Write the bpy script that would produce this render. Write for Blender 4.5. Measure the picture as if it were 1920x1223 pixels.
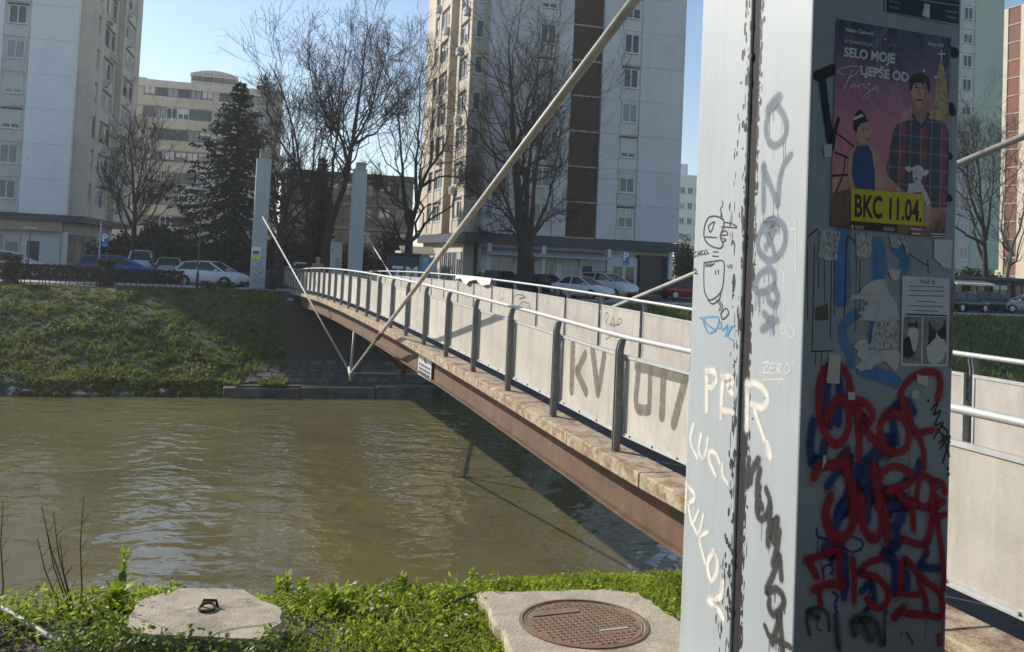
import bpy, bmesh, math, random
import numpy as np
from mathutils import Vector, Matrix

for o in list(bpy.data.objects):
    bpy.data.objects.remove(o, do_unlink=True)
scene = bpy.context.scene
COL = scene.collection
R_ = math.radians
random.seed(7)
rng = np.random.default_rng(11)

# ------------------------------------------------------------------ camera
F, CX, CY = 1790.0, 960.0, 417.0
PITCH, ROLL, EYE = R_(2.5), R_(2.6), 1.7
_fw = Vector((0, math.cos(PITCH), math.sin(PITCH)))
_u0 = Vector((0, -math.sin(PITCH), math.cos(PITCH)))
_r0 = Vector((1, 0, 0))
RT = _r0 * math.cos(ROLL) + _u0 * math.sin(ROLL)
UP = -_r0 * math.sin(ROLL) + _u0 * math.cos(ROLL)
CAMP = Vector((0, 0, EYE))
cam_d = bpy.data.cameras.new('camera')
cam_d.sensor_fit = 'HORIZONTAL'
cam_d.sensor_width = 36.0
cam_d.lens = 36.0 * F / 1920.0
cam_d.shift_y = -(611.5 - CY) / 1920.0
cam_d.clip_start = 0.05
cam_d.clip_end = 3000
cam = bpy.data.objects.new('camera', cam_d)
COL.objects.link(cam)
cam.matrix_world = Matrix((
    (RT.x, UP.x, -_fw.x, CAMP.x), (RT.y, UP.y, -_fw.y, CAMP.y),
    (RT.z, UP.z, -_fw.z, CAMP.z), (0, 0, 0, 1)))
scene.camera = cam

# ------------------------------------------------------------------ light
SUN_AZ = R_(56)      # degrees to the left of straight ahead
SUN_EL = R_(28.5)
SKY_STRENGTH = 0.115
SUN_STRENGTH = 4.3
world = bpy.data.worlds.new('World')
scene.world = world
world.use_nodes = True
nt = world.node_tree
for n in list(nt.nodes):
    nt.nodes.remove(n)
sky = nt.nodes.new('ShaderNodeTexSky')
sky.sky_type = 'NISHITA'
sky.sun_disc = False
sky.sun_elevation = SUN_EL
sky.sun_rotation = -SUN_AZ
sky.altitude = 500
sky.air_density = 1.0
sky.dust_density = 0.6
sky.ozone_density = 1.5
bg = nt.nodes.new('ShaderNodeBackground')
bg.inputs['Strength'].default_value = SKY_STRENGTH
wo = nt.nodes.new('ShaderNodeOutputWorld')
nt.links.new(sky.outputs[0], bg.inputs[0])
nt.links.new(bg.outputs[0], wo.inputs[0])
sun_d = bpy.data.lights.new('sun', 'SUN')
sun_d.energy = SUN_STRENGTH
sun_d.angle = R_(0.55)
sun_d.color = (1.0, 0.93, 0.82)
sun = bpy.data.objects.new('sun', sun_d)
COL.objects.link(sun)
SDIR = Vector((-math.sin(SUN_AZ) * math.cos(SUN_EL), math.cos(SUN_AZ) * math.cos(SUN_EL), math.sin(SUN_EL)))
sun.rotation_euler = SDIR.to_track_quat('Z', 'Y').to_euler()
sun.location = (-30, 30, 40)

scene.view_settings.view_transform = 'Standard'
scene.view_settings.look = 'None'
scene.view_settings.exposure = 0.4
scene.view_settings.gamma = 1.0
scene.view_settings.use_curve_mapping = False
scene.render.resolution_x = 1024
scene.render.resolution_y = 652

# ------------------------------------------------------------------ frames
# the place has one street grid: w runs to the right along the river, u across it (along the bridge)
TH = R_(17.0)
GR = Vector((math.cos(TH), math.sin(TH), 0))
GD = Vector((-math.sin(TH), math.cos(TH), 0))
GO = Vector((1.172, 9.494, 0))


def G(w, u, z=0.0):
    return GO + GR * w + GD * u + Vector((0, 0, z))


def ray(x, y):
    return _fw + RT * ((x - CX) / F) + UP * ((CY - y) / F)


def hit(x, y, o, n):
    d = ray(x, y)
    return CAMP + d * ((o - CAMP).dot(n) / d.dot(n))


def uw(p):
    q = p - GO
    return q.dot(GR), q.dot(GD), p.z


def at_u(x, y, u):
    """grid coordinates (w, u, z) of a photo reading on the plane u"""
    return uw(hit(x, y, G(0, u), GD))


def at_w(x, y, w):
    return uw(hit(x, y, G(w, 0), GR))


def at_z(x, y, z):
    return uw(hit(x, y, Vector((0, 0, z)), Vector((0, 0, 1))))


# ------------------------------------------------------------------ materials
MATS = {}


def _n(nt, t, **kw):
    n = nt.nodes.new(t)
    for k, v in kw.items():
        setattr(n, k, v)
    return n


def pmat(name, col, rough=0.6, var=0.15, scale=4.0, metal=0.0, bump=0.0, bscale=40.0, stretch=(1, 1, 1),
         dirt=(), spec=0.5, objvar=0.0, trans=0.0, bdist=0.01):
    if name in MATS:
        return MATS[name]
    m = bpy.data.materials.new(name)
    m.use_nodes = True
    t = m.node_tree
    for n in list(t.nodes):
        t.nodes.remove(n)
    out = _n(t, 'ShaderNodeOutputMaterial')
    b = _n(t, 'ShaderNodeBsdfPrincipled')
    b.inputs['Roughness'].default_value = rough
    b.inputs['Metallic'].default_value = metal
    b.inputs['Specular IOR Level'].default_value = spec
    tc = _n(t, 'ShaderNodeTexCoord')
    mp = _n(t, 'ShaderNodeMapping')
    mp.inputs['Scale'].default_value = stretch
    t.links.new(tc.outputs['Object'], mp.inputs['Vector'])
    nz = _n(t, 'ShaderNodeTexNoise')
    nz.inputs['Scale'].default_value = scale
    nz.inputs['Detail'].default_value = 6
    nz.inputs['Roughness'].default_value = 0.65
    t.links.new(mp.outputs[0], nz.inputs['Vector'])
    rp = _n(t, 'ShaderNodeValToRGB')
    rp.color_ramp.elements[0].position = 0.3
    rp.color_ramp.elements[1].position = 0.7
    rp.color_ramp.elements[0].color = tuple(c * (1 - var) for c in col) + (1,)
    rp.color_ramp.elements[1].color = tuple(min(1, c * (1 + var)) for c in col) + (1,)
    t.links.new(nz.outputs['Fac'], rp.inputs['Fac'])
    cur = rp.outputs['Color']
    for i, (dc, lo, hi, sc, st, amt) in enumerate(dirt):
        mp2 = _n(t, 'ShaderNodeMapping')
        mp2.inputs['Scale'].default_value = st
        mp2.inputs['Location'].default_value = (3.1 * i, 1.7 * i, 0.7 * i)
        t.links.new(tc.outputs['Object'], mp2.inputs['Vector'])
        n2 = _n(t, 'ShaderNodeTexNoise')
        n2.inputs['Scale'].default_value = sc
        n2.inputs['Detail'].default_value = 8
        n2.inputs['Roughness'].default_value = 0.7
        t.links.new(mp2.outputs[0], n2.inputs['Vector'])
        r2 = _n(t, 'ShaderNodeMapRange')
        r2.inputs['From Min'].default_value = lo
        r2.inputs['From Max'].default_value = hi
        r2.inputs['To Max'].default_value = amt
        t.links.new(n2.outputs['Fac'], r2.inputs['Value'])
        mx = _n(t, 'ShaderNodeMixRGB')
        mx.inputs['Color2'].default_value = tuple(dc) + (1,)
        t.links.new(r2.outputs[0], mx.inputs['Fac'])
        t.links.new(cur, mx.inputs['Color1'])
        cur = mx.outputs[0]
    if objvar:
        oi = _n(t, 'ShaderNodeObjectInfo')
        mr = _n(t, 'ShaderNodeMapRange')
        mr.inputs['To Min'].default_value = 1 - objvar
        mr.inputs['To Max'].default_value = 1 + objvar
        t.links.new(oi.outputs['Random'], mr.inputs['Value'])
        hs = _n(t, 'ShaderNodeHueSaturation')
        t.links.new(mr.outputs[0], hs.inputs['Value'])
        t.links.new(cur, hs.inputs['Color'])
        cur = hs.outputs[0]
    t.links.new(cur, b.inputs['Base Color'])
    if bump:
        n3 = _n(t, 'ShaderNodeTexNoise')
        n3.inputs['Scale'].default_value = bscale
        n3.inputs['Detail'].default_value = 5
        t.links.new(mp.outputs[0], n3.inputs['Vector'])
        bp = _n(t, 'ShaderNodeBump')
        bp.inputs['Strength'].default_value = bump
        bp.inputs['Distance'].default_value = bdist
        t.links.new(n3.outputs['Fac'], bp.inputs['Height'])
        t.links.new(bp.outputs[0], b.inputs['Normal'])
    if trans:
        tr = _n(t, 'ShaderNodeBsdfTranslucent')
        t.links.new(cur, tr.inputs['Color'])
        ms = _n(t, 'ShaderNodeMixShader')
        ms.inputs[0].default_value = trans
        t.links.new(b.outputs[0], ms.inputs[1])
        t.links.new(tr.outputs[0], ms.inputs[2])
        t.links.new(ms.outputs[0], out.inputs[0])
    else:
        t.links.new(b.outputs[0], out.inputs[0])
    MATS[name] = m
    return m


def flat(name, col, rough=0.6, **kw):
    return pmat(name, col, rough, var=kw.pop('var', 0.06), scale=kw.pop('scale', 8), **kw)


def spray(name, col, soft=0.35, dens=1.0, rough=0.6):
    """paint laid by a spray can: UV.x runs across the stroke, edges break up"""
    if name in MATS:
        return MATS[name]
    m = bpy.data.materials.new(name)
    m.use_nodes = True
    t = m.node_tree
    b = t.nodes['Principled BSDF']
    b.inputs['Roughness'].default_value = rough
    out = t.nodes['Material Output']
    tc = _n(t, 'ShaderNodeTexCoord')
    sx = _n(t, 'ShaderNodeSeparateXYZ')
    t.links.new(tc.outputs['UV'], sx.inputs[0])
    a = _n(t, 'ShaderNodeMath', operation='SUBTRACT')
    a.inputs[1].default_value = 0.5
    t.links.new(sx.outputs[0], a.inputs[0])
    ab = _n(t, 'ShaderNodeMath', operation='ABSOLUTE')
    t.links.new(a.outputs[0], ab.inputs[0])
    nz = _n(t, 'ShaderNodeTexNoise')
    nz.inputs['Scale'].default_value = 60
    nz.inputs['Detail'].default_value = 6
    t.links.new(tc.outputs['Object'], nz.inputs['Vector'])
    nm = _n(t, 'ShaderNodeMath', operation='MULTIPLY_ADD')
    nm.inputs[1].default_value = 0.22
    nm.inputs[2].default_value = -0.11
    t.links.new(nz.outputs['Fac'], nm.inputs[0])
    ad = _n(t, 'ShaderNodeMath', operation='ADD')
    t.links.new(ab.outputs[0], ad.inputs[0])
    t.links.new(nm.outputs[0], ad.inputs[1])
    mr = _n(t, 'ShaderNodeMapRange')
    mr.inputs['From Min'].default_value = 0.48
    mr.inputs['From Max'].default_value = 0.48 - soft
    mr.inputs['To Max'].default_value = dens
    t.links.new(ad.outputs[0], mr.inputs['Value'])
    n4 = _n(t, 'ShaderNodeTexNoise')
    n4.inputs['Scale'].default_value = 9
    n4.inputs['Detail'].default_value = 7
    n4.inputs['Roughness'].default_value = 0.75
    t.links.new(tc.outputs['Object'], n4.inputs['Vector'])
    m4 = _n(t, 'ShaderNodeMapRange')
    m4.inputs['From Min'].default_value = 0.36
    m4.inputs['From Max'].default_value = 0.52
    m4.inputs['To Min'].default_value = 0.55 if 'faded' in name else 0.84
    t.links.new(n4.outputs['Fac'], m4.inputs['Value'])
    mm = _n(t, 'ShaderNodeMath', operation='MULTIPLY')
    t.links.new(mr.outputs[0], mm.inputs[0])
    t.links.new(m4.outputs[0], mm.inputs[1])
    n2 = _n(t, 'ShaderNodeTexNoise')
    n2.inputs['Scale'].default_value = 14
    t.links.new(tc.outputs['Object'], n2.inputs['Vector'])
    rp = _n(t, 'ShaderNodeValToRGB')
    rp.color_ramp.elements[0].position = 0.3
    rp.color_ramp.elements[1].position = 0.7
    rp.color_ramp.elements[0].color = tuple(c * 0.85 for c in col) + (1,)
    rp.color_ramp.elements[1].color = tuple(min(1, c * 1.12) for c in col) + (1,)
    t.links.new(n2.outputs['Fac'], rp.inputs['Fac'])
    t.links.new(rp.outputs[0], b.inputs['Base Color'])
    tb = _n(t, 'ShaderNodeBsdfTransparent')
    ms = _n(t, 'ShaderNodeMixShader')
    t.links.new(mm.outputs[0], ms.inputs[0])
    t.links.new(tb.outputs[0], ms.inputs[1])
    t.links.new(b.outputs[0], ms.inputs[2])
    t.links.new(ms.outputs[0], out.inputs[0])
    MATS[name] = m
    return m


# ------------------------------------------------------------------ mesh building
def link(o, parent=None):
    COL.objects.link(o)
    if parent is not None:
        o.parent = parent
    return o


def tag(o, label=None, cat=None, group=None, kind=None):
    if label:
        o['label'] = label
    if cat:
        o['category'] = cat
    if group:
        o['group'] = group
    if kind:
        o['kind'] = kind
    return o


def empty(name, loc=(0, 0, 0), rz=0.0, label=None, cat=None, group=None):
    o = bpy.data.objects.new(name, None)
    o.empty_display_size = 0.2
    COL.objects.link(o)
    o.location = loc
    o.rotation_euler = (0, 0, rz)
    return tag(o, label, cat, group)


def gempty(name, w, u, z, label=None, cat=None, group=None, rz=0.0):
    return empty(name, G(w, u, z), TH + rz, label, cat, group)


class MB:
    def __init__(s):
        s.v = []
        s.f = []
        s.uv = None

    def add(s, vs, fs):
        b = len(s.v)
        s.v.extend(vs)
        s.f.extend([tuple(i + b for i in f) for f in fs])
        return s

    def box(s, x0, x1, y0, y1, z0, z1):
        return s.add([(x0, y0, z0), (x1, y0, z0), (x1, y1, z0), (x0, y1, z0), (x0, y0, z1), (x1, y0, z1), (x1, y1, z1), (x0, y1, z1)],
                     [(0, 3, 2, 1), (4, 5, 6, 7), (0, 1, 5, 4), (1, 2, 6, 5), (2, 3, 7, 6), (3, 0, 4, 7)])

    def hexa(s, bot, top):
        return s.add(list(bot) + list(top), [(0, 3, 2, 1), (4, 5, 6, 7), (0, 1, 5, 4), (1, 2, 6, 5), (2, 3, 7, 6), (3, 0, 4, 7)])

    def prism(s, poly, axis, a, b):
        """poly: list of 2D points in the two other axes, extruded along axis from a to b"""
        n = len(poly)

        def P(p, t):
            if axis == 'x':
                return (t, p[0], p[1])
            if axis == 'y':
                return (p[0], t, p[1])
            return (p[0], p[1], t)
        vs = [P(p, a) for p in poly] + [P(p, b) for p in poly]
        fs = [tuple(range(n))[::-1], tuple(range(n, 2 * n))]
        fs += [(i, (i + 1) % n, n + (i + 1) % n, n + i) for i in range(n)]
        return s.add(vs, fs)

    def tube(s, pts, rad, n=6, cap=True):
        pts = [Vector(p) for p in pts]
        if not hasattr(rad, '__len__'):
            rad = [rad] * len(pts)
        b = len(s.v)
        ref = None
        for i, p in enumerate(pts):
            if i == 0:
                d = pts[1] - pts[0]
            elif i == len(pts) - 1:
                d = pts[-1] - pts[-2]
            else:
                d = pts[i + 1] - pts[i - 1]
            if d.length < 1e-9:
                d = Vector((0, 0, 1))
            d.normalize()
            if ref is None:
                ref = Vector((0, 0, 1)) if abs(d.z) < 0.9 else Vector((1, 0, 0))
            a = d.cross(ref)
            if a.length < 1e-6:
                a = d.cross(Vector((0.3, 1, 0.2)))
            a.normalize()
            c = d.cross(a)
            ref = a.cross(d)
            for k in range(n):
                t = 2 * math.pi * k / n
                q = p + (a * math.cos(t) + c * math.sin(t)) * rad[i]
                s.v.append((q.x, q.y, q.z))
        for i in range(len(pts) - 1):
            for k in range(n):
                s.f.append((b + i * n + k, b + i * n + (k + 1) % n, b + (i + 1) * n + (k + 1) % n, b + (i + 1) * n + k))
        if cap:
            s.f.append(tuple(b + k for k in range(n))[::-1])
            s.f.append(tuple(b + (len(pts) - 1) * n + k for k in range(n)))
        return s

    def lathe(s, prof, n=16, cx=0, cy=0):
        b = len(s.v)
        for r, z in prof:
            for k in range(n):
                t = 2 * math.pi * k / n
                s.v.append((cx + r * math.cos(t), cy + r * math.sin(t), z))
        for i in range(len(prof) - 1):
            for k in range(n):
                s.f.append((b + i * n + k, b + i * n + (k + 1) % n, b + (i + 1) * n + (k + 1) % n, b + (i + 1) * n + k))
        s.f.append(tuple(b + k for k in range(n))[::-1])
        s.f.append(tuple(b + (len(prof) - 1) * n + k for k in range(n)))
        return s

    def mesh(s, name, smooth=False, bevel=0.0, bseg=1):
        me = bpy.data.meshes.new(name)
        me.from_pydata([tuple(v) for v in s.v], [], s.f)
        if bevel > 0:
            bm = bmesh.new()
            bm.from_mesh(me)
            ed = [e for e in bm.edges if e.is_manifold and e.calc_face_angle(0) > 0.5]
            bmesh.ops.bevel(bm, geom=ed, offset=bevel, segments=bseg, profile=0.5, affect='EDGES', clamp_overlap=True)
            bm.to_mesh(me)
            bm.free()
        if s.uv is not None:
            l = me.uv_layers.new(name='UVMap')
            for poly in me.polygons:
                for li in poly.loop_indices:
                    l.data[li].uv = s.uv[me.loops[li].vertex_index]
        if smooth:
            me.polygons.foreach_set('use_smooth', [True] * len(me.polygons))
        me.update()
        return me

    def build(s, name, mat, parent=None, loc=None, rz=None, smooth=False, bevel=0.0, bseg=1):
        me = s.mesh(name, smooth, bevel, bseg)
        me.materials.append(mat)
        o = bpy.data.objects.new(name, me)
        link(o, parent)
        if loc is not None:
            o.location = loc
        if rz is not None:
            o.rotation_euler = (0, 0, rz)
        return o


def inst(name, me, parent=None, loc=(0, 0, 0), rz=0.0, scale=None):
    o = bpy.data.objects.new(name, me)
    link(o, parent)
    o.location = loc
    o.rotation_euler = (0, 0, rz)
    if scale:
        o.scale = scale
    return o


def fast_mesh(name, verts, faces_n, nper, mat, parent=None, smooth=False):
    """verts (N,3) array, faces_n (M,nper) index array"""
    me = bpy.data.meshes.new(name)
    M = len(faces_n)
    me.vertices.add(len(verts))
    me.vertices.foreach_set('co', np.asarray(verts, dtype=np.float32).ravel())
    me.loops.add(M * nper)
    me.loops.foreach_set('vertex_index', np.asarray(faces_n, dtype=np.int32).ravel())
    me.polygons.add(M)
    me.polygons.foreach_set('loop_start', np.arange(0, M * nper, nper, dtype=np.int32))
    me.polygons.foreach_set('loop_total', np.full(M, nper, dtype=np.int32))
    if smooth:
        me.polygons.foreach_set('use_smooth', np.ones(M, dtype=bool))
    me.update(calc_edges=True)
    me.validate()
    me.materials.append(mat)
    o = bpy.data.objects.new(name, me)
    link(o, parent)
    return o


def vnoise(x, y, s=0):
    """cheap smooth value noise for numpy arrays"""
    x = np.asarray(x, float)
    y = np.asarray(y, float)
    xi = np.floor(x)
    yi = np.floor(y)
    xf = x - xi
    yf = y - yi
    xf = xf * xf * (3 - 2 * xf)
    yf = yf * yf * (3 - 2 * yf)

    def h(a, b):
        v = np.sin(a * 127.1 + b * 311.7 + s * 74.7) * 43758.5453
        return v - np.floor(v)
    return (h(xi, yi) * (1 - xf) + h(xi + 1, yi) * xf) * (1 - yf) + (h(xi, yi + 1) * (1 - xf) + h(xi + 1, yi + 1) * xf) * yf


def fbm(x, y, s=0, o=4):
    r = 0
    a = 0.5
    for i in range(o):
        r = r + a * vnoise(x * 2 ** i, y * 2 ** i, s + i)
        a *= 0.5
    return r


def text_mesh(txt, size=1.0, bold=0.0, extrude=0.0, sx=1.0, spacing=1.0, shear=0.0):
    c = bpy.data.curves.new('lettering', 'FONT')
    c.body = txt
    c.size = size
    c.offset = bold
    c.extrude = extrude
    c.space_character = spacing
    c.shear = shear
    c.align_x = 'LEFT'
    c.resolution_u = 3
    o = bpy.data.objects.new('lettering', c)
    COL.objects.link(o)
    bpy.context.view_layer.update()
    dg = bpy.context.evaluated_depsgraph_get()
    me = bpy.data.meshes.new_from_object(o.evaluated_get(dg))
    bpy.data.objects.remove(o, do_unlink=True)
    bpy.data.curves.remove(c)
    if sx != 1.0:
        for v in me.vertices:
            v.co.x *= sx
    return me

# ------------------------------------------------------------------ common materials
M_conc = pmat('concrete_weathered', (0.36, 0.31, 0.24), 0.9, 0.2, 6, bump=0.5, bscale=60,
              dirt=[((0.12, 0.09, 0.06), 0.55, 0.75, 9, (1, 1, 1), 0.6), ((0.5, 0.42, 0.3), 0.55, 0.7, 3, (1, 1, 1), 0.4)])
M_galv = pmat('galvanised_steel', (0.50, 0.50, 0.49), 0.6, 0.15, 10, metal=0.25, bump=0.1, bscale=80,
              dirt=[((0.25, 0.2, 0.15), 0.6, 0.8, 6, (1, 1, 0.3), 0.5)])
M_post = pmat('painted_dark_post', (0.23, 0.24, 0.24), 0.5, 0.2, 12, metal=0.35, bump=0.1,
              dirt=[((0.35, 0.34, 0.32), 0.55, 0.75, 14, (1, 1, 0.3), 0.5)])
M_black = flat('black_paint', (0.012, 0.012, 0.013), 0.6)
M_white = flat('white_paint', (0.75, 0.75, 0.73), 0.5)

# ------------------------------------------------------------------ terrain


def far_z(w, u):
    t = np.clip((u - 31.2) / 8.6, 0, 1)
    z = -3.58 + 3.28 * (t * 0.75 + 0.25 * t * t * (3 - 2 * t))
    z = np.where((w < -3.0) & (u < 31.2), z - (31.2 - u) * 0.95, z)
    return z + 0.16 * (fbm(w * 0.5, u * 0.5, 3) - 0.5) * np.clip((u - 30.6) / 2, 0, 1) * np.clip((43.5 - u) / 3, 0, 1) \
        + 0.10 * (fbm(w * 2.1, u * 2.1, 9, 3) - 0.45) * np.clip((40 - u) / 2, 0, 1) * np.clip((u - 30.8), 0, 1)


def grid_mesh(name, w0, w1, u0, u1, dw, du, zf, mat):
    ws = np.arange(w0, w1 + 1e-6, dw)
    us = np.arange(u0, u1 + 1e-6, du)
    Wg, Ug = np.meshgrid(ws, us)
    Z = zf(Wg, Ug)
    v = np.stack([Wg.ravel(), Ug.ravel(), Z.ravel()], 1)
    nw = len(ws)
    i, j = np.meshgrid(np.arange(nw - 1), np.arange(len(us) - 1))
    a = (j * nw + i).ravel()
    f = np.stack([a, a + 1, a + 1 + nw, a + nw], 1)
    o = fast_mesh(name, v, f, 4, mat, smooth=True)
    o.location = GO
    o.rotation_euler = (0, 0, TH)
    return o


def bank_material():
    m = pmat('bank_turf', (0.06, 0.08, 0.024), 0.95, 0.4, 1.6, bump=0.8, bscale=7, bdist=0.08,
             dirt=[((0.09, 0.08, 0.04), 0.52, 0.72, 0.9, (1, 1, 1), 0.7), ((0.12, 0.10, 0.08), 0.68, 0.74, 1.7, (1, 1, 1), 0.8)])
    # bare earth below the bridge, in its rain shadow
    t = m.node_tree
    b = [n for n in t.nodes if n.type == 'BSDF_PRINCIPLED'][0]
    src = b.inputs['Base Color'].links[0].from_socket
    tc = [n for n in t.nodes if n.type == 'TEX_COORD'][0]
    s = _n(t, 'ShaderNodeSeparateXYZ')
    t.links.new(tc.outputs['Object'], s.inputs[0])
    a = _n(t, 'ShaderNodeMath', operation='SUBTRACT')
    a.inputs[1].default_value = 1.5
    t.links.new(s.outputs[0], a.inputs[0])
    ab = _n(t, 'ShaderNodeMath', operation='ABSOLUTE')
    t.links.new(a.outputs[0], ab.inputs[0])
    nz = _n(t, 'ShaderNodeTexNoise')
    nz.inputs['Scale'].default_value = 1.3
    t.links.new(tc.outputs['Object'], nz.inputs['Vector'])
    ad = _n(t, 'ShaderNodeMath', operation='MULTIPLY_ADD')
    ad.inputs[1].default_value = 2.4
    t.links.new(nz.outputs['Fac'], ad.inputs[0])
    t.links.new(ab.outputs[0], ad.inputs[2])
    mr = _n(t, 'ShaderNodeMapRange')
    mr.inputs['From Min'].default_value = 4.2
    mr.inputs['From Max'].default_value = 3.2
    t.links.new(ad.outputs[0], mr.inputs['Value'])
    mx = _n(t, 'ShaderNodeMixRGB')
    mx.inputs['Color2'].default_value = (0.085, 0.062, 0.042, 1)
    t.links.new(mr.outputs[0], mx.inputs['Fac'])
    t.links.new(src, mx.inputs['Color1'])
    t.links.new(mx.outputs[0], b.inputs['Base Color'])
    return m


M_turf = bank_material()
fb = grid_mesh('far_bank', -70, 90, 30.6, 43.2, 0.4, 0.3, far_z, M_turf)
tag(fb, kind='structure')

M_soil = pmat('near_soil', (0.075, 0.06, 0.04), 0.95, 0.45, 5, bump=0.9, bscale=30, bdist=0.03,
              dirt=[((0.04, 0.055, 0.015), 0.5, 0.6, 2.2, (1, 1, 1), 0.85), ((0.2, 0.17, 0.12), 0.62, 0.72, 20, (1, 1, 1), 0.7)])


def near_z(w, u):
    e = -3.35 + 0.25 * (fbm(w * 0.8, w * 0 + 3.3, 5) - 0.5)
    d = np.clip(u - e, 0, None)
    z = -0.17 - 0.66 * d - 0.05 * np.clip(d, 0, 1) + 0.10 * (fbm(w * 2.3, u * 2.3, 21) - 0.5) + 0.035 * (fbm(w * 9, u * 9, 31, 2) - 0.5)
    return np.maximum(z, -4.6)


nb = grid_mesh('near_bank', -7.5, 3.6, -11.0, 3.2, 0.1, 0.1, near_z, M_soil)
tag(nb, kind='structure')
nb2 = MB()
for (a, b) in ((-160, -7.45), (3.55, 160)):
    nb2.add([(a, -40, -0.2), (b, -40, -0.2), (b, -3.3, -0.2), (a, -3.3, -0.2), (b, 3.6, -4.6), (a, 3.6, -4.6)], [(0, 1, 2, 3), (3, 2, 4, 5)])
nb2.add([(-7.45, -40, -0.2), (3.55, -40, -0.2), (3.55, -10.95, -0.2), (-7.45, -10.95, -0.2)], [(0, 1, 2, 3)])
tag(nb2.build('near_ground', M_turf, loc=GO, rz=TH), kind='structure')


def water_material():
    m = bpy.data.materials.new('river_water')
    m.use_nodes = True
    t = m.node_tree
    b = t.nodes['Principled BSDF']
    tc = _n(t, 'ShaderNodeTexCoord')
    nz = _n(t, 'ShaderNodeTexNoise')
    nz.inputs['Scale'].default_value = 0.25
    nz.inputs['Detail'].default_value = 4
    t.links.new(tc.outputs['Object'], nz.inputs['Vector'])
    rp = _n(t, 'ShaderNodeValToRGB')
    rp.color_ramp.elements[0].position = 0.3
    rp.color_ramp.elements[1].position = 0.7
    rp.color_ramp.elements[0].color = (0.125, 0.106, 0.046, 1)
    rp.color_ramp.elements[1].color = (0.175, 0.150, 0.068, 1)
    t.links.new(nz.outputs['Fac'], rp.inputs['Fac'])
    t.links.new(rp.outputs[0], b.inputs['Base Color'])
    b.inputs['Roughness'].default_value = 0.03
    b.inputs['IOR'].default_value = 1.45
    # ripples: three scales, stretched along the flow (w)
    cn = _n(t, 'ShaderNodeTexNoise')
    cn.inputs['Scale'].default_value = 0.13
    cn.inputs['Detail'].default_value = 3
    cn.inputs['Distortion'].default_value = 0.8
    t.links.new(tc.outputs['Object'], cn.inputs['Vector'])
    calm = _n(t, 'ShaderNodeMapRange')      # calm and ruffled stretches
    calm.inputs['From Min'].default_value = 0.38
    calm.inputs['From Max'].default_value = 0.60
    calm.inputs['To Min'].default_value = 0.35
    calm.inputs['To Max'].default_value = 1.0
    t.links.new(cn.outputs['Fac'], calm.inputs['Value'])
    prev = None
    for (sc, st, dist, strength) in ((0.45, (0.8, 1.0, 1), 0.08, 0.9), (1.5, (0.75, 1.0, 1), 0.10, 1.0), (3.8, (0.8, 1.0, 1), 0.026, 1.0)):
        mp = _n(t, 'ShaderNodeMapping')
        mp.inputs['Scale'].default_value = st
        mp.inputs['Rotation'].default_value = (0, 0, 0.25 * sc)
        t.links.new(tc.outputs['Object'], mp.inputs['Vector'])
        n = _n(t, 'ShaderNodeTexNoise')
        n.inputs['Scale'].default_value = sc
        n.inputs['Detail'].default_value = 1.5
        n.inputs['Roughness'].default_value = 0.45
        n.inputs['Distortion'].default_value = 0.6
        t.links.new(mp.outputs[0], n.inputs['Vector'])
        bp = _n(t, 'ShaderNodeBump')
        bp.inputs['Strength'].default_value = strength
        bp.inputs['Distance'].default_value = dist
        t.links.new(n.outputs['Fac'], bp.inputs['Height'])
        t.links.new(calm.outputs[0], bp.inputs['Strength'])
        if prev is not None:
            t.links.new(prev, bp.inputs['Normal'])
        prev = bp.outputs[0]
    t.links.new(prev, b.inputs['Normal'])
    return m


WATER_Z = -4.0
wm = MB().add([(-160, 0.5, WATER_Z), (160, 0.5, WATER_Z), (160, 30.9, WATER_Z), (-160, 30.9, WATER_Z)], [(0, 1, 2, 3)])
wo_ = tag(wm.build('river_water', water_material(), loc=GO, rz=TH), kind='structure')

# street level behind the bank
M_asph = pmat('asphalt', (0.055, 0.055, 0.056), 0.9, 0.2, 3, bump=0.4, bscale=90)
M_pave = pmat('pavement_slabs', (0.36, 0.35, 0.33), 0.9, 0.12, 2, bump=0.2)
M_lawn = pmat('street_lawn', (0.05, 0.065, 0.025), 0.95, 0.4, 1.5, bump=0.6, bscale=10)
gz = -0.40
g = MB().add([(-700, 43.1, gz), (700, 43.1, gz), (900, 1500, gz), (-900, 1500, gz)], [(0, 1, 2, 3)])
tag(g.build('ground', M_lawn, loc=GO, rz=TH), kind='structure')
s_ = MB().add([(-160, 46.0, gz + 0.03), (160, 46.0, gz + 0.03), (160, 58.8, gz + 0.03), (-160, 58.8, gz + 0.03)], [(0, 1, 2, 3)])
tag(s_.build('street', M_asph, loc=GO, rz=TH), kind='structure')
for nm, u0, u1, w0, w1 in (('pavement', 43.3, 45.9, -160, 160), ('pavement_by_buildings', 58.9, 61.2, -160, 160)):
    tag(MB().box(w0, w1, u0, u1, gz - 0.1, gz + 0.14).build(nm, M_pave, loc=GO, rz=TH), kind='structure')
    tag(MB().box(w0, w1, u1 if u0 < 50 else u0 - 0.16, (u1 + 0.15) if u0 < 50 else u0 - 0.01, gz - 0.1, gz + 0.15).build(nm + '_kerb', M_conc, loc=GO, rz=TH), kind='structure')
mk = MB()
for i in range(-20, 22):
    mk.add([(i * 4.0, 52.3, gz + 0.034), (i * 4.0 + 2, 52.3, gz + 0.034), (i * 4.0 + 2, 52.42, gz + 0.034), (i * 4.0, 52.42, gz + 0.034)], [(0, 1, 2, 3)])
tag(mk.build('road_markings', M_white, loc=GO, rz=TH), kind='structure')

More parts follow.
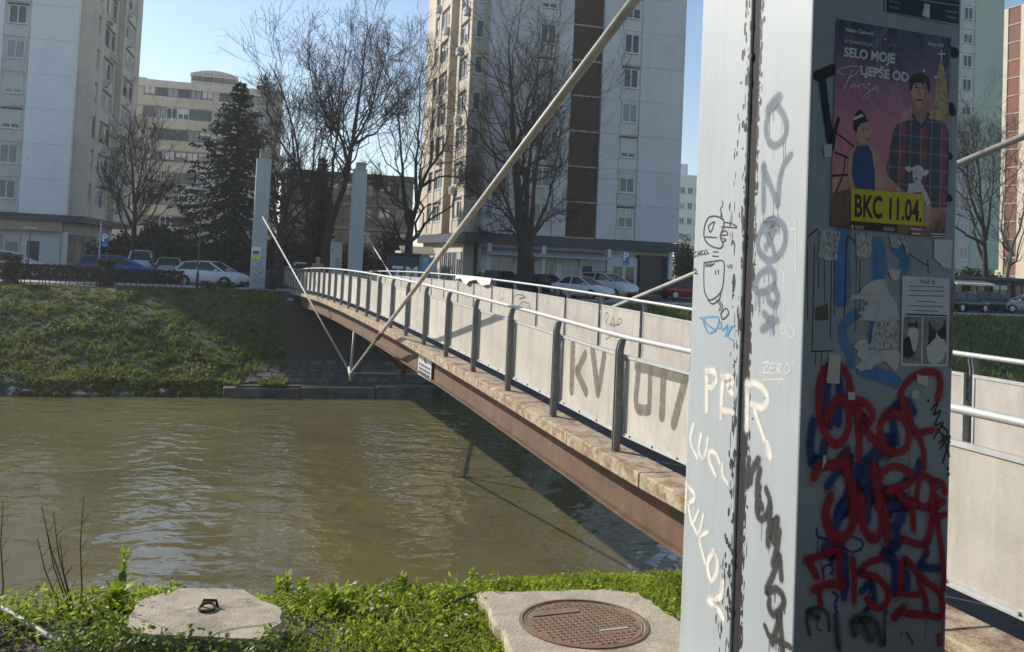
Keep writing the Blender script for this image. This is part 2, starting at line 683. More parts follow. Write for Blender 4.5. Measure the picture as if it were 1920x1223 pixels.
# toe wall of the far bank and the stone apron under the bridge
M_wall = pmat('river_wall_concrete', (0.17, 0.155, 0.13), 0.9, 0.25, 2.5, bump=0.6, bscale=14, bdist=0.03,
              dirt=[((0.04, 0.045, 0.025), 0.45, 0.7, 1.6, (1, 1, 1), 0.85)])
wl = gempty('river_wall', 0, 30.5, -4.4, 'low mossy concrete toe wall at the waterline under the footbridge', 'wall')
for i in range(-1, 18):
    h = 0.80 + 0.03 * math.sin(i * 2.3) if i > -6 else 0.62 + 0.12 * math.sin(i * 1.7)
    x0 = i * 3.0 - 0.4
    MB().box(x0, x0 + 2.97, -0.12 + 0.03 * math.sin(i * 5.1), 0.75, 0, h + 0.02 * math.sin(i * 7.7)).build('wall_block', M_wall, wl, bevel=0.05, bseg=2)
M_stone = pmat('apron_stone', (0.13, 0.12, 0.10), 0.9, 0.35, 4, bump=0.5, bscale=20, objvar=0.3, dirt=[((0.05, 0.055, 0.03), 0.5, 0.65, 3, (1, 1, 1), 0.8)])
ap = gempty('stone_apron', 0, 31.2, -3.5, 'pale stone pitching on the far bank beneath the footbridge', 'stone pitching')
MB().add([(-2.6, 0.0, -0.03), (6, 0.0, -0.03), (6, 2.1, 0.64), (-2.0, 2.1, 0.64), (-2.6, 0.0, -0.5), (6, 0.0, -0.5), (6, 2.1, -0.2), (-2.0, 2.1, -0.2)],
         [(0, 1, 2, 3), (4, 7, 6, 5), (0, 4, 5, 1), (1, 5, 6, 2), (2, 6, 7, 3), (3, 7, 4, 0)]).build('bedding', M_wall, ap)
rs = random.Random(4)
for r in range(5):
    x = -2.45 + 0.2 * (r % 2) + 0.1 * r
    while x < 5.5:
        wdt = rs.uniform(0.42, 0.72)
        y0, y1 = r * 0.42 + 0.02, r * 0.42 + 0.40
        poly = [(x + rs.uniform(0, .07), y0 + rs.uniform(0, .05)), (x + wdt * 0.5, y0 - rs.uniform(0, .03)), (x + wdt - rs.uniform(.02, .08), y0 + rs.uniform(0, .05)),
                (x + wdt - rs.uniform(.02, .06), y1 - rs.uniform(0, .05)), (x + wdt * 0.45, y1 + rs.uniform(-.02, .02)), (x + rs.uniform(0, .06), y1 - rs.uniform(0, .05))]
        lift = rs.uniform(0.005, 0.035)
        b = MB()
        vs = [(px, py, -0.05 + py * 0.318) for px, py in poly] + [(x + wdt / 2 + (px - x - wdt / 2) * .9, py, lift + py * 0.318) for px, py in poly]
        b.add(vs, [tuple(range(6, 12))] + [(i, (i + 1) % 6, 6 + (i + 1) % 6, 6 + i) for i in range(6)])
        b.build('stone', M_stone, ap)
        x += wdt

rv = gempty('rubble_revetment', -14, 30.8, -4.0, 'grey rubble stones along the foot of the far bank at left', 'rubble')
for i in range(110):
    t = rs.random()
    x, y = rs.uniform(-7.5, 9.5), rs.uniform(-0.15, 0.9)
    s_ = rs.uniform(0.12, 0.34)
    bm = bmesh.new()
    bmesh.ops.create_icosphere(bm, subdivisions=1, radius=1.0)
    for v in bm.verts:
        v.co *= rs.uniform(0.75, 1.15)
        v.co = Vector((v.co.x * s_ * 1.5, v.co.y * s_, v.co.z * s_ * 0.7))
    me = bpy.data.meshes.new('stone')
    bm.to_mesh(me)
    bm.free()
    me.materials.append(M_stone)
    o = inst('stone', me, rv, (x, y, -0.02 + 0.45 * y + rs.uniform(-.05, .08)), rs.uniform(0, 6))

# ------------------------------------------------------------------ bridge
SP = 1.842


def dz(u):
    if u < 0:
        return 0.15 - 7.3e-4 * 18.5 ** 2 - 0.004 * -u * 0.2
    if u > 40.4:
        return 0.15 - 7.3e-4 * (40.4 - 18.5) ** 2
    return 0.15 - 7.3e-4 * (u - 18.5) ** 2


def slope(u):
    return (dz(u + 0.3) - dz(u - 0.3)) / 0.6


US = [-8.3 + 0.921 * i for i in range(55)]
US = [u for u in US if u < 41.0]


def sweep(sec, us, closed=True):
    b = MB()
    n = len(sec)
    for u in us:
        for (w, z) in sec:
            b.v.append((w, u, z + dz(u)))
    for i in range(len(us) - 1):
        for k in range(n):
            b.f.append((i * n + k, (i + 1) * n + k, (i + 1) * n + (k + 1) % n, i * n + (k + 1) % n))
    b.f.append(tuple(range(n)))
    b.f.append(tuple((len(us) - 1) * n + k for k in range(n))[::-1])
    return b


M_deck = pmat('deck_boards', (0.07, 0.066, 0.06), 0.85, 0.3, 5, stretch=(1, 8, 1), bump=0.3)
M_rust = pmat('rusty_brown_girder', (0.14, 0.08, 0.048), 0.8, 0.25, 3, bump=0.15, bscale=30,
              dirt=[((0.24, 0.14, 0.09), 0.5, 0.75, 4, (1, 1, 0.25), 0.6), ((0.07, 0.035, 0.025), 0.55, 0.8, 9, (1, 1, 0.2), 0.6)])
M_edge = pmat('edge_stone', (0.45, 0.365, 0.255), 0.95, 0.25, 7, bump=0.7, bscale=45, objvar=0.06,
              dirt=[((0.22, 0.10, 0.05), 0.46, 0.6, 5, (1, 1, 1.4), 0.8), ((0.07, 0.075, 0.02), 0.58, 0.68, 8, (1, 1, 1), 0.8), ((0.62, 0.52, 0.36), 0.56, 0.7, 2.5, (1, 1, 1), 0.6)])


def panel_material():
    m = pmat('mesh_infill_panel', (0.555, 0.51, 0.445), 0.7, 0.14, 2.5, spec=0.3, objvar=0.09,
             dirt=[((0.40, 0.345, 0.28), 0.48, 0.72, 6, (1, 1, 0.14), 0.6), ((0.70, 0.65, 0.57), 0.55, 0.7, 9, (1, 1, 0.4), 0.5), ((0.25, 0.21, 0.17), 0.62, 0.75, 2.2, (1, 1, 0.5), 0.5)])
    t = m.node_tree
    b = [n for n in t.nodes if n.type == 'BSDF_PRINCIPLED'][0]
    tc = [n for n in t.nodes if n.type == 'TEX_COORD'][0]
    mp = _n(t, 'ShaderNodeMapping')
    mp.inputs['Rotation'].default_value = (0.785, 0, 0)
    t.links.new(tc.outputs['Object'], mp.inputs['Vector'])
    w = _n(t, 'ShaderNodeTexVoronoi', feature='DISTANCE_TO_EDGE')
    w.inputs['Scale'].default_value = 95
    w.inputs['Randomness'].default_value = 0.25
    t.links.new(mp.outputs[0], w.inputs['Vector'])
    mr = _n(t, 'ShaderNodeMapRange')
    mr.inputs['From Max'].default_value = 0.3
    t.links.new(w.outputs['Distance'], mr.inputs['Value'])
    bp = _n(t, 'ShaderNodeBump')
    bp.inputs['Strength'].default_value = 0.5
    bp.inputs['Distance'].default_value = 0.004
    bp.invert = True
    t.links.new(mr.outputs[0], bp.inputs['Height'])
    t.links.new(bp.outputs[0], b.inputs['Normal'])
    return m


M_panel = panel_material()
bridge = gempty('footbridge', 0, 0, 0, 'cambered steel footbridge with beige railing panels crossing the brown river', 'footbridge')
sweep([(0.16, -0.16), (0.16, -0.035), (2.84, -0.035), (2.84, -0.16)], US).build('deck', M_deck, bridge)
for sgn, wb in ((1, 0.0), (-1, 3.0)):
    sweep([(wb + sgn * x, z) for x, z in ((0.03, -0.64), (0.03, -0.615), (0.10, -0.615), (0.10, -0.15), (0.13, -0.15), (0.13, -0.615), (0.2, -0.615), (0.2, -0.64))], US).build('girder', M_rust, bridge)
    # edge stones, one per bay
    k = 0
    u0 = -4 * SP - 0.9
    while u0 < 40.3:
        u1 = u0 + SP
        j = 0.003
        b = MB()
        bt, tp = [], []
        d0, d1 = dz(u0), dz(u1)
        lo, hi = (-0.215, 0.15)
        jt = rs.uniform(-0.006, 0.006)
        for (x, u, d) in ((lo + jt, u0 + j, d0), (hi, u0 + j, d0), (hi, u1 - j, d1), (lo + jt, u1 - j, d1)):
            bt.append((wb + sgn * x, u, d - 0.14))
            tp.append((wb + sgn * x, u, d))
        if sgn < 0:
            bt, tp = bt[::-1], tp[::-1]
        b.hexa(bt, tp).build('edge_stone', M_edge, bridge, bevel=0.012)
        u0 = u1
# posts, panels, rails
pm = MB()
for y in (-0.027, 0.017):
    pm.prism([(-0.09, 0.0), (-0.02, 0.0), (-0.02, 1.0), (0.0, 1.1), (-0.03, 1.115), (-0.066, 1.09), (-0.09, 1.0)], 'y', y, y + 0.012)
pm.box(-0.10, -0.015, -0.05, 0.05, 0.0, 0.012)
for z in (0.27, 0.56, 0.83):
    for y in (-0.044, 0.029):
        pm.tube([(-0.05, y, z), (-0.05, y + 0.017, z)], 0.011, 6)
POST = pm.mesh('post')
POST.materials.append(M_post)
pr = MB()
for y in (-0.027, 0.017):
    pr.prism([(0.09, 0.0), (0.09, 1.0), (0.066, 1.09), (0.03, 1.115), (0.0, 1.1), (0.02, 1.0), (0.02, 0.0)], 'y', y, y + 0.012)
pr.box(0.015, 0.10, -0.05, 0.05, 0.0, 0.012)
POSTR = pr.mesh('post')
POSTR.materials.append(M_post)
pl = SP / 2 - 0.055
PANEL = MB().box(-0.006, 0.006, -pl + 0.02, pl - 0.02, 0.20, 0.93).mesh('panel')
PANEL.materials.append(M_panel)
fr = MB()
fr.box(-0.018, 0.014, -pl, pl, 0.165, 0.205).box(-0.018, 0.014, -pl, pl, 0.925, 0.955)
fr.box(-0.017, 0.013, -pl, -pl + 0.025, 0.2055, 0.9245).box(-0.017, 0.013, pl - 0.025, pl, 0.2055, 0.9245)
fr.box(-0.03, -0.019, -pl, pl, 0.170, 0.182)
for y in (-0.75, -0.3, 0.2, 0.7):
    fr.tube([(-0.032, y, 0.192), (-0.0185, y, 0.192)], 0.012, 6)
FRAME = fr.mesh('panel_frame')
FRAME.materials.append(M_galv)
PANELS = {}
for side, wb in (('l', 0.0), ('r', 3.0)):
    i0, i1 = -4, 28
    for i in range(i0, i1):
        u = i * SP if side == 'l' else i * SP + 0.55
        inst('post', POST if side == 'l' else POSTR, bridge, (wb, u, dz(u)))
        if i < i1 - 1:
            um = u + SP / 2
            p = inst('panel', PANEL, bridge, (wb + (0.005 if side == 'l' else -0.005), um, dz(um)))
            p.rotation_euler = (math.atan(slope(um)), 0, 0)
            if side == 'r':
                pass
            f = inst('panel_frame', FRAME, p)
            if side == 'r':
                f.rotation_euler = (0, 0, math.pi)
            PANELS[(side, i)] = p
    us = [(-4 * SP - 0.6) + 0.6 * k for k in range(96)]
    us = [u for u in us if u < 27 * SP + 0.2]
    MB().tube([(wb + (-0.02 if side == 'l' else 0.02), u, dz(u) + 1.13) for u in us], 0.026, 10).build('handrail', M_galv, bridge, smooth=True)
# cross beams and underside struts
for u in [x * 3.684 for x in range(-2, 12)]:
    MB().box(0.14, 2.86, u - 0.05, u + 0.05, dz(u) - 0.5, dz(u) - 0.17).build('cross_beam', M_rust, bridge)
M_rod = pmat('white_painted_rod', (0.44, 0.42, 0.385), 0.5, 0.2, 6, metal=0.0, bump=0.1,
             dirt=[((0.20, 0.15, 0.10), 0.5, 0.7, 3, (1, 1, 1), 0.75), ((0.12, 0.10, 0.08), 0.55, 0.7, 12, (1, 1, 1), 0.7)])
VL, VR = Vector((-0.02, 19.3, -1.68)), Vector((3.02, 19.3, -1.68))


def lerp(a, b, t):
    return a + (b - a) * t


NL, NR = Vector((-1.36, -4.62, 4.0)), Vector((4.36, -3.5, 4.0))
FL, FR = Vector((-1.93, 40.55, 3.58)), Vector((3.56, 45.1, 3.6))
for A, V, Fp, sg in ((NL, VL, FL, 1), (NR, VR, FR, -1)):
    c = MB().tube([lerp(A, V, t) for t in (0, 0.35, 0.7)], 0.038, 10).build('tie_pipe', M_rod, bridge, smooth=True)
    MB().tube([lerp(A, V, t) for t in (0.685, 0.69, 0.72, 0.725)], [0.042, 0.056, 0.056, 0.042], 10).build('collar', M_rust, c)
    MB().tube([lerp(A, V, t) for t in (0.7, 1.0)], 0.03, 8).build('tie_rod', M_rod, bridge, smooth=True)
    MB().tube([V, Fp], 0.034, 8).build('tie_rod', M_rod, bridge, smooth=True)
    MB().tube([V, (V.x + 0.06 * sg, V.y + 0.1, dz(19.3) - 0.63)], 0.04, 8).build('strut', M_rod, bridge, smooth=True)
    MB().tube([V + Vector((0, 0.25, 0.12)), V, V + Vector((0, -0.12, -0.02)), V + Vector((0, -0.06, -0.22))], [0.06, 0.075, 0.07, 0.03], 8).build('node_casting', M_rod, bridge, smooth=True)
    MB().tube([(1.5, 19.3, -1.6), (1.5 - 1.35 * sg, 19.3, dz(19.3) - 0.55)], 0.05, 8).build('strut', M_rust, bridge)
MB().tube([VL, VR], 0.022, 6).build('cross_tie', M_rod, bridge)
MB().tube([(1.5, 19.1, -1.58), (1.5, 19.3, -1.64), (1.5, 19.5, -1.58)], [0.08, 0.14, 0.08], 8).build('node_casting', M_rust, bridge)
# abutment on the far side
MB().box(-0.3, 3.3, 39.2, 41.0, -2.2, dz(40) - 0.65).build('abutment', M_wall, bridge)
MB().box(-0.55, -0.25, 38.9, 39.2, -1.6, -0.45).build('abutment_post', M_galv, bridge)
# navigation board on the girder
sgn_ = gempty('gauge_board', *at_w(797, 682, 0.06), 'white riveted board with rows of black marks fixed to the girder', 'sign')
w0, u0, z0 = at_w(781, 655, -0.09)
w1, u1, z1 = at_w(812, 712, -0.09)
uc, zc = at_w(797, 682, 0.06)[1:]
bm_ = MB().box(-0.012, 0.012, -0.62, 0.60, -0.27, 0.20)
bm_.build('board', flat('board_white', (0.62, 0.64, 0.66), 0.4), sgn_)
for r, (zz, n) in enumerate(((-0.05, 8), (-0.13, 9), (-0.20, 10))):
    mk = MB()
    for q in range(n):
        y = -0.52 + q * 1.05 / n
        mk.box(-0.0165, -0.0125, y, y + 0.07, zz - 0.022, zz + 0.022)
    mk.build('row_of_marks', M_black, sgn_)
MB().box(-0.0165, -0.0125, -0.05, 0.0, 0.02, 0.15).box(-0.0166, -0.0126, -0.2, -0.06, 0.02, 0.05).build('mark', M_black, sgn_)

# ------------------------------------------------------------------ pylons
M_pyl = pmat('pale_blue_grey_steel_paint', (0.41, 0.455, 0.475), 0.5, 0.06, 2.0, bump=0.12, bscale=7, bdist=0.006,
             dirt=[((0.36, 0.39, 0.41), 0.5, 0.8, 2.2, (3, 3, 0.25), 0.7), ((0.46, 0.49, 0.49), 0.55, 0.8, 1.3, (2, 2, 0.2), 0.6), ((0.16, 0.15, 0.14), 0.70, 0.77, 16, (1, 1, 0.22), 0.9), ((0.24, 0.12, 0.06), 0.71, 0.76, 7, (1.6, 1.6, 0.3), 0.8), ((0.30, 0.31, 0.31), 0.55, 0.75, 5, (4, 4, 0.12), 0.6)])
PYW, PYA, PYG, PYB = 0.71, 0.386, 0.073, 0.454     # width, front column depth, gap, rear column depth


def pylon(w, u, zb, zt, label):
    p = gempty('pylon', w, u, zb, label, 'pylon', 'bridge pylons')
    h = zt - zb
    MB().box(0, PYW, 0, PYA, 0, h).build('column', M_pyl, p, bevel=0.008, bseg=2)
    MB().box(0, PYW, PYA + PYG, PYA + PYG + PYB, 0, h).build('column', M_pyl, p, bevel=0.008, bseg=2)
    MB().box(0.012, PYW - 0.012, PYA - 0.01, PYA + PYG + 0.01, 0, h - 0.06).build('dark_joint', flat('joint_tar', (0.012, 0.012, 0.012), 0.8), p)
    MB().box(0.14, PYW - 0.06, 0.12, PYA + PYG + PYB - 0.12, h, h + 0.42).build('cap_block', M_conc, p, bevel=0.02)
    MB().box(-0.02, PYW + 0.02, -0.02, PYA + PYG + PYB + 0.02, h - 0.05, h + 0.01).build('cap_plate', M_pyl, p)
    return p


PW, PU, PZ = -1.721, -5.529, -0.6
near_pylon = pylon(PW, PU, PZ, 6.4, 'big pale grey pylon in the foreground covered in posters and graffiti')
far_pylon_l = pylon(-2.29, 40.6, -0.6, 6.4, 'distant grey pylon standing on the grass left of the far bridge end')
far_pylon_r = pylon(3.2, 45.2, -0.6, 6.65, 'distant grey pylon behind the right railing at the far bridge end')

# ------------------------------------------------------------------ paint and paper on the near pylon
class Face:
    """a flat vertical side of the near pylon; positions are read off the photo and turned into metres on that side"""

    def __init__(s, kind):
        s.kind = kind

    def pt(s, x, y):
        if s.kind == 'front':
            w, u, z = at_u(x, y, PU)
            return (w - PW, z - PZ)
        w, u, z = at_w(x, y, PW)
        return (u - PU, z - PZ)

    def to3(s, a, z, off):
        return (a, -off, z) if s.kind == 'front' else (-off, a, z)


FRONT, LEFT = Face('front'), Face('left')


def crop(ox, oy, sc):
    return lambda p: (ox + p[0] / sc, oy + p[1] / sc)


def smooth_line(pts, n=6):
    if len(pts) < 3:
        a, b = np.array(pts[0]), np.array(pts[-1])
        return [tuple(a + (b - a) * t) for t in np.linspace(0, 1, n + 1)]
    P = [np.array(p) for p in pts]
    P = [2 * P[0] - P[1]] + P + [2 * P[-1] - P[-2]]
    out = []
    for i in range(1, len(P) - 2):
        for k in range(n):
            t = k / n
            out.append(0.5 * ((2 * P[i]) + (-P[i - 1] + P[i + 1]) * t + (2 * P[i - 1] - 5 * P[i] + 4 * P[i + 1] - P[i + 2]) * t * t
                              + (-P[i - 1] + 3 * P[i] - 3 * P[i + 1] + P[i + 2]) * t ** 3))
    out.append(P[-2])
    return [tuple(p) for p in out]


HALO = {'spray_red': (0.52, 0.018, 0.045), 'spray_blue': (0.014, 0.07, 0.30), 'spray_white': (0.80, 0.76, 0.70), 'spray_charcoal': (0.055, 0.055, 0.055), 'spray_blue_grey': (0.23, 0.27, 0.33)}
OFFS = {'front': 0.00015, 'left': 0.00015}


def add_ribbon(mb, face, pts2, width, off, n=6, to3=None):
    """pts2 in metres on the face"""
    L = smooth_line(pts2, n)
    L = [np.array(p) for p in L]
    to3 = to3 or face.to3
    d0 = L[1] - L[0]
    d0 = d0 / (np.linalg.norm(d0) + 1e-9)
    d1 = L[-1] - L[-2]
    d1 = d1 / (np.linalg.norm(d1) + 1e-9)
    L = [L[0] - d0 * width * .42, L[0] - d0 * width * 0.28] + L + [L[-1] + d1 * width * 0.28, L[-1] + d1 * width * .42]
    wd = [0.35, 0.8] + [1.0] * (len(L) - 4) + [0.8, 0.35]
    if mb.uv is None:
        mb.uv = []
    b = len(mb.v)
    N = len(L)
    for i in range(N):
        d = L[min(i + 1, N - 1)] - L[max(i - 1, 0)]
        l = np.linalg.norm(d) + 1e-9
        nn = np.array((-d[1], d[0])) / l * width * 0.5 * wd[i]
        o = off + 0.000006 * i / N
        mb.v.append(to3(*(L[i] + nn), o))
        mb.v.append(to3(*(L[i] - nn), o))
        mb.uv += [(0.0, i / N), (1.0, i / N)]
    for i in range(N - 1):
        mb.f.append((b + 2 * i, b + 2 * i + 1, b + 2 * i + 3, b + 2 * i + 2))


def graffiti(face, tf, strokes, mat, label, parent=None):
    mb = MB()
    for width, pts in strokes:
        OFFS[face.kind] += 0.000009
        lim = PYW if face.kind == 'front' else PYA + PYG + PYB
        if face.kind == 'left':
            width *= 1.3
        elif mat.name == 'spray_red':
            width *= 0.84
        q = [face.pt(*tf(p)) for p in pts]
        q = [(min(max(a_, width * 0.6), lim - width * 0.6), z_) for a_, z_ in q]
        add_ribbon(mb, face, q, width, OFFS[face.kind])
    OFFS[face.kind] += 0.000005
    o = mb.build('graffiti', mat, parent or near_pylon)
    o['label'] = label
    if mat.name in HALO:
        hb_ = MB()
        rd = random.Random(len(label))
        for width, pts in strokes:
            q = [face.pt(*tf(p)) for p in pts]
            wd_ = width * (2.0 if face.kind == 'left' else 1.7)
            lim = PYW if face.kind == 'front' else PYA + PYG + PYB
            q = [(min(max(a_, wd_ * 0.5), lim - wd_ * 0.5), z_) for a_, z_ in q]
            OFFS[face.kind] += 0.000009
            add_ribbon(hb_, face, q, wd_, OFFS[face.kind])
        h_ = hb_.build('overspray', spray(mat.name + '_mist', HALO[mat.name], 0.48, 0.30), o)
        h_['kind'] = 'stuff'
        dr_ = MB()
        for width, pts in strokes:
            for p in pts[1:-1]:
                if rd.random() < 0.45:
                    a_, z_ = face.pt(*tf(p))
                    a_ = min(max(a_ + rd.uniform(-.3, .3) * width, 0.01), (PYW if face.kind == 'front' else 0.9) - 0.01)
                    OFFS[face.kind] += 0.000009
                    add_ribbon(dr_, face, [(a_, z_), (a_ + rd.uniform(-.002, .002), z_ - width * 0.5 - rd.uniform(0.01, 0.10))], rd.uniform(0.003, 0.007), OFFS[face.kind])
        if dr_.v:
            d_ = dr_.build('drips', mat, o)
            d_['kind'] = 'stuff'
    return o


L1, L2, L3 = crop(1270, 120, 4.077), crop(1270, 380, 4.077), crop(1270, 660, 4.077)
L4 = crop(1260, 920, 4.037)
S0, S1, S2 = crop(1500, 420, 4.077), crop(1490, 660, 4.077), crop(1480, 920, 4.037)
P1, P2 = crop(1550, 20, 5.56), crop(1540, 190, 4.53)
C4 = crop(1280, 0, 1.972)

SP_grey = spray('spray_blue_grey', (0.23, 0.27, 0.33), 0.22, 0.85)
SP_white = spray('spray_white', (0.88, 0.85, 0.79), 0.3, 1.0)
SP_char = spray('spray_charcoal', (0.055, 0.055, 0.055), 0.2, 0.92)
SP_red = spray('spray_red', (0.52, 0.018, 0.045), 0.26, 0.97)
SP_blue = spray('spray_blue', (0.014, 0.07, 0.30), 0.3, 0.93)
SP_lblue = spray('spray_light_blue', (0.09, 0.34, 0.66), 0.4, 0.95)
SP_ink = spray('marker_black', (0.02, 0.02, 0.022), 0.1, 0.95)
SP_cyan = spray('marker_blue', (0.10, 0.33, 0.62), 0.2, 0.9)
SP_chalk = spray('chalk_white', (0.75, 0.75, 0.73), 0.3, 0.8)
SP_thin = spray('thin_black_wash', (0.03, 0.03, 0.032), 0.5, 0.75)

a, dk = 0.030, 0.006
graffiti(LEFT, L1, [(a, [(740, 300), (700, 370), (680, 480), (690, 570), (730, 625), (780, 610), (825, 550), (835, 470), (810, 390), (770, 330)]),
                    (0.05, [(705, 340), (745, 290), (770, 265)]), (dk, [(705, 380), (705, 540)]), (dk, [(735, 350), (735, 440)]), (dk, [(812, 590), (812, 760)]), (dk, [(827, 590), (827, 750)])],
         SP_grey, 'tall dripping grey letter O')
graffiti(LEFT, L1, [(a, [(660, 780), (660, 950), (660, 1110)]), (a, [(662, 795), (710, 930), (765, 1060)]), (a, [(768, 1075), (785, 880), (818, 770), (866, 700)]),
                    (dk, [(658, 1110), (658, 1270)]), (dk, [(735, 1040), (735, 1260)]), (dk, [(768, 1080), (768, 1240)])], SP_grey, 'grey sprayed letter N')
graffiti(LEFT, L2, [(a, [(730, 135), (660, 180), (618, 280), (625, 370), (690, 440), (760, 420), (815, 340), (828, 240), (800, 165), (745, 135), (690, 150)]),
                    (0.05, [(670, 200), (742, 200)]), (0.03, [(735, 210), (705, 290), (680, 345)]), (0.025, [(690, 250), (720, 310), (742, 382)]), (dk, [(780, 180), (780, 240)])],
         SP_grey, 'grey circle with a cross inside')
graffiti(LEFT, L2, [(a, [(745, 590), (735, 535), (690, 512), (625, 560), (592, 640), (620, 690), (690, 670), (740, 640)]),
                    (a, [(740, 650), (768, 720), (750, 785), (705, 760), (690, 715)]), (dk, [(600, 690), (600, 820)]), (dk, [(617, 690), (617, 790)]), (dk, [(632, 690), (632, 830)]), (dk, [(657, 690), (657, 770)]),
                    (dk, [(737, 780), (737, 1000)]), (dk, [(755, 760), (755, 860)]), (dk, [(665, 540), (665, 610)]), (dk, [(700, 540), (700, 640)])], SP_grey, 'grey looping letter with drips')
graffiti(LEFT, L2, [(0.03, [(665, 850), (715, 905), (760, 900)]), (0.035, [(655, 968), (690, 945)]), (0.02, [(720, 880), (735, 990)])], SP_grey, 'small grey arrow')
graffiti(LEFT, L2, [(0.007, [(800, 950), (800, 1000), (825, 995), (825, 945), (802, 948)]), (0.007, [(845, 950), (845, 1010), (880, 1030), (895, 980), (860, 945)]),
                    (0.006, [(905, 130), (905, 550)]), (0.006, [(850, 170), (885, 120), (905, 200), (850, 200)]), (0.006, [(770, 500), (790, 540), (805, 490), (815, 570)]), (0.006, [(820, 560), (818, 850)])],
         SP_chalk, 'faint white scribbles')
graffiti(LEFT, L3, [(0.009, [(660, 85), (700, 83), (660, 158), (702, 160)]), (0.009, [(748, 90), (716, 95), (712, 160), (750, 162)]), (0.008, [(714, 125), (742, 122)]),
                    (0.009, [(766, 168), (769, 95), (802, 108), (774, 132), (803, 168)]), (0.009, [(850, 90), (822, 120), (832, 165), (862, 140), (852, 92)]), (0.006, [(888, 64), (876, 80), (890, 95), (906, 80), (888, 65)]),
                    (0.008, [(655, 215), (735, 212), (822, 212)]), (0.007, [(782, 243), (802, 190), (812, 215)])], SP_chalk, 'small white chalked word ZERO')
graffiti(LEFT, L3, [(0.036, [(535, 245), (535, 420), (532, 580)]), (0.036, [(540, 250), (605, 245), (670, 300), (690, 370), (650, 425), (575, 405)]), (0.026, [(590, 440), (645, 610), (690, 740)]), (0.045, [(690, 720), (705, 780)])],
         SP_white, 'white sprayed letter R')
graffiti(LEFT, L3, [(0.034, [(228, 140), (226, 300), (225, 440)]), (0.034, [(228, 145), (280, 150), (300, 205), (272, 262), (232, 272)]),
                    (0.034, [(352, 190), (340, 340), (335, 490)]), (0.034, [(345, 188), (412, 195), (420, 235), (385, 268), (418, 310)]), (0.034, [(345, 445), (420, 460)])], SP_white, 'white sprayed letters P and B')
graffiti(LEFT, L3, [(0.026, [(125, 560), (102, 660), (120, 740), (150, 800)]), (0.026, [(182, 640), (166, 740), (195, 812), (222, 750), (232, 670)]),
                    (0.026, [(322, 840), (295, 775), (250, 765), (245, 830), (292, 940)]), (0.024, [(346, 860), (350, 945), (382, 1000)])], SP_white, 'white sprayed word slanting down')
graffiti(LEFT, L4, [(0.024, [(97, -60), (100, 60), (98, 150)]), (0.026, [(100, -50), (168, 20), (165, 70), (125, 95)]), (0.022, [(122, 100), (150, 235), (197, 335)]), (0.02, [(206, 150), (170, 232)]),
                    (0.02, [(236, 190), (225, 260), (200, 335)]), (0.022, [(272, 312), (212, 358), (228, 450), (252, 545)]), (0.03, [(318, 462), (275, 540), (278, 620), (302, 680), (340, 620), (345, 530), (315, 465)]),
                    (0.05, [(290, 840), (330, 850)]), (0.035, [(385, 700), (372, 800), (330, 840), (385, 960)])], SP_white, 'white sprayed word running down the edge')
graffiti(LEFT, L3, [(0.03, [(548, 820), (540, 930), (532, 1020)]), (0.034, [(618, 825), (570, 915), (560, 990)]), (0.034, [(630, 905), (612, 1010), (620, 1120), (612, 1200)])], SP_char, 'charcoal letter K')
graffiti(LEFT, L4, [(0.034, [(660, -20), (645, 40), (680, 120)]), (0.03, [(645, 100), (648, 180), (680, 215), (720, 175), (742, 90), (715, -5)]), (0.034, [(742, 130), (738, 260), (728, 400)]),
                    (0.034, [(735, 320), (795, 220)]), (0.034, [(792, 230), (770, 380)]), (0.032, [(812, 310), (795, 430), (765, 550)]), (0.03, [(815, 500), (828, 660)]),
                    (0.03, [(812, 515), (760, 650), (715, 765), (790, 745), (848, 820), (815, 910), (765, 935), (735, 880), (738, 830)]), (0.03, [(818, 940), (790, 1050), (760, 1150)]),
                    (0.03, [(815, 945), (828, 1080), (838, 1230)]), (0.024, [(706, 1030), (740, 1100), (820, 1145), (900, 1185)])], SP_char, 'charcoal graffiti word running downwards')
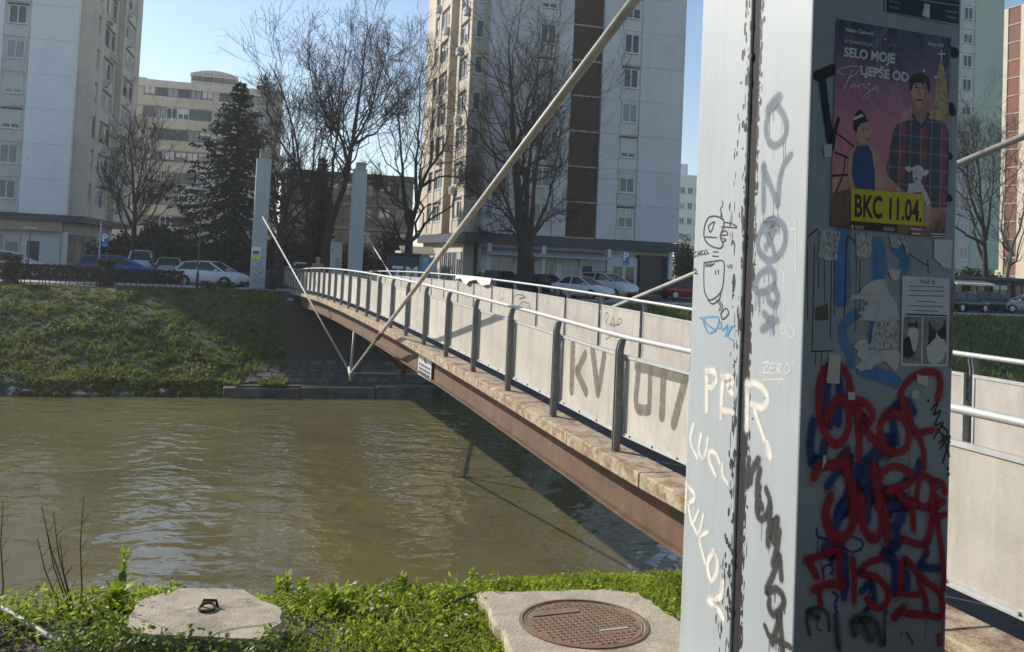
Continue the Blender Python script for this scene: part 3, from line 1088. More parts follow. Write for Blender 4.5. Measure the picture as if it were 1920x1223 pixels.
graffiti(LEFT, L2, [(0.007, [(355, 135), (300, 105), (240, 115), (210, 180), (205, 260), (240, 320), (320, 350), (350, 320), (330, 260), (355, 180), (355, 135)]),
                    (0.006, [(275, 148), (240, 180), (250, 225), (270, 200), (285, 145)]), (0.006, [(218, 262), (300, 268)]), (0.006, [(355, 150), (420, 162), (452, 190), (340, 186)]),
                    (0.006, [(338, 230), (368, 214), (385, 245), (328, 250)]), (0.006, [(335, 268), (372, 285), (345, 302)]), (0.005, [(330, 120), (338, 85), (345, 120)]), (0.005, [(338, 85), (332, 50), (348, 20), (345, -10)]),
                    (0.006, [(205, 460), (275, 450), (352, 450), (356, 560), (335, 680), (255, 745), (212, 690), (203, 590), (205, 460)]), (0.005, [(275, 376), (312, 378)]), (0.005, [(268, 408), (312, 412)]),
                    (0.006, [(335, 680), (320, 740), (270, 775), (235, 745)]), (0.005, [(300, 745), (330, 790), (318, 830)]), (0.005, [(318, 740), (345, 790), (335, 830)]), (0.006, [(332, 850), (372, 808), (392, 850), (348, 892), (332, 850)]),
                    (0.005, [(142, 375), (120, 392), (125, 416), (147, 405)]), (0.005, [(157, 375), (160, 410)]), (0.005, [(157, 393), (174, 388)]), (0.005, [(174, 370), (177, 405)]), (0.005, [(196, 366), (182, 380), (190, 398), (200, 392)]),
                    (0.005, [(208, 364), (210, 396), (218, 392)]), (0.005, [(225, 360), (228, 390), (240, 386)]), (0.005, [(385, 480), (393, 500)]), (0.005, [(402, 475), (408, 497)]), (0.005, [(290, 520), (294, 548)]), (0.005, [(312, 515), (316, 545)]),
                    (0.005, [(125, 520), (140, 505), (145, 535), (128, 540), (160, 545)]), (0.007, [(415, 320), (425, 290), (438, 322)]), (0.005, [(218, 492), (222, 468), (232, 488), (240, 468), (246, 490)]), (0.005, [(255, 490), (256, 468), (270, 476), (258, 482), (285, 465)])],
         SP_ink, 'black marker doodle of a round head over a bottle shape')
graffiti(LEFT, L2, [(0.009, [(172, 882), (310, 876), (300, 962), (240, 996), (205, 925), (188, 878)]), (0.009, [(205, 890), (225, 930), (270, 960), (292, 985)]), (0.009, [(335, 915), (345, 975), (385, 935), (368, 1022), (405, 955), (445, 940)]),
                    (0.009, [(420, 945), (385, 1020), (430, 1055)]), (0.008, [(300, 955), (330, 960)])], SP_cyan, 'blue marker scribble')

# black flakes where paint has peeled along the joint
fl = MB()
fl.uv = []
rf = random.Random(3)
yj0, yj1 = PYA, PYA + PYG
for i in range(1000):
    z = rf.uniform(0.1, 6.9)
    side = rf.random()
    if side < 0.5:
        y = yj1 + abs(rf.gauss(0, 0.018)) + (0.05 + 0.03 * math.sin(z * 3) if rf.random() < 0.45 else 0.004)
    else:
        y = yj0 - abs(rf.gauss(0, 0.012)) - 0.004
    sy, sz = rf.uniform(0.002, 0.012) * (1.6 if rf.random() < .15 else 1), rf.uniform(0.005, 0.035)
    if z < 2.6 and rf.random() < 0.4:
        sz *= 1.6
    o = 0.0001 + 0.00000005 * i
    b = len(fl.v)
    k = rf.randint(5, 7)
    for q in range(k):
        t = 2 * math.pi * q / k
        r = rf.uniform(0.5, 1.1)
        fl.v.append((-o, y + sy * r * math.cos(t), z + sz * r * math.sin(t)))
        fl.uv.append((0.5, 0.5))
    fl.f.append(tuple(range(b, b + k)))
tag(fl.build('paint_flakes', M_black, near_pylon), kind='stuff')

# ---- shaded front side: light blue overpaint, torn paper, red and blue letters
graffiti(FRONT, S0, [(0.10, [(330, 80), (320, 240), (330, 420), (310, 560)]), (0.09, [(600, 170), (605, 280), (600, 380)]), (0.07, [(740, 200), (800, 260), (790, 340)]), (0.06, [(420, 690), (335, 780), (330, 880), (380, 1000), (380, 1060)]),
                     (0.07, [(560, 800), (550, 860)]), (0.08, [(480, 1120), (600, 1150), (720, 1200)])], SP_lblue, 'light blue paint smears')
graffiti(FRONT, S0, [(0.004, [(55, 150), (58, 740)]), (0.005, [(110, 150), (92, 960)]), (0.004, [(140, 280), (142, 500)]), (0.004, [(186, 280), (188, 600)]), (0.005, [(240, 280), (232, 880)]), (0.004, [(265, 290), (262, 700)]),
                     (0.006, [(420, 150), (385, 100), (355, 160), (340, 700)]), (0.004, [(430, 280), (424, 820)]), (0.004, [(458, 280), (455, 660)]), (0.006, [(85, 975), (250, 970)]), (0.004, [(165, 980), (160, 1100)]), (0.004, [(120, 980), (118, 1080)]),
                     (0.005, [(835, 230), (940, 300), (985, 320)]), (0.005, [(975, 270), (980, 380)]), (0.006, [(60, 100), (130, 40)])], SP_ink, 'thin black drips')
graffiti(FRONT, S1, [(0.045, [(250, 250), (240, 400), (262, 560)]), (0.05, [(140, 540), (120, 700), (135, 850), (200, 815), (232, 690)]), (0.05, [(335, 200), (345, 330), (330, 540)]), (0.04, [(760, 430), (800, 380), (870, 380), (910, 455)]),
                     (0.05, [(765, 440), (755, 560), (770, 690), (712, 655)]), (0.085, [(450, 940), (540, 860), (640, 760)]), (0.05, [(255, 1020), (300, 950), (400, 760)]), (0.07, [(560, 900), (555, 1080), (400, 1150), (350, 1223)]), (0.05, [(690, 1075), (790, 1040), (850, 1005)]), (0.04, [(950, 850), (925, 940)]),
                     (0.04, [(500, 470), (520, 500)]), (0.06, [(760, 1180), (800, 1170)])], SP_blue, 'dark blue sprayed strokes')
graffiti(FRONT, S2, [(0.05, [(350, 270), (380, 180), (440, 60)]), (0.05, [(590, 20), (590, 210)]), (0.05, [(760, 130), (850, 105)]), (0.06, [(850, 200), (800, 280), (820, 400), (720, 480), (800, 560), (800, 760)]), (0.045, [(420, 500), (425, 680), (410, 800)]),
                     (0.045, [(1000, 580), (1120, 590)]), (0.04, [(1035, 480), (975, 590)]), (0.05, [(885, 640), (890, 720)]), (0.07, [(285, 430), (360, 405)]), (0.04, [(550, 760), (620, 690), (640, 800)]), (0.012, [(260, 670), (260, 580), (310, 565), (330, 600), (310, 630)]),
                     (0.012, [(205, 290), (220, 350), (300, 365), (360, 340)]), (0.012, [(480, 350), (545, 380), (550, 430), (480, 465), (410, 430), (410, 390)]), (0.012, [(330, 770), (365, 800), (340, 860), (360, 920)]), (0.03, [(310, 510), (320, 540)]), (0.03, [(580, 900), (640, 850)])],
         SP_blue, 'dark blue sprayed loops')
r = 0.05
graffiti(FRONT, S1, [(r, [(425, 300), (405, 190), (350, 115), (265, 105), (205, 190), (180, 350), (192, 490), (232, 620), (305, 705), (365, 680), (410, 590), (415, 470), (395, 385), (340, 362), (290, 405), (240, 510)])], SP_red, 'red sprayed letter with a tall loop')
graffiti(FRONT, S1, [(r, [(490, 800), (492, 640), (478, 400)]), (r, [(440, 385), (520, 380), (590, 455), (575, 530), (510, 555), (560, 620), (650, 720), (720, 765)])], SP_red, 'red sprayed letter R')
graffiti(FRONT, S1, [(r, [(705, 480), (655, 560), (668, 690), (735, 765), (825, 755), (870, 680), (860, 560), (795, 480), (715, 472)])], SP_red, 'red sprayed letter O')
graffiti(FRONT, S1, [(0.045, [(1090, 360), (1112, 250), (1090, 165), (1000, 152), (880, 210), (812, 320), (850, 430), (925, 605), (1050, 598)]), (0.04, [(930, 620), (980, 740), (988, 880)])], SP_red, 'red sprayed hooked letter')
graffiti(FRONT, S1, [(0.06, [(150, 950), (190, 890), (290, 860), (380, 840)]), (0.06, [(385, 840), (410, 960), (455, 1080), (475, 1223)])], SP_red, 'red sprayed letter J')
graffiti(FRONT, S2, [(0.06, [(478, -10), (492, 150), (470, 280), (420, 350), (340, 345), (285, 260), (275, 150), (310, 50)])], SP_red, 'red sprayed hook below the letter J')
graffiti(FRONT, S2, [(0.055, [(545, 60), (550, 240), (625, 370), (695, 300), (690, 100), (660, -60), (640, -180)]), (0.045, [(740, 380), (730, 200), (700, 60)])], SP_red, 'red sprayed letter U')
graffiti(FRONT, S1, [(0.05, [(640, 1180), (640, 990), (710, 890), (800, 880), (885, 930), (870, 1000), (720, 1060)]), (0.03, [(780, 1060), (850, 1180)])], SP_red, 'red sprayed letter P')
graffiti(FRONT, S1, [(0.04, [(925, 1140), (955, 970), (990, 945), (1050, 1000), (1055, 1200)]), (0.045, [(1050, 980), (1130, 1010), (1170, 1070)]), (0.05, [(880, 1140), (1000, 1190), (1130, 1150)])], SP_red, 'red sprayed letter A')
graffiti(FRONT, S2, [(0.04, [(835, 40), (925, 150), (940, 290)]), (0.045, [(860, 365), (950, 400), (1040, 395), (1075, 250), (1085, 60)]), (0.04, [(1110, 205), (1200, 180)]), (0.04, [(1115, 220), (1145, 400), (1170, 600), (1182, 745)]), (0.05, [(900, 90), (940, 110)]), (0.03, [(1030, 380), (1040, 470)])], SP_red, 'red sprayed crossing strokes')
graffiti(FRONT, S2, [(0.045, [(140, 520), (250, 490), (365, 455), (370, 600), (392, 700)]), (0.045, [(145, 530), (205, 650)]), (0.05, [(190, 745), (290, 710), (400, 715)]), (0.035, [(222, 760), (235, 860)])], SP_red, 'red sprayed letter A in the lowest word')
graffiti(FRONT, S2, [(0.04, [(480, 520), (490, 650), (488, 830)]), (0.045, [(690, 515), (575, 560), (540, 630), (655, 655), (745, 760), (725, 860), (655, 885), (590, 820)])], SP_red, 'red sprayed letters I and S')
graffiti(FRONT, S2, [(0.042, [(840, 730), (850, 560), (885, 525), (1000, 660), (1130, 770), (1185, 870), (1140, 950), (1045, 935), (1025, 820), (980, 690)]), (0.04, [(835, 775), (965, 790)]), (0.06, [(800, 950), (850, 900)]), (0.05, [(900, 930), (1000, 940)]), (0.03, [(1130, 1100), (1130, 1160)])],
         SP_red, 'red sprayed letters at the right of the lowest word')
graffiti(FRONT, S2, [(0.03, [(150, 1080), (130, 960), (160, 900), (220, 890), (285, 930), (300, 1050)]), (0.06, [(160, 920), (200, 950)]), (0.012, [(215, 960), (210, 1040), (240, 1060)]), (0.06, [(490, 1070), (480, 990), (560, 950), (650, 1000), (690, 1140)]), (0.05, [(350, 960), (360, 1100), (370, 1180)]), (0.08, [(560, 1010), (600, 1100)]), (0.02, [(890, 1080), (930, 1150)]), (0.01, [(835, 1100), (850, 1070)]), (0.03, [(720, 920), (720, 1160)])],
         SP_thin, 'dark washed stencil heads near the foot')
graffiti(FRONT, S1, [(0.009, [(1040, 440), (1090, 395), (1062, 480), (1112, 450), (1072, 560), (1132, 540), (1062, 660)]), (0.009, [(1090, 590), (1190, 690)]), (0.009, [(1110, 740), (1190, 640), (1130, 850)]), (0.009, [(1120, 560), (1170, 620), (1100, 700)]), (0.009, [(1130, 640), (1185, 800)]), (0.012, [(1018, 370), (1020, 376)]), (0.014, [(1168, 890), (1170, 896)]), (0.014, [(1178, 930), (1178, 938)])],
         SP_ink, 'black marker tag written down the edge')
graffiti(FRONT, C4, [(0.05, [(490, 280), (555, 258)]), (0.04, [(515, 290), (528, 400), (545, 520)])], SP_ink, 'thick black letter T')
for wd0, pt0 in ((0.05, [(994, 192), (1006, 196)]), (0.04, [(992, 395), (997, 415)]), (0.032, [(984, 575), (988, 580)]), (0.032, [(982, 730), (986, 735)])):
    graffiti(FRONT, C4, [(wd0, pt0)], SP_ink, 'black dot near the edge')
graffiti(FRONT, C4, [(0.006, [(488, 620), (505, 605), (525, 625), (490, 665), (530, 655)]), (0.005, [(530, 690), (545, 720)])], SP_chalk, 'faint white digit')

# ------------------------------------------------------------------ paper


class Sheet:
    """a paper thing glued on the front side; corners are photo readings"""

    def __init__(s, name, quad, tf, label, cat, off):
        q = [FRONT.pt(*tf(p)) for p in quad]      # TL TR BR BL
        s.q = q
        s.a0 = min(p[0] for p in q)
        s.z0 = min(p[1] for p in q)
        s.off = off
        s.n = 0
        s.root = gempty(name, PW + s.a0, PU, PZ + s.z0, label, cat)

    def poly(s, name, pts, tf, mat, smooth=0):
        P = [FRONT.pt(*tf(p)) for p in pts]
        if smooth:
            P = smooth_line(P + [P[0]], smooth)[:-1]
        s.n += 1
        o = s.off + 0.00003 * s.n
        mb = MB()
        mb.add([(p[0] - s.a0, -o, p[1] - s.z0) for p in P], [tuple(range(len(P)))[::-1]])
        me = mb.mesh(name)
        bm = bmesh.new()
        bm.from_mesh(me)
        bmesh.ops.triangulate(bm, faces=bm.faces[:])
        bm.to_mesh(me)
        bm.free()
        me.materials.append(mat)
        ob = bpy.data.objects.new(name, me)
        return link(ob, s.root)

    def sheet(s, mat, name='paper', thick=0.0008):
        mb = MB()
        f = [(p[0] - s.a0, -s.off, p[1] - s.z0) for p in s.q]
        b = [(p[0] - s.a0, -s.off + thick, p[1] - s.z0) for p in s.q]
        mb.add(f + b, [(0, 3, 2, 1), (4, 5, 6, 7), (0, 1, 5, 4), (1, 2, 6, 5), (2, 3, 7, 6), (3, 0, 4, 7)])
        return mb.build(name, mat, s.root)

    def line(s, name, strokes, tf, mat):
        mb = MB()
        for width, pts in strokes:
            s.n += 1
            add_ribbon(mb, None, [FRONT.pt(*tf(p)) for p in pts], width, s.off + 0.00003 * s.n, to3=lambda a_, z_, o_: (a_ - s.a0, -o_, z_ - s.z0))
        s.n += 1
        return mb.build(name, mat, s.root)

    def text(s, txt, quad, tf, mat, bold=0.0, spacing=1.0, shear=0.0):
        me = text_mesh(txt, 1.0, bold, 0, 1.0, spacing, shear)
        xs = [v.co.x for v in me.vertices]
        ys = [v.co.y for v in me.vertices]
        x0, x1, y0, y1 = min(xs), max(xs), min(ys), max(ys)
        Q = [np.array(FRONT.pt(*tf(p))) for p in quad]
        s.n += 1
        o = s.off + 0.00003 * s.n
        for v in me.vertices:
            a_ = (v.co.x - x0) / (x1 - x0)
            b_ = (v.co.y - y0) / (y1 - y0)
            p = (Q[3] * (1 - a_) + Q[2] * a_) * (1 - b_) + (Q[0] * (1 - a_) + Q[1] * a_) * b_
            v.co = (p[0] - s.a0, -o, p[1] - s.z0)
        me.materials.clear()
        me.materials.append(mat)
        ob = bpy.data.objects.new('lettering', me)
        return link(ob, s.root)


def gradient_print(name, stops, h, rough=0.35):
    m = bpy.data.materials.new(name)
    m.use_nodes = True
    t = m.node_tree
    b = t.nodes['Principled BSDF']
    b.inputs['Roughness'].default_value = rough
    tc = _n(t, 'ShaderNodeTexCoord')
    sx = _n(t, 'ShaderNodeSeparateXYZ')
    t.links.new(tc.outputs['Object'], sx.inputs[0])
    nz = _n(t, 'ShaderNodeTexNoise')
    nz.inputs['Scale'].default_value = 4
    t.links.new(tc.outputs['Object'], nz.inputs['Vector'])
    ma = _n(t, 'ShaderNodeMath', operation='MULTIPLY_ADD')
    ma.inputs[1].default_value = 0.2
    t.links.new(nz.outputs['Fac'], ma.inputs[0])
    t.links.new(sx.outputs[2], ma.inputs[2])
    mr = _n(t, 'ShaderNodeMapRange')
    mr.inputs['From Min'].default_value = 0.1
    mr.inputs['From Max'].default_value = h + 0.1
    t.links.new(ma.outputs[0], mr.inputs['Value'])
    rp = _n(t, 'ShaderNodeValToRGB')
    els = rp.color_ramp.elements
    els[0].position, els[0].color = stops[0][0], stops[0][1] + (1,)
    els[1].position, els[1].color = stops[-1][0], stops[-1][1] + (1,)
    for p, c in stops[1:-1]:
        e = els.new(p)
        e.color = c + (1,)
    t.links.new(mr.outputs[0], rp.inputs['Fac'])
    t.links.new(rp.outputs[0], b.inputs['Base Color'])
    wr = _n(t, 'ShaderNodeTexNoise')
    wr.inputs['Scale'].default_value = 5
    wr.inputs['Distortion'].default_value = 1.5
    t.links.new(tc.outputs['Object'], wr.inputs['Vector'])
    bp = _n(t, 'ShaderNodeBump')
    bp.inputs['Strength'].default_value = 0.35
    bp.inputs['Distance'].default_value = 0.03
    t.links.new(wr.outputs['Fac'], bp.inputs['Height'])
    t.links.new(bp.outputs[0], b.inputs['Normal'])
    return m


def plaid_print():
    m = bpy.data.materials.new('plaid_print')
    m.use_nodes = True
    t = m.node_tree
    b = t.nodes['Principled BSDF']
    b.inputs['Roughness'].default_value = 0.4
    tc = _n(t, 'ShaderNodeTexCoord')
    prev = None
    for (ax, sc, col, thr, amt, ph) in ((0, 62, (0.50, 0.07, 0.09), 0.45, 0.9, 0.4), (2, 70, (0.04, 0.07, 0.15), 0.0, 0.6, 0.0), (0, 124, (0.62, 0.58, 0.55), 0.93, 0.75, 0.3), (2, 95, (0.40, 0.36, 0.36), 0.9, 0.6, 1.0)):
        sx = _n(t, 'ShaderNodeSeparateXYZ')
        t.links.new(tc.outputs['Object'], sx.inputs[0])
        m1 = _n(t, 'ShaderNodeMath', operation='MULTIPLY_ADD')
        m1.inputs[1].default_value = sc
        m1.inputs[2].default_value = ph
        t.links.new(sx.outputs[ax], m1.inputs[0])
        sn = _n(t, 'ShaderNodeMath', operation='SINE')
        t.links.new(m1.outputs[0], sn.inputs[0])
        mr = _n(t, 'ShaderNodeMapRange')
        mr.inputs['From Min'].default_value = thr
        mr.inputs['From Max'].default_value = thr + 0.12
        mr.inputs['To Max'].default_value = amt
        t.links.new(sn.outputs[0], mr.inputs['Value'])
        mx = _n(t, 'ShaderNodeMixRGB')
        mx.inputs['Color1'].default_value = (0.07, 0.08, 0.12, 1)
        mx.inputs['Color2'].default_value = col + (1,)
        t.links.new(mr.outputs[0], mx.inputs['Fac'])
        if prev is not None:
            t.links.new(prev, mx.inputs['Color1'])
        prev = mx.outputs[0]
    t.links.new(prev, b.inputs['Base Color'])
    return m


idt = lambda p: p
ink_w = flat('ink_white', (0.86, 0.85, 0.84), 0.4)
ink_k = flat('ink_black', (0.015, 0.015, 0.017), 0.4)
ink_skin = flat('ink_skin', (0.72, 0.42, 0.30), 0.4, var=0.15, scale=25)
ink_skin2 = flat('ink_skin_dark', (0.50, 0.26, 0.18), 0.4, var=0.1)
ink_hair = flat('ink_hair', (0.02, 0.015, 0.013), 0.4)
ink_blue = flat('ink_blue', (0.02, 0.085, 0.26), 0.4, var=0.2, scale=12)
ink_yel = flat('ink_yellow', (0.85, 0.62, 0.0), 0.4)
ink_gold = flat('ink_gold', (0.62, 0.42, 0.18), 0.4, var=0.6, scale=60)
ink_brown = flat('ink_brown', (0.22, 0.12, 0.07), 0.4, var=0.4, scale=30)

po = Sheet('theatre_poster', [(1568, 36), (1782, 72), (1771, 446), (1556, 425)], idt, 'pink and navy theatre poster with a man, a woman and a yellow strip', 'poster', 0.0035)
hh = po.q[0][1] - po.z0
po.sheet(gradient_print('poster_print', [(0.0, (0.16, 0.08, 0.06)), (0.10, (0.38, 0.18, 0.12)), (0.22, (0.76, 0.36, 0.26)), (0.36, (0.80, 0.27, 0.36)), (0.52, (0.78, 0.27, 0.38)), (0.72, (0.46, 0.20, 0.32)), (0.86, (0.15, 0.12, 0.20)), (1.0, (0.07, 0.09, 0.14))], hh))
po.poly('ground_print', [(85, 780), (240, 740), (245, 1015), (80, 1050)], P2, ink_brown)
po.line('branch_print', [(0.018, [(140, 150), (110, 260), (90, 400)]), (0.008, [(120, 270), (190, 320), (270, 385)]), (0.008, [(110, 435), (220, 480)]), (0.009, [(90, 635), (235, 625)]), (0.006, [(200, 480), (180, 620), (120, 770)])], P2, ink_k)
po.poly('tower_print', [(1185, 470), (1235, 700), (1275, 1140), (1060, 1150), (1120, 900), (1150, 640)], P1, ink_gold)
po.line('star_print', [(0.006, [(1160, 455), (1225, 455)]), (0.006, [(1190, 415), (1190, 500)]), (0.012, [(1130, 695), (1134, 695)]), (0.012, [(1005, 630), (1010, 630)]), (0.008, [(600, 300), (604, 302)]), (0.006, [(695, 360), (697, 360)])], P1, ink_w)
po.poly('shirt_print', [(560, 500), (605, 250), (640, 195), (770, 150), (835, 235), (900, 145), (1040, 180), (1075, 260), (1080, 500), (1065, 900), (880, 910), (870, 800), (700, 770), (560, 640), (545, 560)], P2, plaid_print())
po.poly('neck_print', [(880, 950), (1050, 950), (1060, 1080), (1010, 1190), (975, 1210), (930, 1150), (890, 1050)], P1, ink_skin2)
po.poly('face_print', [(868, 770), (900, 720), (1020, 720), (1050, 790), (1052, 880), (1012, 985), (965, 1015), (912, 985), (872, 890)], P1, ink_skin, smooth=3)
po.poly('ear_print', [(848, 850), (870, 845), (880, 900), (865, 920)], P1, ink_skin2)
po.poly('hair_print', [(862, 840), (858, 730), (900, 665), (980, 648), (1050, 690), (1078, 780), (1070, 860), (1048, 850), (1035, 775), (960, 755), (900, 760), (880, 830)], P1, ink_hair)
po.line('features_print', [(0.0045, [(905, 778), (945, 770)]), (0.0045, [(985, 775), (1030, 785)]), (0.006, [(915, 803), (940, 803)]), (0.006, [(990, 808), (1018, 808)]), (0.004, [(925, 935), (960, 928), (995, 937)])], P1, ink_hair)
po.line('nose_print', [(0.008, [(958, 800), (945, 865), (970, 875)])], P1, ink_skin2)
po.poly('face_shade_print', [(1005, 735), (1030, 760), (1048, 850), (1010, 975), (970, 1005), (1010, 900), (1015, 800)], P1, ink_skin2)
po.poly('face_shade_print', [(885, 900), (930, 985), (965, 1008), (915, 985), (880, 930)], P1, ink_skin2)
po.line('lips_print', [(0.005, [(930, 940), (960, 945), (985, 942)])], P1, flat('ink_lips', (0.45, 0.14, 0.12), 0.4))
po.line('collar_print', [(0.012, [(895, 1090), (930, 1160), (975, 1215)]), (0.012, [(1055, 1075), (1020, 1160), (980, 1215)])], P1, flat('ink_collar', (0.05, 0.06, 0.09), 0.4))
po.poly('arm_print', [(225, 430), (290, 390), (262, 480), (255, 610), (290, 745), (238, 745), (218, 600)], P2, ink_skin)
po.poly('arm_print', [(395, 400), (450, 400), (480, 470), (500, 600), (500, 770), (445, 765), (440, 560)], P2, ink_skin)
po.poly('neck_print', [(305, 330), (385, 330), (392, 392), (298, 398)], P2, ink_skin2)
po.poly('face_print', [(300, 215), (330, 180), (395, 185), (408, 260), (388, 345), (345, 365), (305, 345), (290, 270)], P2, ink_skin, smooth=3)
po.poly('hair_print', [(268, 245), (270, 150), (290, 95), (330, 70), (365, 110), (390, 175), (330, 190), (300, 230), (295, 270)], P2, ink_hair)
po.poly('hairband_print', [(264, 140), (340, 108), (352, 128), (270, 165)], P2, ink_w)
po.line('features_print', [(0.004, [(340, 240), (362, 245)]), (0.004, [(380, 240), (400, 240)]), (0.004, [(372, 325), (395, 325)])], P2, ink_hair)
po.poly('top_print', [(290, 388), (345, 378), (395, 380), (425, 440), (446, 600), (448, 760), (285, 745), (250, 620), (262, 460)], P2, ink_blue)
lamb = flat('ink_lamb', (0.82, 0.80, 0.77), 0.4, var=0.2, scale=40)
po.poly('lamb_body_print', [(735, 700), (840, 690), (895, 790), (922, 870), (890, 890), (840, 770), (720, 785)], P2, lamb)
po.poly('lamb_head_print', [(762, 570), (800, 545), (848, 558), (862, 610), (832, 690), (800, 705), (775, 670)], P2, lamb, smooth=3)
po.poly('lamb_ear_print', [(702, 560), (735, 550), (768, 575), (745, 605), (715, 592)], P2, lamb)
po.poly('lamb_ear_print', [(850, 592), (905, 580), (905, 610), (878, 638), (850, 628)], P2, lamb)
po.line('lamb_features_print', [(0.008, [(795, 658), (805, 658)]), (0.004, [(775, 605), (778, 605)]), (0.004, [(838, 605), (841, 605)])], P2, ink_k)
po.poly('hand_print', [(870, 880), (930, 890), (930, 1020), (900, 1070), (865, 1060)], P2, ink_skin)
po.poly('dark_band_print', [(250, 1020), (640, 1050), (640, 1110), (250, 1085)], P2, ink_k)  # black band below the yellow strip
po.poly('yellow_strip', [(248, 738), (866, 794), (862, 1062), (244, 1016)], P2, ink_yel)
po.text('BKC 11.04.', [(278, 785), (850, 838), (845, 1030), (275, 985)], P2, ink_k, bold=0.03, spacing=1.0)
po.text('KOMEDIJA', [(185, 300), (476, 345), (472, 390), (181, 343)], P1, ink_w, bold=0.008, spacing=1.15)
po.text('SELO MOJE', [(176, 380), (706, 450), (698, 590), (168, 512)], P1, ink_w, bold=0.036, spacing=1.0)
po.text('LJEPŠE OD', [(345, 548), (852, 622), (842, 782), (342, 702)], P1, ink_w, bold=0.036, spacing=1.0)
po.line('script_lettering', [(0.0035, [(180, 672), (105, 648), (150, 605), (260, 580), (332, 592), (300, 655), (215, 705)]), (0.004, [(258, 620), (215, 725), (168, 822)]), (0.003, [(285, 758), (240, 785), (255, 806), (288, 775), (292, 808), (325, 765), (322, 805), (352, 768), (378, 772)]),
                             (0.003, [(385, 760), (378, 810), (400, 805)]), (0.003, [(398, 770), (445, 760), (405, 815), (438, 835), (415, 915), (385, 930), (378, 900), (430, 850), (478, 815)]), (0.003, [(515, 785), (468, 810), (478, 835), (515, 800), (510, 840), (532, 842)]), (0.004, [(392, 738), (396, 738)])], P1, ink_w)
po.text('Melisa Ćatković', [(190, 168), (492, 212), (488, 266), (188, 220)], P1, ink_w, bold=0.02)
po.text('Adnan Alić', [(1042, 318), (1212, 345), (1208, 392), (1038, 365)], P1, ink_w, bold=0.02)
po.poly('logo_print', [(250, 1050), (265, 1050), (263, 1085), (250, 1085)], P2, ink_w)
po.line('logo_lines_print', [(0.0025, [(280, 1060), (355, 1066)]), (0.0025, [(280, 1075), (350, 1082)])], P2, ink_w)
po.poly('logo_print', [(520, 1070), (615, 1075), (612, 1105), (520, 1100)], P2, flat('ink_sand', (0.4, 0.36, 0.25), 0.4))
po.poly('logo_print', [(750, 1075), (850, 1080), (846, 1140), (745, 1135)], P2, flat('ink_pale_red', (0.35, 0.06, 0.08), 0.4))
po.line('logo_lines_print', [(0.006, [(755, 1085), (845, 1092)]), (0.006, [(765, 1125), (832, 1128)])], P2, ink_w)
po.line('logo_lines_print', [(0.005, [(925, 1125), (1040, 1132)]), (0.004, [(925, 1148), (1040, 1152)])], P2, ink_w)

tp = Sheet('event_poster', [(1662, -62), (1802, -40), (1795, 49), (1658, 21)], idt, 'dark navy poster at the very top of the foreground pylon', 'poster', 0.0035)
tp.sheet(flat('ink_border', (0.45, 0.44, 0.45), 0.4))
navy = flat('ink_navy', (0.008, 0.014, 0.028), 0.35)
TPc = crop(1640, 0, 11.29)
tp.poly('print_area', [(240, -600), (1790, -400), (1770, 520), (235, 245)], TPc, navy)
tp.line('divider_print', [(0.004, [(900, -10), (1330, 65), (1785, 130)])], TPc, flat('ink_border', (0.45, 0.44, 0.45), 0.4))
pal = flat('ink_pale_blue', (0.16, 0.24, 0.36), 0.4)
tp.line('small_print', [(0.006, [(310, 30), (515, 70)]), (0.008, [(320, 155), (480, 185)]), (0.008, [(1480, 235), (1745, 275)]), (0.008, [(1510, 350), (1715, 395)])], TPc, pal)
tp.poly('torn_patch', [(1040, 80), (1155, 100), (1150, 390), (1010, 350), (990, 300), (1020, 220)], TPc, lamb)
tp.poly('red_print', [(1640, -10), (1760, 20), (1755, 45), (1640, 30)], TPc, flat('ink_pale_red', (0.35, 0.06, 0.08), 0.4))

paper = pmat('weathered_paper', (0.74, 0.72, 0.69), 0.8, 0.12, 20, dirt=[((0.45, 0.44, 0.43), 0.55, 0.7, 25, (1, 1, 1), 0.6)])
news = pmat('newsprint', (0.68, 0.67, 0.64), 0.8, 0.15, 20, dirt=[((0.10, 0.10, 0.10), 0.5, 0.6, 110, (1, 1, 0.5), 0.8)])
white_p = pmat('white_paper', (0.85, 0.85, 0.86), 0.6, 0.05, 10)

ms = Sheet('cat_notice', [(778, 396), (1145, 418), (1128, 1090), (765, 1085)], S0, 'white missing cat notice with two cat photos in a plastic sleeve', 'notice', 0.0038)
ms.sheet(white_p)
ms.text('TRAŽI SE', [(905, 418), (1030, 426), (1028, 462), (903, 454)], S0, ink_k, bold=0.02)
for y0_, xa, xb in ((475, 832, 1092), (508, 830, 1096), (545, 825, 1095), (590, 888, 1035), (625, 830, 1090), (660, 868, 1050)):
    ms.line('small_print', [(0.0035, [(xa, y0_), (xb, y0_ + 8)])], S0, flat('ink_grey', (0.13, 0.13, 0.14), 0.5))
ms.line('bold_print', [(0.006, [(808, 690), (1115, 702)])], S0, ink_k)
cat_g = flat('photo_grey', (0.30, 0.30, 0.30), 0.4, var=0.5, scale=40)
ms.poly('cat_photo', [(790, 706), (925, 710), (918, 1068), (778, 1062)], S0, cat_g)
ms.poly('cat_photo', [(940, 708), (1120, 714), (1112, 1072), (932, 1068)], S0, cat_g)
cw, ck = flat('photo_white', (0.80, 0.79, 0.77), 0.4, var=0.15, scale=50), flat('photo_black', (0.02, 0.02, 0.02), 0.4)
ms.poly('cat_print', [(830, 800), (890, 800), (900, 860), (880, 960), (850, 960), (820, 860)], S0, cw, smooth=3)
ms.poly('cat_print', [(822, 790), (820, 745), (840, 760), (875, 758), (890, 730), (895, 800), (860, 780)], S0, ck)
ms.poly('cat_print', [(785, 890), (830, 860), (855, 960), (870, 1000), (790, 1020)], S0, ck, smooth=3)
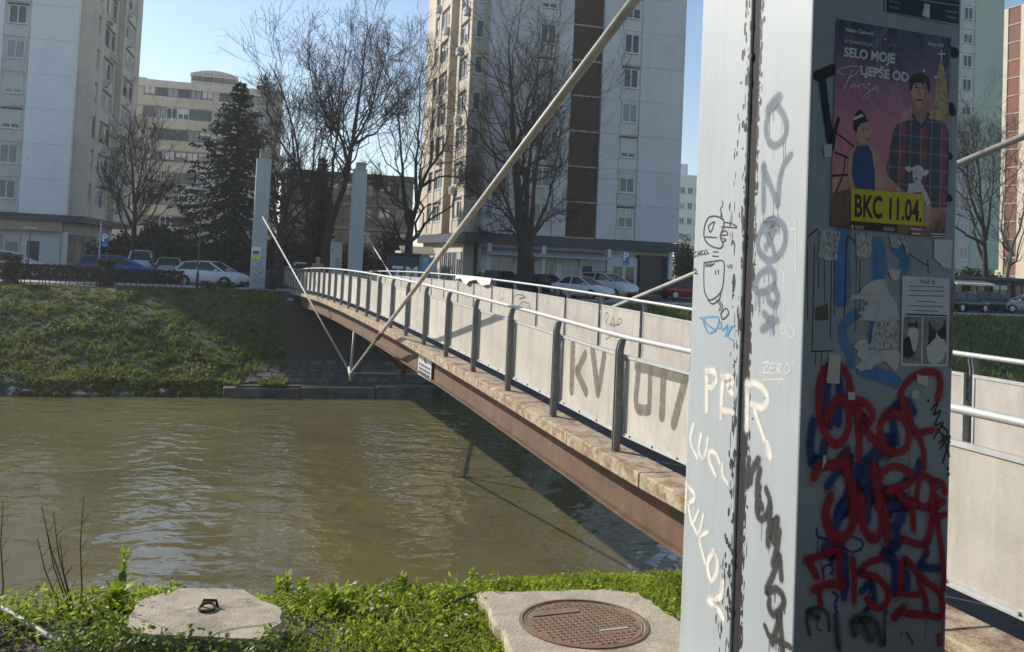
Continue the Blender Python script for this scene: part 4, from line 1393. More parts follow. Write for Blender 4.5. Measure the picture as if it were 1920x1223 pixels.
ms.poly('cat_print', [(960, 900), (1040, 830), (1105, 900), (1110, 980), (1060, 1060), (975, 1050)], S0, cw, smooth=3)
ms.poly('cat_print', [(975, 880), (980, 740), (1010, 800), (1040, 820), (1030, 870), (960, 940)], S0, ck)
ms.poly('cat_print', [(1042, 815), (1080, 790), (1105, 730), (1112, 880), (1075, 880), (1045, 850)], S0, ck)
ms.poly('cat_print', [(1042, 830), (1060, 900), (1045, 925), (1020, 900)], S0, cw)
ms.poly('sleeve_edge', [(1148, 420), (1170, 422), (1160, 1100), (1135, 1098)], S0, flat('plastic_edge', (0.28, 0.29, 0.30), 0.2))
ms.line('sleeve_holes', [(0.003, [(1160, 480), (1158, 560)]), (0.003, [(1157, 640), (1155, 700)]), (0.003, [(1152, 760), (1148, 880)]), (0.003, [(1147, 930), (1145, 1040)])], S0, ink_k)


def scrap(name, quad, tf, mat, label, off=0.0035, cat='paper scrap'):
    pts = [FRONT.pt(*tf(p)) for p in quad]
    a0, z0 = min(p[0] for p in pts), min(p[1] for p in pts)
    n = len(pts)
    mb = MB()
    mb.v = [(p[0] - a0, -off, p[1] - z0) for p in pts] + [(p[0] - a0, -off + 0.0008, p[1] - z0) for p in pts]
    mb.f = [tuple(range(n))[::-1], tuple(range(n, 2 * n))] + [(i, (i + 1) % n, n + (i + 1) % n, n + i) for i in range(n)]
    me = mb.mesh(name)
    bm = bmesh.new()
    bm.from_mesh(me)
    bmesh.ops.triangulate(bm, faces=bm.faces[:])
    bm.to_mesh(me)
    bm.free()
    me.materials.append(mat)
    o = bpy.data.objects.new(name, me)
    link(o)
    o.location = G(PW + a0, PU, PZ + z0)
    o.rotation_euler = (0, 0, TH)
    return tag(o, label, cat)


scrap('torn_paper', [(640, 420), (585, 425), (520, 450), (470, 490), (455, 530), (390, 545), (375, 580), (470, 575), (520, 610), (480, 640), (500, 660), (430, 680), (470, 700), (440, 740), (500, 735), (560, 745), (758, 725), (730, 600), (690, 545), (655, 480)], S0, paper, 'large jagged grey paper remnant left of the cat notice')
scrap('torn_paper', [(735, 955), (600, 970), (530, 950), (500, 880), (440, 890), (405, 940), (440, 970), (430, 1010), (470, 1040), (420, 1090), (450, 1125), (545, 1110), (560, 1080), (640, 1045), (690, 1090), (715, 1135), (752, 1085), (765, 1000)], S0, paper, 'jagged pale paper remnant just below the newsprint scrap')
scrap('newsprint_scrap', [(555, 770), (580, 742), (750, 732), (742, 948), (515, 965), (540, 890)], S0, news, 'torn newsprint scrap beside the cat notice photos', 0.0037)
scrap('torn_paper', [(145, 35), (230, 45), (305, 60), (290, 160), (280, 278), (215, 280), (128, 268), (150, 150)], S0, news, 'crumpled newsprint remnant at the left below the theatre poster')
scrap('torn_paper', [(425, 72), (500, 70), (572, 90), (535, 130), (545, 200), (520, 262), (430, 270)], S0, news, 'crumpled newsprint remnant in the middle below the theatre poster')
scrap('torn_paper', [(680, 88), (800, 95), (828, 200), (815, 240), (780, 140), (740, 190), (690, 175)], S0, news, 'curled newsprint remnant above the cat notice')
scrap('torn_paper', [(665, 345), (770, 350), (740, 430), (700, 430)], S0, paper, 'small grey paper corner at upper left of the cat notice')
scrap('blank_note', [(1022, 118), (1160, 124), (1150, 342), (1082, 332), (1068, 300), (1020, 265)], S0, white_p, 'small white note with a clipped corner above the cat notice', cat='note')
tape = pmat('masking_tape', (0.72, 0.68, 0.60), 0.6, 0.06, 10)
scrap('tape_piece', [(222, 990), (308, 1003), (296, 1222), (198, 1216)], S0, tape, 'long upright cream tape over the red letter loop', 0.0042, 'tape')
scrap('tape_piece', [(930, 165), (958, 178), (1015, 188), (1016, 272), (930, 236)], S1, tape, 'cream tape piece under the right corner of the cat notice', 0.0042, 'tape')
scrap('tape_piece', [(897, 292), (942, 292), (940, 360), (890, 346)], S1, tape, 'tiny cream tape piece below the other one at right', 0.0042, 'tape')
scrap('tape_piece', [(404, 305), (457, 307), (456, 366), (403, 362)], S1, tape, 'tiny square tape on the red letter R', 0.0042, 'tape')
scrap('tape_piece', [(214, 790), (236, 788), (240, 830), (208, 895)], S1, tape, 'thin pointed tape sliver above the red letter J', 0.0042, 'tape')
scrap('tape_piece', crop(0, 0, 1)((0, 0)) and [(1543, 272), (1559, 270), (1558, 294), (1545, 296)], idt, tape, 'small pale sticker left of the theatre poster', 0.0042, 'sticker')
scrap('tape_piece', [(120, 645), (205, 610), (215, 735), (120, 735)], S0, flat('brown_tape', (0.16, 0.13, 0.09), 0.5), 'brown parcel tape patch among the black drips', 0.0036, 'tape')

# graffiti on the bridge panels
def panel_paint(side, i, strokes, mat, label):
    pn = PANELS[(side, i)]
    w_ = 0.0 if side == 'l' else 3.0
    mb = MB()
    um = pn.location.y
    sl = slope(um)
    for k, (width, pts) in enumerate(strokes):
        q = []
        for p in pts:
            w1, u1, z1 = at_w(p[0], p[1], w_ - 0.008)
            q.append((u1 - um, z1 - pn.location.z - sl * (u1 - um)))
        add_ribbon(mb, None, q, width, 0.0075 + 0.0004 * k, to3=lambda a_, z_, o_: (-o_, a_, z_))
    o = mb.build('graffiti', mat, pn)
    o['label'] = label


SP_faded = spray('faded_grey_paint', (0.19, 0.17, 0.13), 0.08, 0.72)
panel_paint('l', -1, [(0.17, [(1073, 650), (1071, 730)]), (0.13, [(1096, 665), (1082, 695)]), (0.13, [(1080, 695), (1098, 735)]), (0.15, [(1110, 657), (1120, 735)]), (0.13, [(1132, 665), (1122, 730)])], SP_faded, 'large faded grey letters K and V')
panel_paint('l', -2, [(0.10, [(1192, 688), (1284, 712)]), (0.12, [(1196, 690), (1192, 760), (1212, 770)]), (0.10, [(1218, 690), (1216, 770)]), (0.13, [(1243, 700), (1240, 780)]), (0.13, [(1284, 710), (1262, 795)])], SP_faded, 'large faded grey letters')
K3 = crop(1020, 500, 5.56)
panel_paint('r', 1, [(0.02, [K3(p) for p in ((650, 600), (632, 520), (655, 480), (668, 520), (640, 610))]), (0.02, [K3(p) for p in ((690, 610), (715, 530), (735, 600), (700, 590))]), (0.02, [K3(p) for p in ((760, 605), (775, 545), (810, 560), (780, 610))]), (0.02, [K3(p) for p in ((640, 760), (700, 720), (640, 700), (760, 740))]),
                     (0.02, [K3(p) for p in ((680, 600), (720, 620), (780, 600))])], SP_char, 'black looping tag')
SP_or = spray('spray_orange', (0.55, 0.25, 0.10), 0.3, 0.75)
panel_paint('r', 2, [(0.025, [K3(p) for p in ((250, 450), (270, 560), (260, 640))]), (0.025, [K3(p) for p in ((300, 640), (320, 520), (340, 640), (380, 600))]), (0.025, [K3(p) for p in ((390, 690), (400, 640), (412, 690))])], SP_or, 'faded orange tag')
K2 = crop(800, 480, 5.096)
panel_paint('r', 4, [(0.025, [K2(p) for p in ((830, 400), (870, 370), (940, 390), (880, 410), (950, 400))]), (0.025, [K2(p) for p in ((880, 480), (920, 440), (990, 470), (930, 520), (1000, 500))])], SP_char, 'dark scribbled tag')
panel_paint('r', 5, [(0.02, [K2(p) for p in ((725, 330), (740, 400), (700, 420))]), (0.02, [K2(p) for p in ((640, 460), (650, 500))])], SP_char, 'small dark scribble')
panel_paint('r', 3, [(0.02, [K2(p) for p in ((1080, 480), (1110, 420), (1130, 520), (1160, 440), (1190, 520))]), (0.02, [K2(p) for p in ((1070, 560), (1200, 600))])], spray('faded_blue_paint', (0.25, 0.33, 0.40), 0.3, 0.5), 'pale blue scribbles')

# ------------------------------------------------------------------ buildings
M_bgrey = pmat('render_pale_grey', (0.62, 0.625, 0.64), 0.9, 0.10, 0.35, bump=0.2, bscale=3,
               dirt=[((0.40, 0.40, 0.41), 0.55, 0.75, 0.5, (1, 1, 0.35), 0.6), ((0.22, 0.22, 0.23), 0.66, 0.70, 1.1, (1, 1, 0.6), 0.8)])
M_bwhite = pmat('render_blue_white', (0.84, 0.86, 0.89), 0.9, 0.05, 0.4, bump=0.15, bscale=3,
                dirt=[((0.70, 0.72, 0.76), 0.5, 0.75, 0.6, (1, 1, 0.4), 0.6), ((0.25, 0.25, 0.27), 0.665, 0.69, 1.7, (1.6, 1.6, 0.5), 0.85)])
M_cream = pmat('render_cream', (0.62, 0.53, 0.41), 0.9, 0.12, 0.5, bump=0.2, bscale=4,
               dirt=[((0.44, 0.37, 0.28), 0.5, 0.75, 0.8, (1, 1, 0.3), 0.6)])
M_creamd = pmat('render_grey_cream', (0.60, 0.55, 0.46), 0.9, 0.12, 0.5, bump=0.2, bscale=4,
                dirt=[((0.45, 0.41, 0.35), 0.5, 0.75, 0.8, (1, 1, 0.3), 0.6)])
M_olive = pmat('render_olive_recess', (0.25, 0.22, 0.16), 0.9, 0.15, 0.6)
M_spand = pmat('spandrel_panel', (0.60, 0.59, 0.57), 0.85, 0.08, 1.2, objvar=0.08, dirt=[((0.3, 0.29, 0.28), 0.5, 0.75, 1.2, (1, 1, 0.4), 0.5)])
M_spandc = pmat('spandrel_cream', (0.58, 0.50, 0.39), 0.85, 0.08, 1.2, objvar=0.12, dirt=[((0.3, 0.26, 0.2), 0.5, 0.75, 1.2, (1, 1, 0.4), 0.5)])
M_frame = flat('window_frame_white', (0.68, 0.69, 0.70), 0.4)
M_frameb = flat('window_frame_brown', (0.16, 0.12, 0.09), 0.5)
M_glass = pmat('window_glass', (0.045, 0.06, 0.075), 0.08, 0.3, 0.8, spec=0.6, objvar=0.5)
M_glassc = pmat('window_glass_curtain', (0.22, 0.24, 0.26), 0.15, 0.25, 1.5, stretch=(4, 4, 0.3), spec=0.6, objvar=0.4)
M_brown = pmat('brown_clinker', (0.125, 0.066, 0.044), 0.85, 0.25, 3, objvar=0.15)
M_ledge = flat('ledge_pale', (0.42, 0.40, 0.38), 0.8)
M_dark = flat('dark_fascia', (0.05, 0.06, 0.08), 0.6)
M_ac = flat('ac_casing', (0.60, 0.60, 0.58), 0.5)
_WIN = {}


def win_meshes(w, h, nm, fm, gm):
    key = (round(w, 2), round(h, 2), nm, fm.name, gm.name)
    if key in _WIN:
        return _WIN[key]
    t = 0.07
    b = MB()
    b.box(-w / 2, w / 2, -0.04, 0.06, -h / 2, -h / 2 + t).box(-w / 2, w / 2, -0.04, 0.06, h / 2 - t, h / 2)
    b.box(-w / 2, -w / 2 + t, -0.038, 0.06, -h / 2 + t, h / 2 - t).box(w / 2 - t, w / 2, -0.038, 0.06, -h / 2 + t, h / 2 - t)
    for k in range(1, nm + 1):
        x = -w / 2 + w * k / (nm + 1)
        b.box(x - 0.045, x + 0.045, -0.03, 0.055, -h / 2 + t, h / 2 - t)
    b.box(-w / 2 - 0.06, w / 2 + 0.06, -0.14, 0.0, -h / 2 - 0.06, -h / 2 - 0.003)
    f = b.mesh('window')
    f.materials.append(fm)
    p = MB().box(-w / 2 + t, w / 2 - t, 0.02, 0.04, -h / 2 + t, h / 2 - t).mesh('pane')
    p.materials.append(gm)
    _WIN[key] = (f, p)
    return f, p


rb = random.Random(12)


def window(parent, x, y, z, w, h, nm=1, rz=0.0, fm=None, gm=None):
    if gm is None:
        gm = M_glass if rb.random() < 0.62 else M_glassc
    f, p = win_meshes(w, h, nm, fm or M_frame, gm)
    o = inst('window', f, parent, (x, y, z), rz)
    inst('pane', p, o)
    if rb.random() < 0.38:
        d = rb.choice((0.25, 0.35, 0.5, 0.8))
        key = ('blind', round(w, 2), round(h, 2), d)
        if key not in _WIN:
            _WIN[key] = MB().box(-w / 2 + 0.072, w / 2 - 0.072, 0.004, 0.018, h / 2 - 0.07 - d * (h - 0.14), h / 2 - 0.075).mesh('blind')
            _WIN[key].materials.append(M_blind)
        inst('blind', _WIN[key], o)
    return o


FH = 2.82


def side_bay(parent, xf, sg, y0, y1, nf, zb, groups, wallmat, spmat, depth=1.35, wh=1.45, fm=None, nst=14):
    """bay of a long side; outer plane x = xf, facing sg (-1 left, +1 right); groups = list of (ya, yb, n windows)"""
    xi = xf - sg * depth
    top = zb + nst * FH
    xs = sorted((xf, xi))
    ys = [y0]
    for (a, b, n) in groups:
        ys += [a, b]
    ys.append(y1)
    for i in range(0, len(ys), 2):                       # pilasters
        if ys[i + 1] - ys[i] > 0.05:
            MB().box(xs[0], xs[1], ys[i], ys[i + 1], zb, top).build('pilaster', wallmat, parent)
    rz = -math.pi / 2 if sg < 0 else math.pi / 2
    for (a, b, n) in groups:
        xb = xf - sg * 0.22
        q = sorted((xb, xi + sg * 0.01))
        MB().box(q[0], q[1], a, b, zb, top).build('recess_wall', spmat, parent)
        for k in range(nf):
            z = zb + k * FH
            e = sorted((xb, xf - sg * 0.06))
            wj = (b - a) / n
            for m in range(n):
                MB().box(e[0], e[1], a + m * wj + 0.03, a + (m + 1) * wj - 0.03, z + 0.06, z + 0.98).build('spandrel', spmat, parent)
                window(parent, xb - sg * -0.07, a + (m + 0.5) * wj, z + 0.98 + 0.09 + wh / 2, wj - 0.12, wh, 0 if wj < 1.1 else 1, rz, fm if rb.random() < 0.7 else M_frameb)
            s = sorted((xb, xf + sg * 0.02))
            MB().box(s[0], s[1], a, b, z - 0.04, z + 0.05).build('slab_edge', M_ledge, parent)


def ac_unit(parent, x, y, z, sg):
    q = sorted((x, x + sg * 0.42))
    o = MB().box(q[0], q[1], y - 0.42, y + 0.42, z, z + 0.6).build('ac_unit', M_ac, parent, bevel=0.03)
    MB().lathe([(0.22, 0), (0.22, 0.02)], 12).build('fan_grille', M_dark, o, loc=(x + sg * 0.43, y - 0.08, z + 0.3)).rotation_euler = (0, math.pi / 2, 0)


def facade_strip(parent, x0, x1, nf, zb, ww, wh, zc, spmat, rec=0.12, y=0.0, fm=None, nst=14):
    MB().box(x0, x1, y + rec, y + 0.5, zb, zb + nst * FH).build('recess_wall', spmat, parent)
    xc = (x0 + x1) / 2
    for k in range(nf):
        z = zb + k * FH
        MB().box(x0 + 0.06, x1 - 0.06, y + 0.02, y + rec - 0.002, z - (FH - zc - wh / 2) + 0.28, z + zc - wh / 2 - 0.09).build('spandrel', spmat, parent)
        window(parent, xc, y + rec - 0.065, z + zc, ww, wh, 1, 0, fm)
        MB().box(xc - ww / 2 - 0.1, xc + ww / 2 + 0.1, y + 0.0, y + rec - 0.002, z + zc + wh / 2 + 0.02, z + zc + wh / 2 + 0.17).build('blind_box', M_dark if rb.random() < .5 else spmat, parent)


def panel_wall(parent, x0, x1, mat, nst=14):
    """storey-high precast panels with open joints"""
    for k in range(min(10, int(nst))):
        z = ZB + k * FH
        MB().box(x0, x1, rb.uniform(-0.008, 0.008), 0.49, z, z + FH - 0.018).build('wall_panel', mat, parent)
    MB().box(x0, x1, 0, 0.49, ZB + min(10, int(nst)) * FH, ZB + nst * FH).build('wall_panel', mat, parent)


ZB = 4.4
TOP = ZB + 14 * FH
M_blind = flat('roller_blind', (0.62, 0.60, 0.55), 0.8)
# ---- tower in the middle
tb = gempty('apartment_tower', 15.3, 61.6, -0.4, 'grey apartment tower in the centre with a brown clinker strip and sunlit cream side', 'apartment tower')
ZB = 4.4
TOP = ZB + 14 * FH
for (a_, b_) in ((0, 3.65), (5.55, 6.7), (9.3, 10.9), (12.65, 16.5)):
    panel_wall(tb, a_, b_, M_bgrey)
MB().box(0.02, 16.48, 0.5, 18.0, ZB - 0.02, TOP - 0.02).build('core', M_bgrey, tb)
facade_strip(tb, 3.65, 5.55, 9, ZB, 1.28, 1.55, 1.78, M_spand)
facade_strip(tb, 10.9, 12.65, 9, ZB, 1.28, 1.55, 1.78, M_spand)
lp = MB()
for k in range(21):
    lp.box(-1.25 + k * 0.12, -1.25 + k * 0.12 + 0.075, -0.05, 0.0, 0.05, FH - 0.1)
for k in range(9):
    lp.box(-1.27, 1.27, -0.02, 0.0, 0.15 + k * 0.3, 0.19 + k * 0.3)
lp.box(-1.28, 1.28, 0.0, 0.06, 0, FH)
LOUV = lp.mesh('clinker_panel')
LOUV.materials.append(M_brown)
for k in range(10):
    inst('clinker_panel', LOUV, tb, (8.0, 0.30, ZB + k * FH))
    MB().box(6.72, 9.28, 0.16, 0.36, ZB + k * FH - 0.05, ZB + k * FH + 0.06).build('slab_edge', M_ledge, tb)
# sunlit side
side_bay(tb, -1.35, -1, 1.0, 5.4, 11, ZB, [(1.75, 4.7, 3)], M_cream, M_spandc)
side_bay(tb, -1.35, -1, 8.3, 18.0, 11, ZB, [(9.0, 12.2, 3), (12.9, 14.6, 2)], M_cream, M_spandc)
MB().box(-0.45, 0.01, 5.42, 8.28, ZB, TOP).build('recess_wall', M_olive, tb)
for k in range(11):
    if k < 1:
        for q in range(9):
            MB().box(-0.52, -0.455, 5.6, 8.1, ZB + 0.15 + q * 0.28, ZB + 0.36 + q * 0.28).build('shutter_slat', pmat('rust_shutter', (0.25, 0.09, 0.045), 0.7, 0.2, 4), tb)
    MB().box(-0.62, -0.46, 5.45, 8.25, ZB + k * FH - 0.08, ZB + k * FH + 0.04).build('slab_edge', M_ledge, tb)
for k in range(9):        # narrow windows in the bay's end wall towards the river
    window(tb, -0.72, 0.96, ZB + k * FH + 1.75, 0.62, 1.4, 0)
    MB().box(-1.02, -0.42, 0.93, 0.995, ZB + k * FH + 0.1, ZB + k * FH + 0.95).build('spandrel', M_spand, tb)
for (y_, k) in ((4.2, 5), (3.8, 3), (9.4, 6), (11.6, 4), (2.3, 6), (10.2, 2), (4.4, 1), (3.0, 8), (13.2, 7)):
    ac_unit(tb, -1.28, y_, ZB + k * FH + 0.25, -1)
# ground floor
MB().box(0.3, 16.4, 1.4, 18, 0, ZB - 0.03).build('ground_floor_wall', M_bgrey, tb)
MB().box(-0.9, -0.02, 2.2, 17.6, 0, ZB - 0.5).build('ground_floor_wall', M_cream, tb)
MB().box(-1.4, 16.6, -0.12, 18, ZB - 0.75, ZB - 0.06).build('fascia', M_dark, tb)
for k in range(5):
    window(tb, -0.97, 3.2 + k * 1.5, 1.7, 1.3, 2.4, 1, -math.pi / 2)
M_awn = pmat('corrugated_awning', (0.40, 0.42, 0.44), 0.6, 0.1, 2, stretch=(12, 1, 1))
aw = MB().add([(0.3, -0.9, 2.85), (10.4, -0.9, 2.85), (10.4, 1.4, 3.35), (0.3, 1.4, 3.35), (0.3, -0.9, 2.75), (10.4, -0.9, 2.75), (10.4, 1.4, 3.28), (0.3, 1.4, 3.28)],
              [(0, 1, 2, 3), (4, 7, 6, 5), (0, 4, 5, 1), (1, 5, 6, 2), (2, 6, 7, 3), (3, 7, 4, 0)])
aw.build('awning', M_awn, tb)
for (x0, x1, z1) in ((1.0, 3.0, 2.7), (3.1, 4.6, 2.7), (5.4, 6.4, 2.7), (7.2, 8.4, 2.6)):
    window(tb, (x0 + x1) / 2, 1.34, z1 / 2 + 0.2, x1 - x0, z1 - 0.5, 1, 0, None, M_glassc)
M_shopw = flat('shop_white_wall', (0.62, 0.63, 0.64), 0.6)
for (x0, x1) in ((0.35, 0.95), (4.7, 5.3), (6.5, 7.1), (8.5, 10.6)):
    MB().box(x0, x1, 1.25, 1.39, 0, 2.9).build('shop_pier', M_shopw, tb)
dr = MB().box(8.75, 9.55, 1.16, 1.24, 0.1, 2.2).build('door', M_dark, tb)
for x in (0.6, 5.0, 10.5, 15.9):
    MB().box(x - 0.15, x + 0.15, -0.05, 0.25, 0, ZB - 0.76).build('column', M_bgrey, tb)
MB().box(11.0, 13.4, 0.9, 1.38, 0, 3.0).build('entrance_surround', M_shopw, tb)
MB().box(11.3, 12.1, 0.86, 0.89, 0.1, 2.3).build('door', M_glass, tb)
MB().box(12.4, 13.1, 0.86, 0.89, 0.1, 2.3).build('door', M_glass, tb)
MB().box(13.5, 16.3, 0.6, 1.38, 0, 3.3).build('dark_shopfront', flat('shaded_shopfront', (0.02, 0.022, 0.025), 0.4), tb)  # near-black colour carries the shade over the cafe front
# neighbour's small awning at the tower's side
ka = gempty('side_kiosk', 13.0, 69.5, -0.4, 'small cream awning kiosk with blue door against the central tower', 'kiosk')
MB().box(-2.4, 0.0, 0.0, 3.0, 0.0, 2.8).build('wall', M_creamd, ka)
MB().box(-2.0, -1.2, -0.05, -0.003, 0.0, 2.2).build('door', flat('blue_door', (0.05, 0.17, 0.34), 0.5), ka)
MB().add([(-2.6, -1.2, 2.6), (0.2, -1.2, 2.6), (0.2, 0.0, 3.2), (-2.6, 0.0, 3.2), (-2.6, -1.2, 2.5), (0.2, -1.2, 2.5), (0.2, 0.0, 3.1), (-2.6, 0.0, 3.1)],
         [(0, 1, 2, 3), (4, 7, 6, 5), (0, 4, 5, 1), (1, 5, 6, 2), (2, 6, 7, 3), (3, 7, 4, 0)]).build('awning', flat('cream_awning', (0.55, 0.5, 0.42), 0.8), ka)

# ---- tower at the left
TA = R_(12.5)
pa = hit(137, 200, Vector((0, 77, 0)), Vector((0, 1, 0)))
ta = empty('apartment_tower', (pa.x, pa.y, -0.4), TA, 'tall bluish white apartment tower at the left edge with patched plaster', 'apartment tower')
NA = 8.7  # height and unseen left end shaped to cast shade on the far bank
TOPA = ZB + NA * FH
for (a_, b_) in ((-3.55, 0.0), (-14.0, -5.55), (-22, -16.0)):
    panel_wall(ta, a_, b_, M_bwhite, NA)
MB().box(-21.98, -0.02, 0.5, 22.4, ZB - 0.02, TOPA - 0.02).build('core', M_bwhite, ta)
MB().box(-22.1, 1.3, -0.1, 22.5, TOPA, TOPA + 0.35).build('parapet', M_dark, ta)
facade_strip(ta, -5.55, -3.55, 8, ZB, 1.35, 1.5, 1.85, M_spand, nst=NA)
facade_strip(ta, -16.0, -14.0, 8, ZB, 1.35, 1.5, 1.85, M_spand, nst=NA)
side_bay(ta, 1.2, 1, 0.9, 9.8, 8, ZB, [(1.7, 2.9, 1), (4.6, 9.2, 4)], M_creamd, M_spand, 1.2, nst=NA)
MB().box(-0.01, 0.35, 9.82, 13.2, ZB, TOPA - 0.01).build('recess_wall', M_olive, ta)
side_bay(ta, 1.2, 1, 13.2, 22.4, 8, ZB, [(14.0, 19.5, 4)], M_creamd, M_spand, 1.2, nst=NA)
for (y_, k) in ((6.1, 6), (8.6, 7), (7.4, 5), (5.5, 4), (9.0, 3), (6.8, 2), (15.5, 6), (18.2, 5), (16.2, 4), (14.6, 7), (18.8, 3), (8.9, 5), (5.2, 6)):
    ac_unit(ta, 1.12, y_, ZB + k * FH + 0.2, 1)
MB().box(-21.9, -0.4, 1.0, 22, 0, ZB - 0.03).build('ground_floor_wall', M_bgrey, ta)
MB().box(-22.0, 1.3, -0.1, 22.3, ZB - 0.55, ZB - 0.06).build('fascia', M_dark, ta)
MB().box(-21.9, -0.3, 0.2, 0.99, ZB - 1.35, ZB - 0.56).build('shop_fascia', flat('tan_fascia', (0.40, 0.33, 0.26), 0.7), ta)
for k in range(7):
    x = -11.5 + k * 1.15
    window(ta, x + 0.5, 0.93, 1.45, 1.1, 2.6, 0, 0, M_frame, M_glassc)
MB().box(-3.35, -2.95, 0.75, 0.99, 0, 2.6).build('door_jamb', M_shopw, ta)
MB().box(-2.0, -0.5, 0.75, 0.99, 0, 2.6).build('door_jamb', M_shopw, ta)
MB().box(-2.95, -2.0, 0.9, 0.99, 0, 2.2).build('door', M_dark, ta)
MB().box(-2.95, -2.0, 0.76, 0.99, 2.2, 2.6).build('door_head', M_shopw, ta)
for x in (-0.2,):
    MB().box(x, x + 0.35, 0.25, 0.6, 0, ZB - 1.36).build('column', M_shopw, ta)
for k in range(4):
    MB().box(-0.39, -0.30, 2.0 + k * 3.2, 4.6 + k * 3.2, 0.2, 2.9).build('shop_window', M_glass, ta)

# ---- seven storey block behind the spruce
cb = gempty('apartment_block', -18.5, 122.4, -0.4, 'long beige mid-rise block with glazed loggia bands behind the spruce', 'apartment block')
M_beige = pmat('render_beige', (0.54, 0.49, 0.40), 0.9, 0.12, 0.4, dirt=[((0.50, 0.42, 0.24), 0.5, 0.7, 0.5, (1, 1, 0.5), 0.6), ((0.27, 0.24, 0.2), 0.55, 0.75, 0.9, (1, 1, 0.3), 0.5)])
MB().box(0, 21.8, 0.3, 12, 0, 23.7).build('wall', M_beige, cb)
MB().box(-0.1, 21.9, 0.0, 12.1, 22.9, 23.85).build('parapet', M_creamd, cb)
for k in range(8):
    z = 22.58 - k * FH
    MB().box(0.0, 21.8, 0.05, 0.298, z - 2.1, z - 0.82).build('balcony_band', M_beige, cb)
    window(cb, 2.7, 0.22, z, 1.45, 1.25, 1)
    for x0, n in ((4.3, 6), (13.6, 5)):
        for m in range(n):
            window(cb, x0 + m * 1.42 + 0.7, 0.22, z - 0.1, 1.36, 1.42, 1, 0, M_frameb if rb.random() < 0.8 else M_frame)
ph = MB().box(9.9, 15.8, 1.0, 8, 23.86, 25.0).build('roof_house', M_creamd, cb)
arch = [(9.8, 25.0)] + [(9.8 + 6.1 * t, 25.0 + 0.9 * math.sin(math.pi * (0.12 + 0.76 * t))) for t in np.linspace(0, 1, 9)] + [(15.9, 25.0)]
MB().prism(arch, 'y', 0.9, 8.1).build('curved_roof', M_creamd, ph)
for m in range(4):
    window(cb, 10.7 + m * 1.4, 0.94, 25.0 - 0.1, 1.25, 0.9, 0, 0, M_frameb)
MB().box(2.5, 4.3, 3, 5, 23.86, 24.5).build('roof_vent', M_creamd, cb)
MB().box(18.4, 19.3, 3, 4, 23.86, 24.9).build('chimney', M_brown, cb)

# ---- green tower and clinker tower at the right
gd = gempty('apartment_tower', 68.0, 81.8, -0.4, 'pale green apartment tower at the right behind the pylon', 'apartment tower')
M_green = pmat('render_pale_green', (0.48, 0.58, 0.48), 0.9, 0.06, 0.3)
for a_, b_ in ((0, 9.6), (11.6, 15.75)):
    MB().box(a_, b_, 0, 0.5, 4.0, 44).build('wall', M_green, gd)
MB().box(0.02, 15.73, 0.5, 6, 0, 43.9).build('core', M_green, gd)
MB().box(9.6, 11.6, 0.12, 0.5, 4.0, 44).build('recess_wall', M_spand, gd)
for k in range(13):
    z = 4.0 + k * FH
    window(gd, 10.6, 0.06, z + 1.67, 1.25, 1.45, 1)
    MB().box(9.66, 11.54, 0.02, 0.118, z - 0.2, z + 0.8).build('spandrel', M_spand, gd)
ge = gempty('apartment_tower', 113.3, 108.0, -0.4, 'sunlit tower at the right edge with a red-brown clinker strip', 'apartment tower')
ye = [at_w(x, 150, 113.3)[1] - 108.0 for x in (1926, 1912, 1888, 1880)]
M_brick = pmat('red_brown_clinker', (0.20, 0.085, 0.05), 0.85, 0.2, 3, objvar=0.1)
MB().box(0.3, 14, -6, ye[3] + 2, 0, 46).build('core', M_cream, ge)
MB().box(0, 0.3, -6, ye[1], 0, 46).build('wall', M_cream, ge)
MB().box(0, 0.3, ye[2], ye[3] + 2, 0, 46).build('wall', M_cream, ge)
for k in range(16):
    z = 1.0 + k * FH
    MB().box(0.12, 0.299, ye[1], ye[2], z, z + FH - 0.16).build('clinker_panel', M_brick, ge)
    MB().box(0.02, 0.298, ye[1], ye[2], z + FH - 0.16, z + FH).build('slab_edge', M_ledge, ge)

# ---- low block between the trees, far white block
fb_ = gempty('apartment_block', 3.0, 101.0, -0.4, 'low brown apartment block behind the bare trees beyond the bridge', 'apartment block')
M_dull = pmat('render_dull_brown', (0.14, 0.118, 0.098), 0.9, 0.2, 0.5)
MB().box(0, 14.5, 0.3, 10, 0, 11.0).build('wall', M_dull, fb_)
MB().box(-0.3, 14.8, 0.0, 10.3, 11.0, 11.7).build('parapet', flat('dark_parapet', (0.09, 0.08, 0.075), 0.8), fb_)
for k in range(4):
    for m in range(7):
        window(fb_, 1.2 + m * 2.0, 0.25, 1.6 + k * 2.75, 1.3, 1.35, 1, 0, M_frameb)
    MB().box(0, 14.5, 0.1, 0.298, 2.5 + k * 2.75, 3.4 + k * 2.75 - 0.7).build('floor_band', M_olive, fb_)
fw_ = gempty('distant_block', 78.5, 154, -0.4, 'distant white block seen in the gap right of the central tower', 'apartment block')
MB().box(0, 5, 0.3, 8, 0, 20.5).build('wall', M_bwhite, fw_)
MB().box(0.4, 2.2, 1, 4, 20.5, 22.6).build('roof_house', M_bwhite, fw_)
MB().tube([(1.0, 2, 22.6), (1.0, 2, 25)], 0.06, 5).build('antenna', M_dark, fw_)
for k in range(6):
    for m in range(3):
        window(fw_, 0.9 + m * 1.6, 0.25, 3 + k * 2.9, 1.0, 1.2, 1)

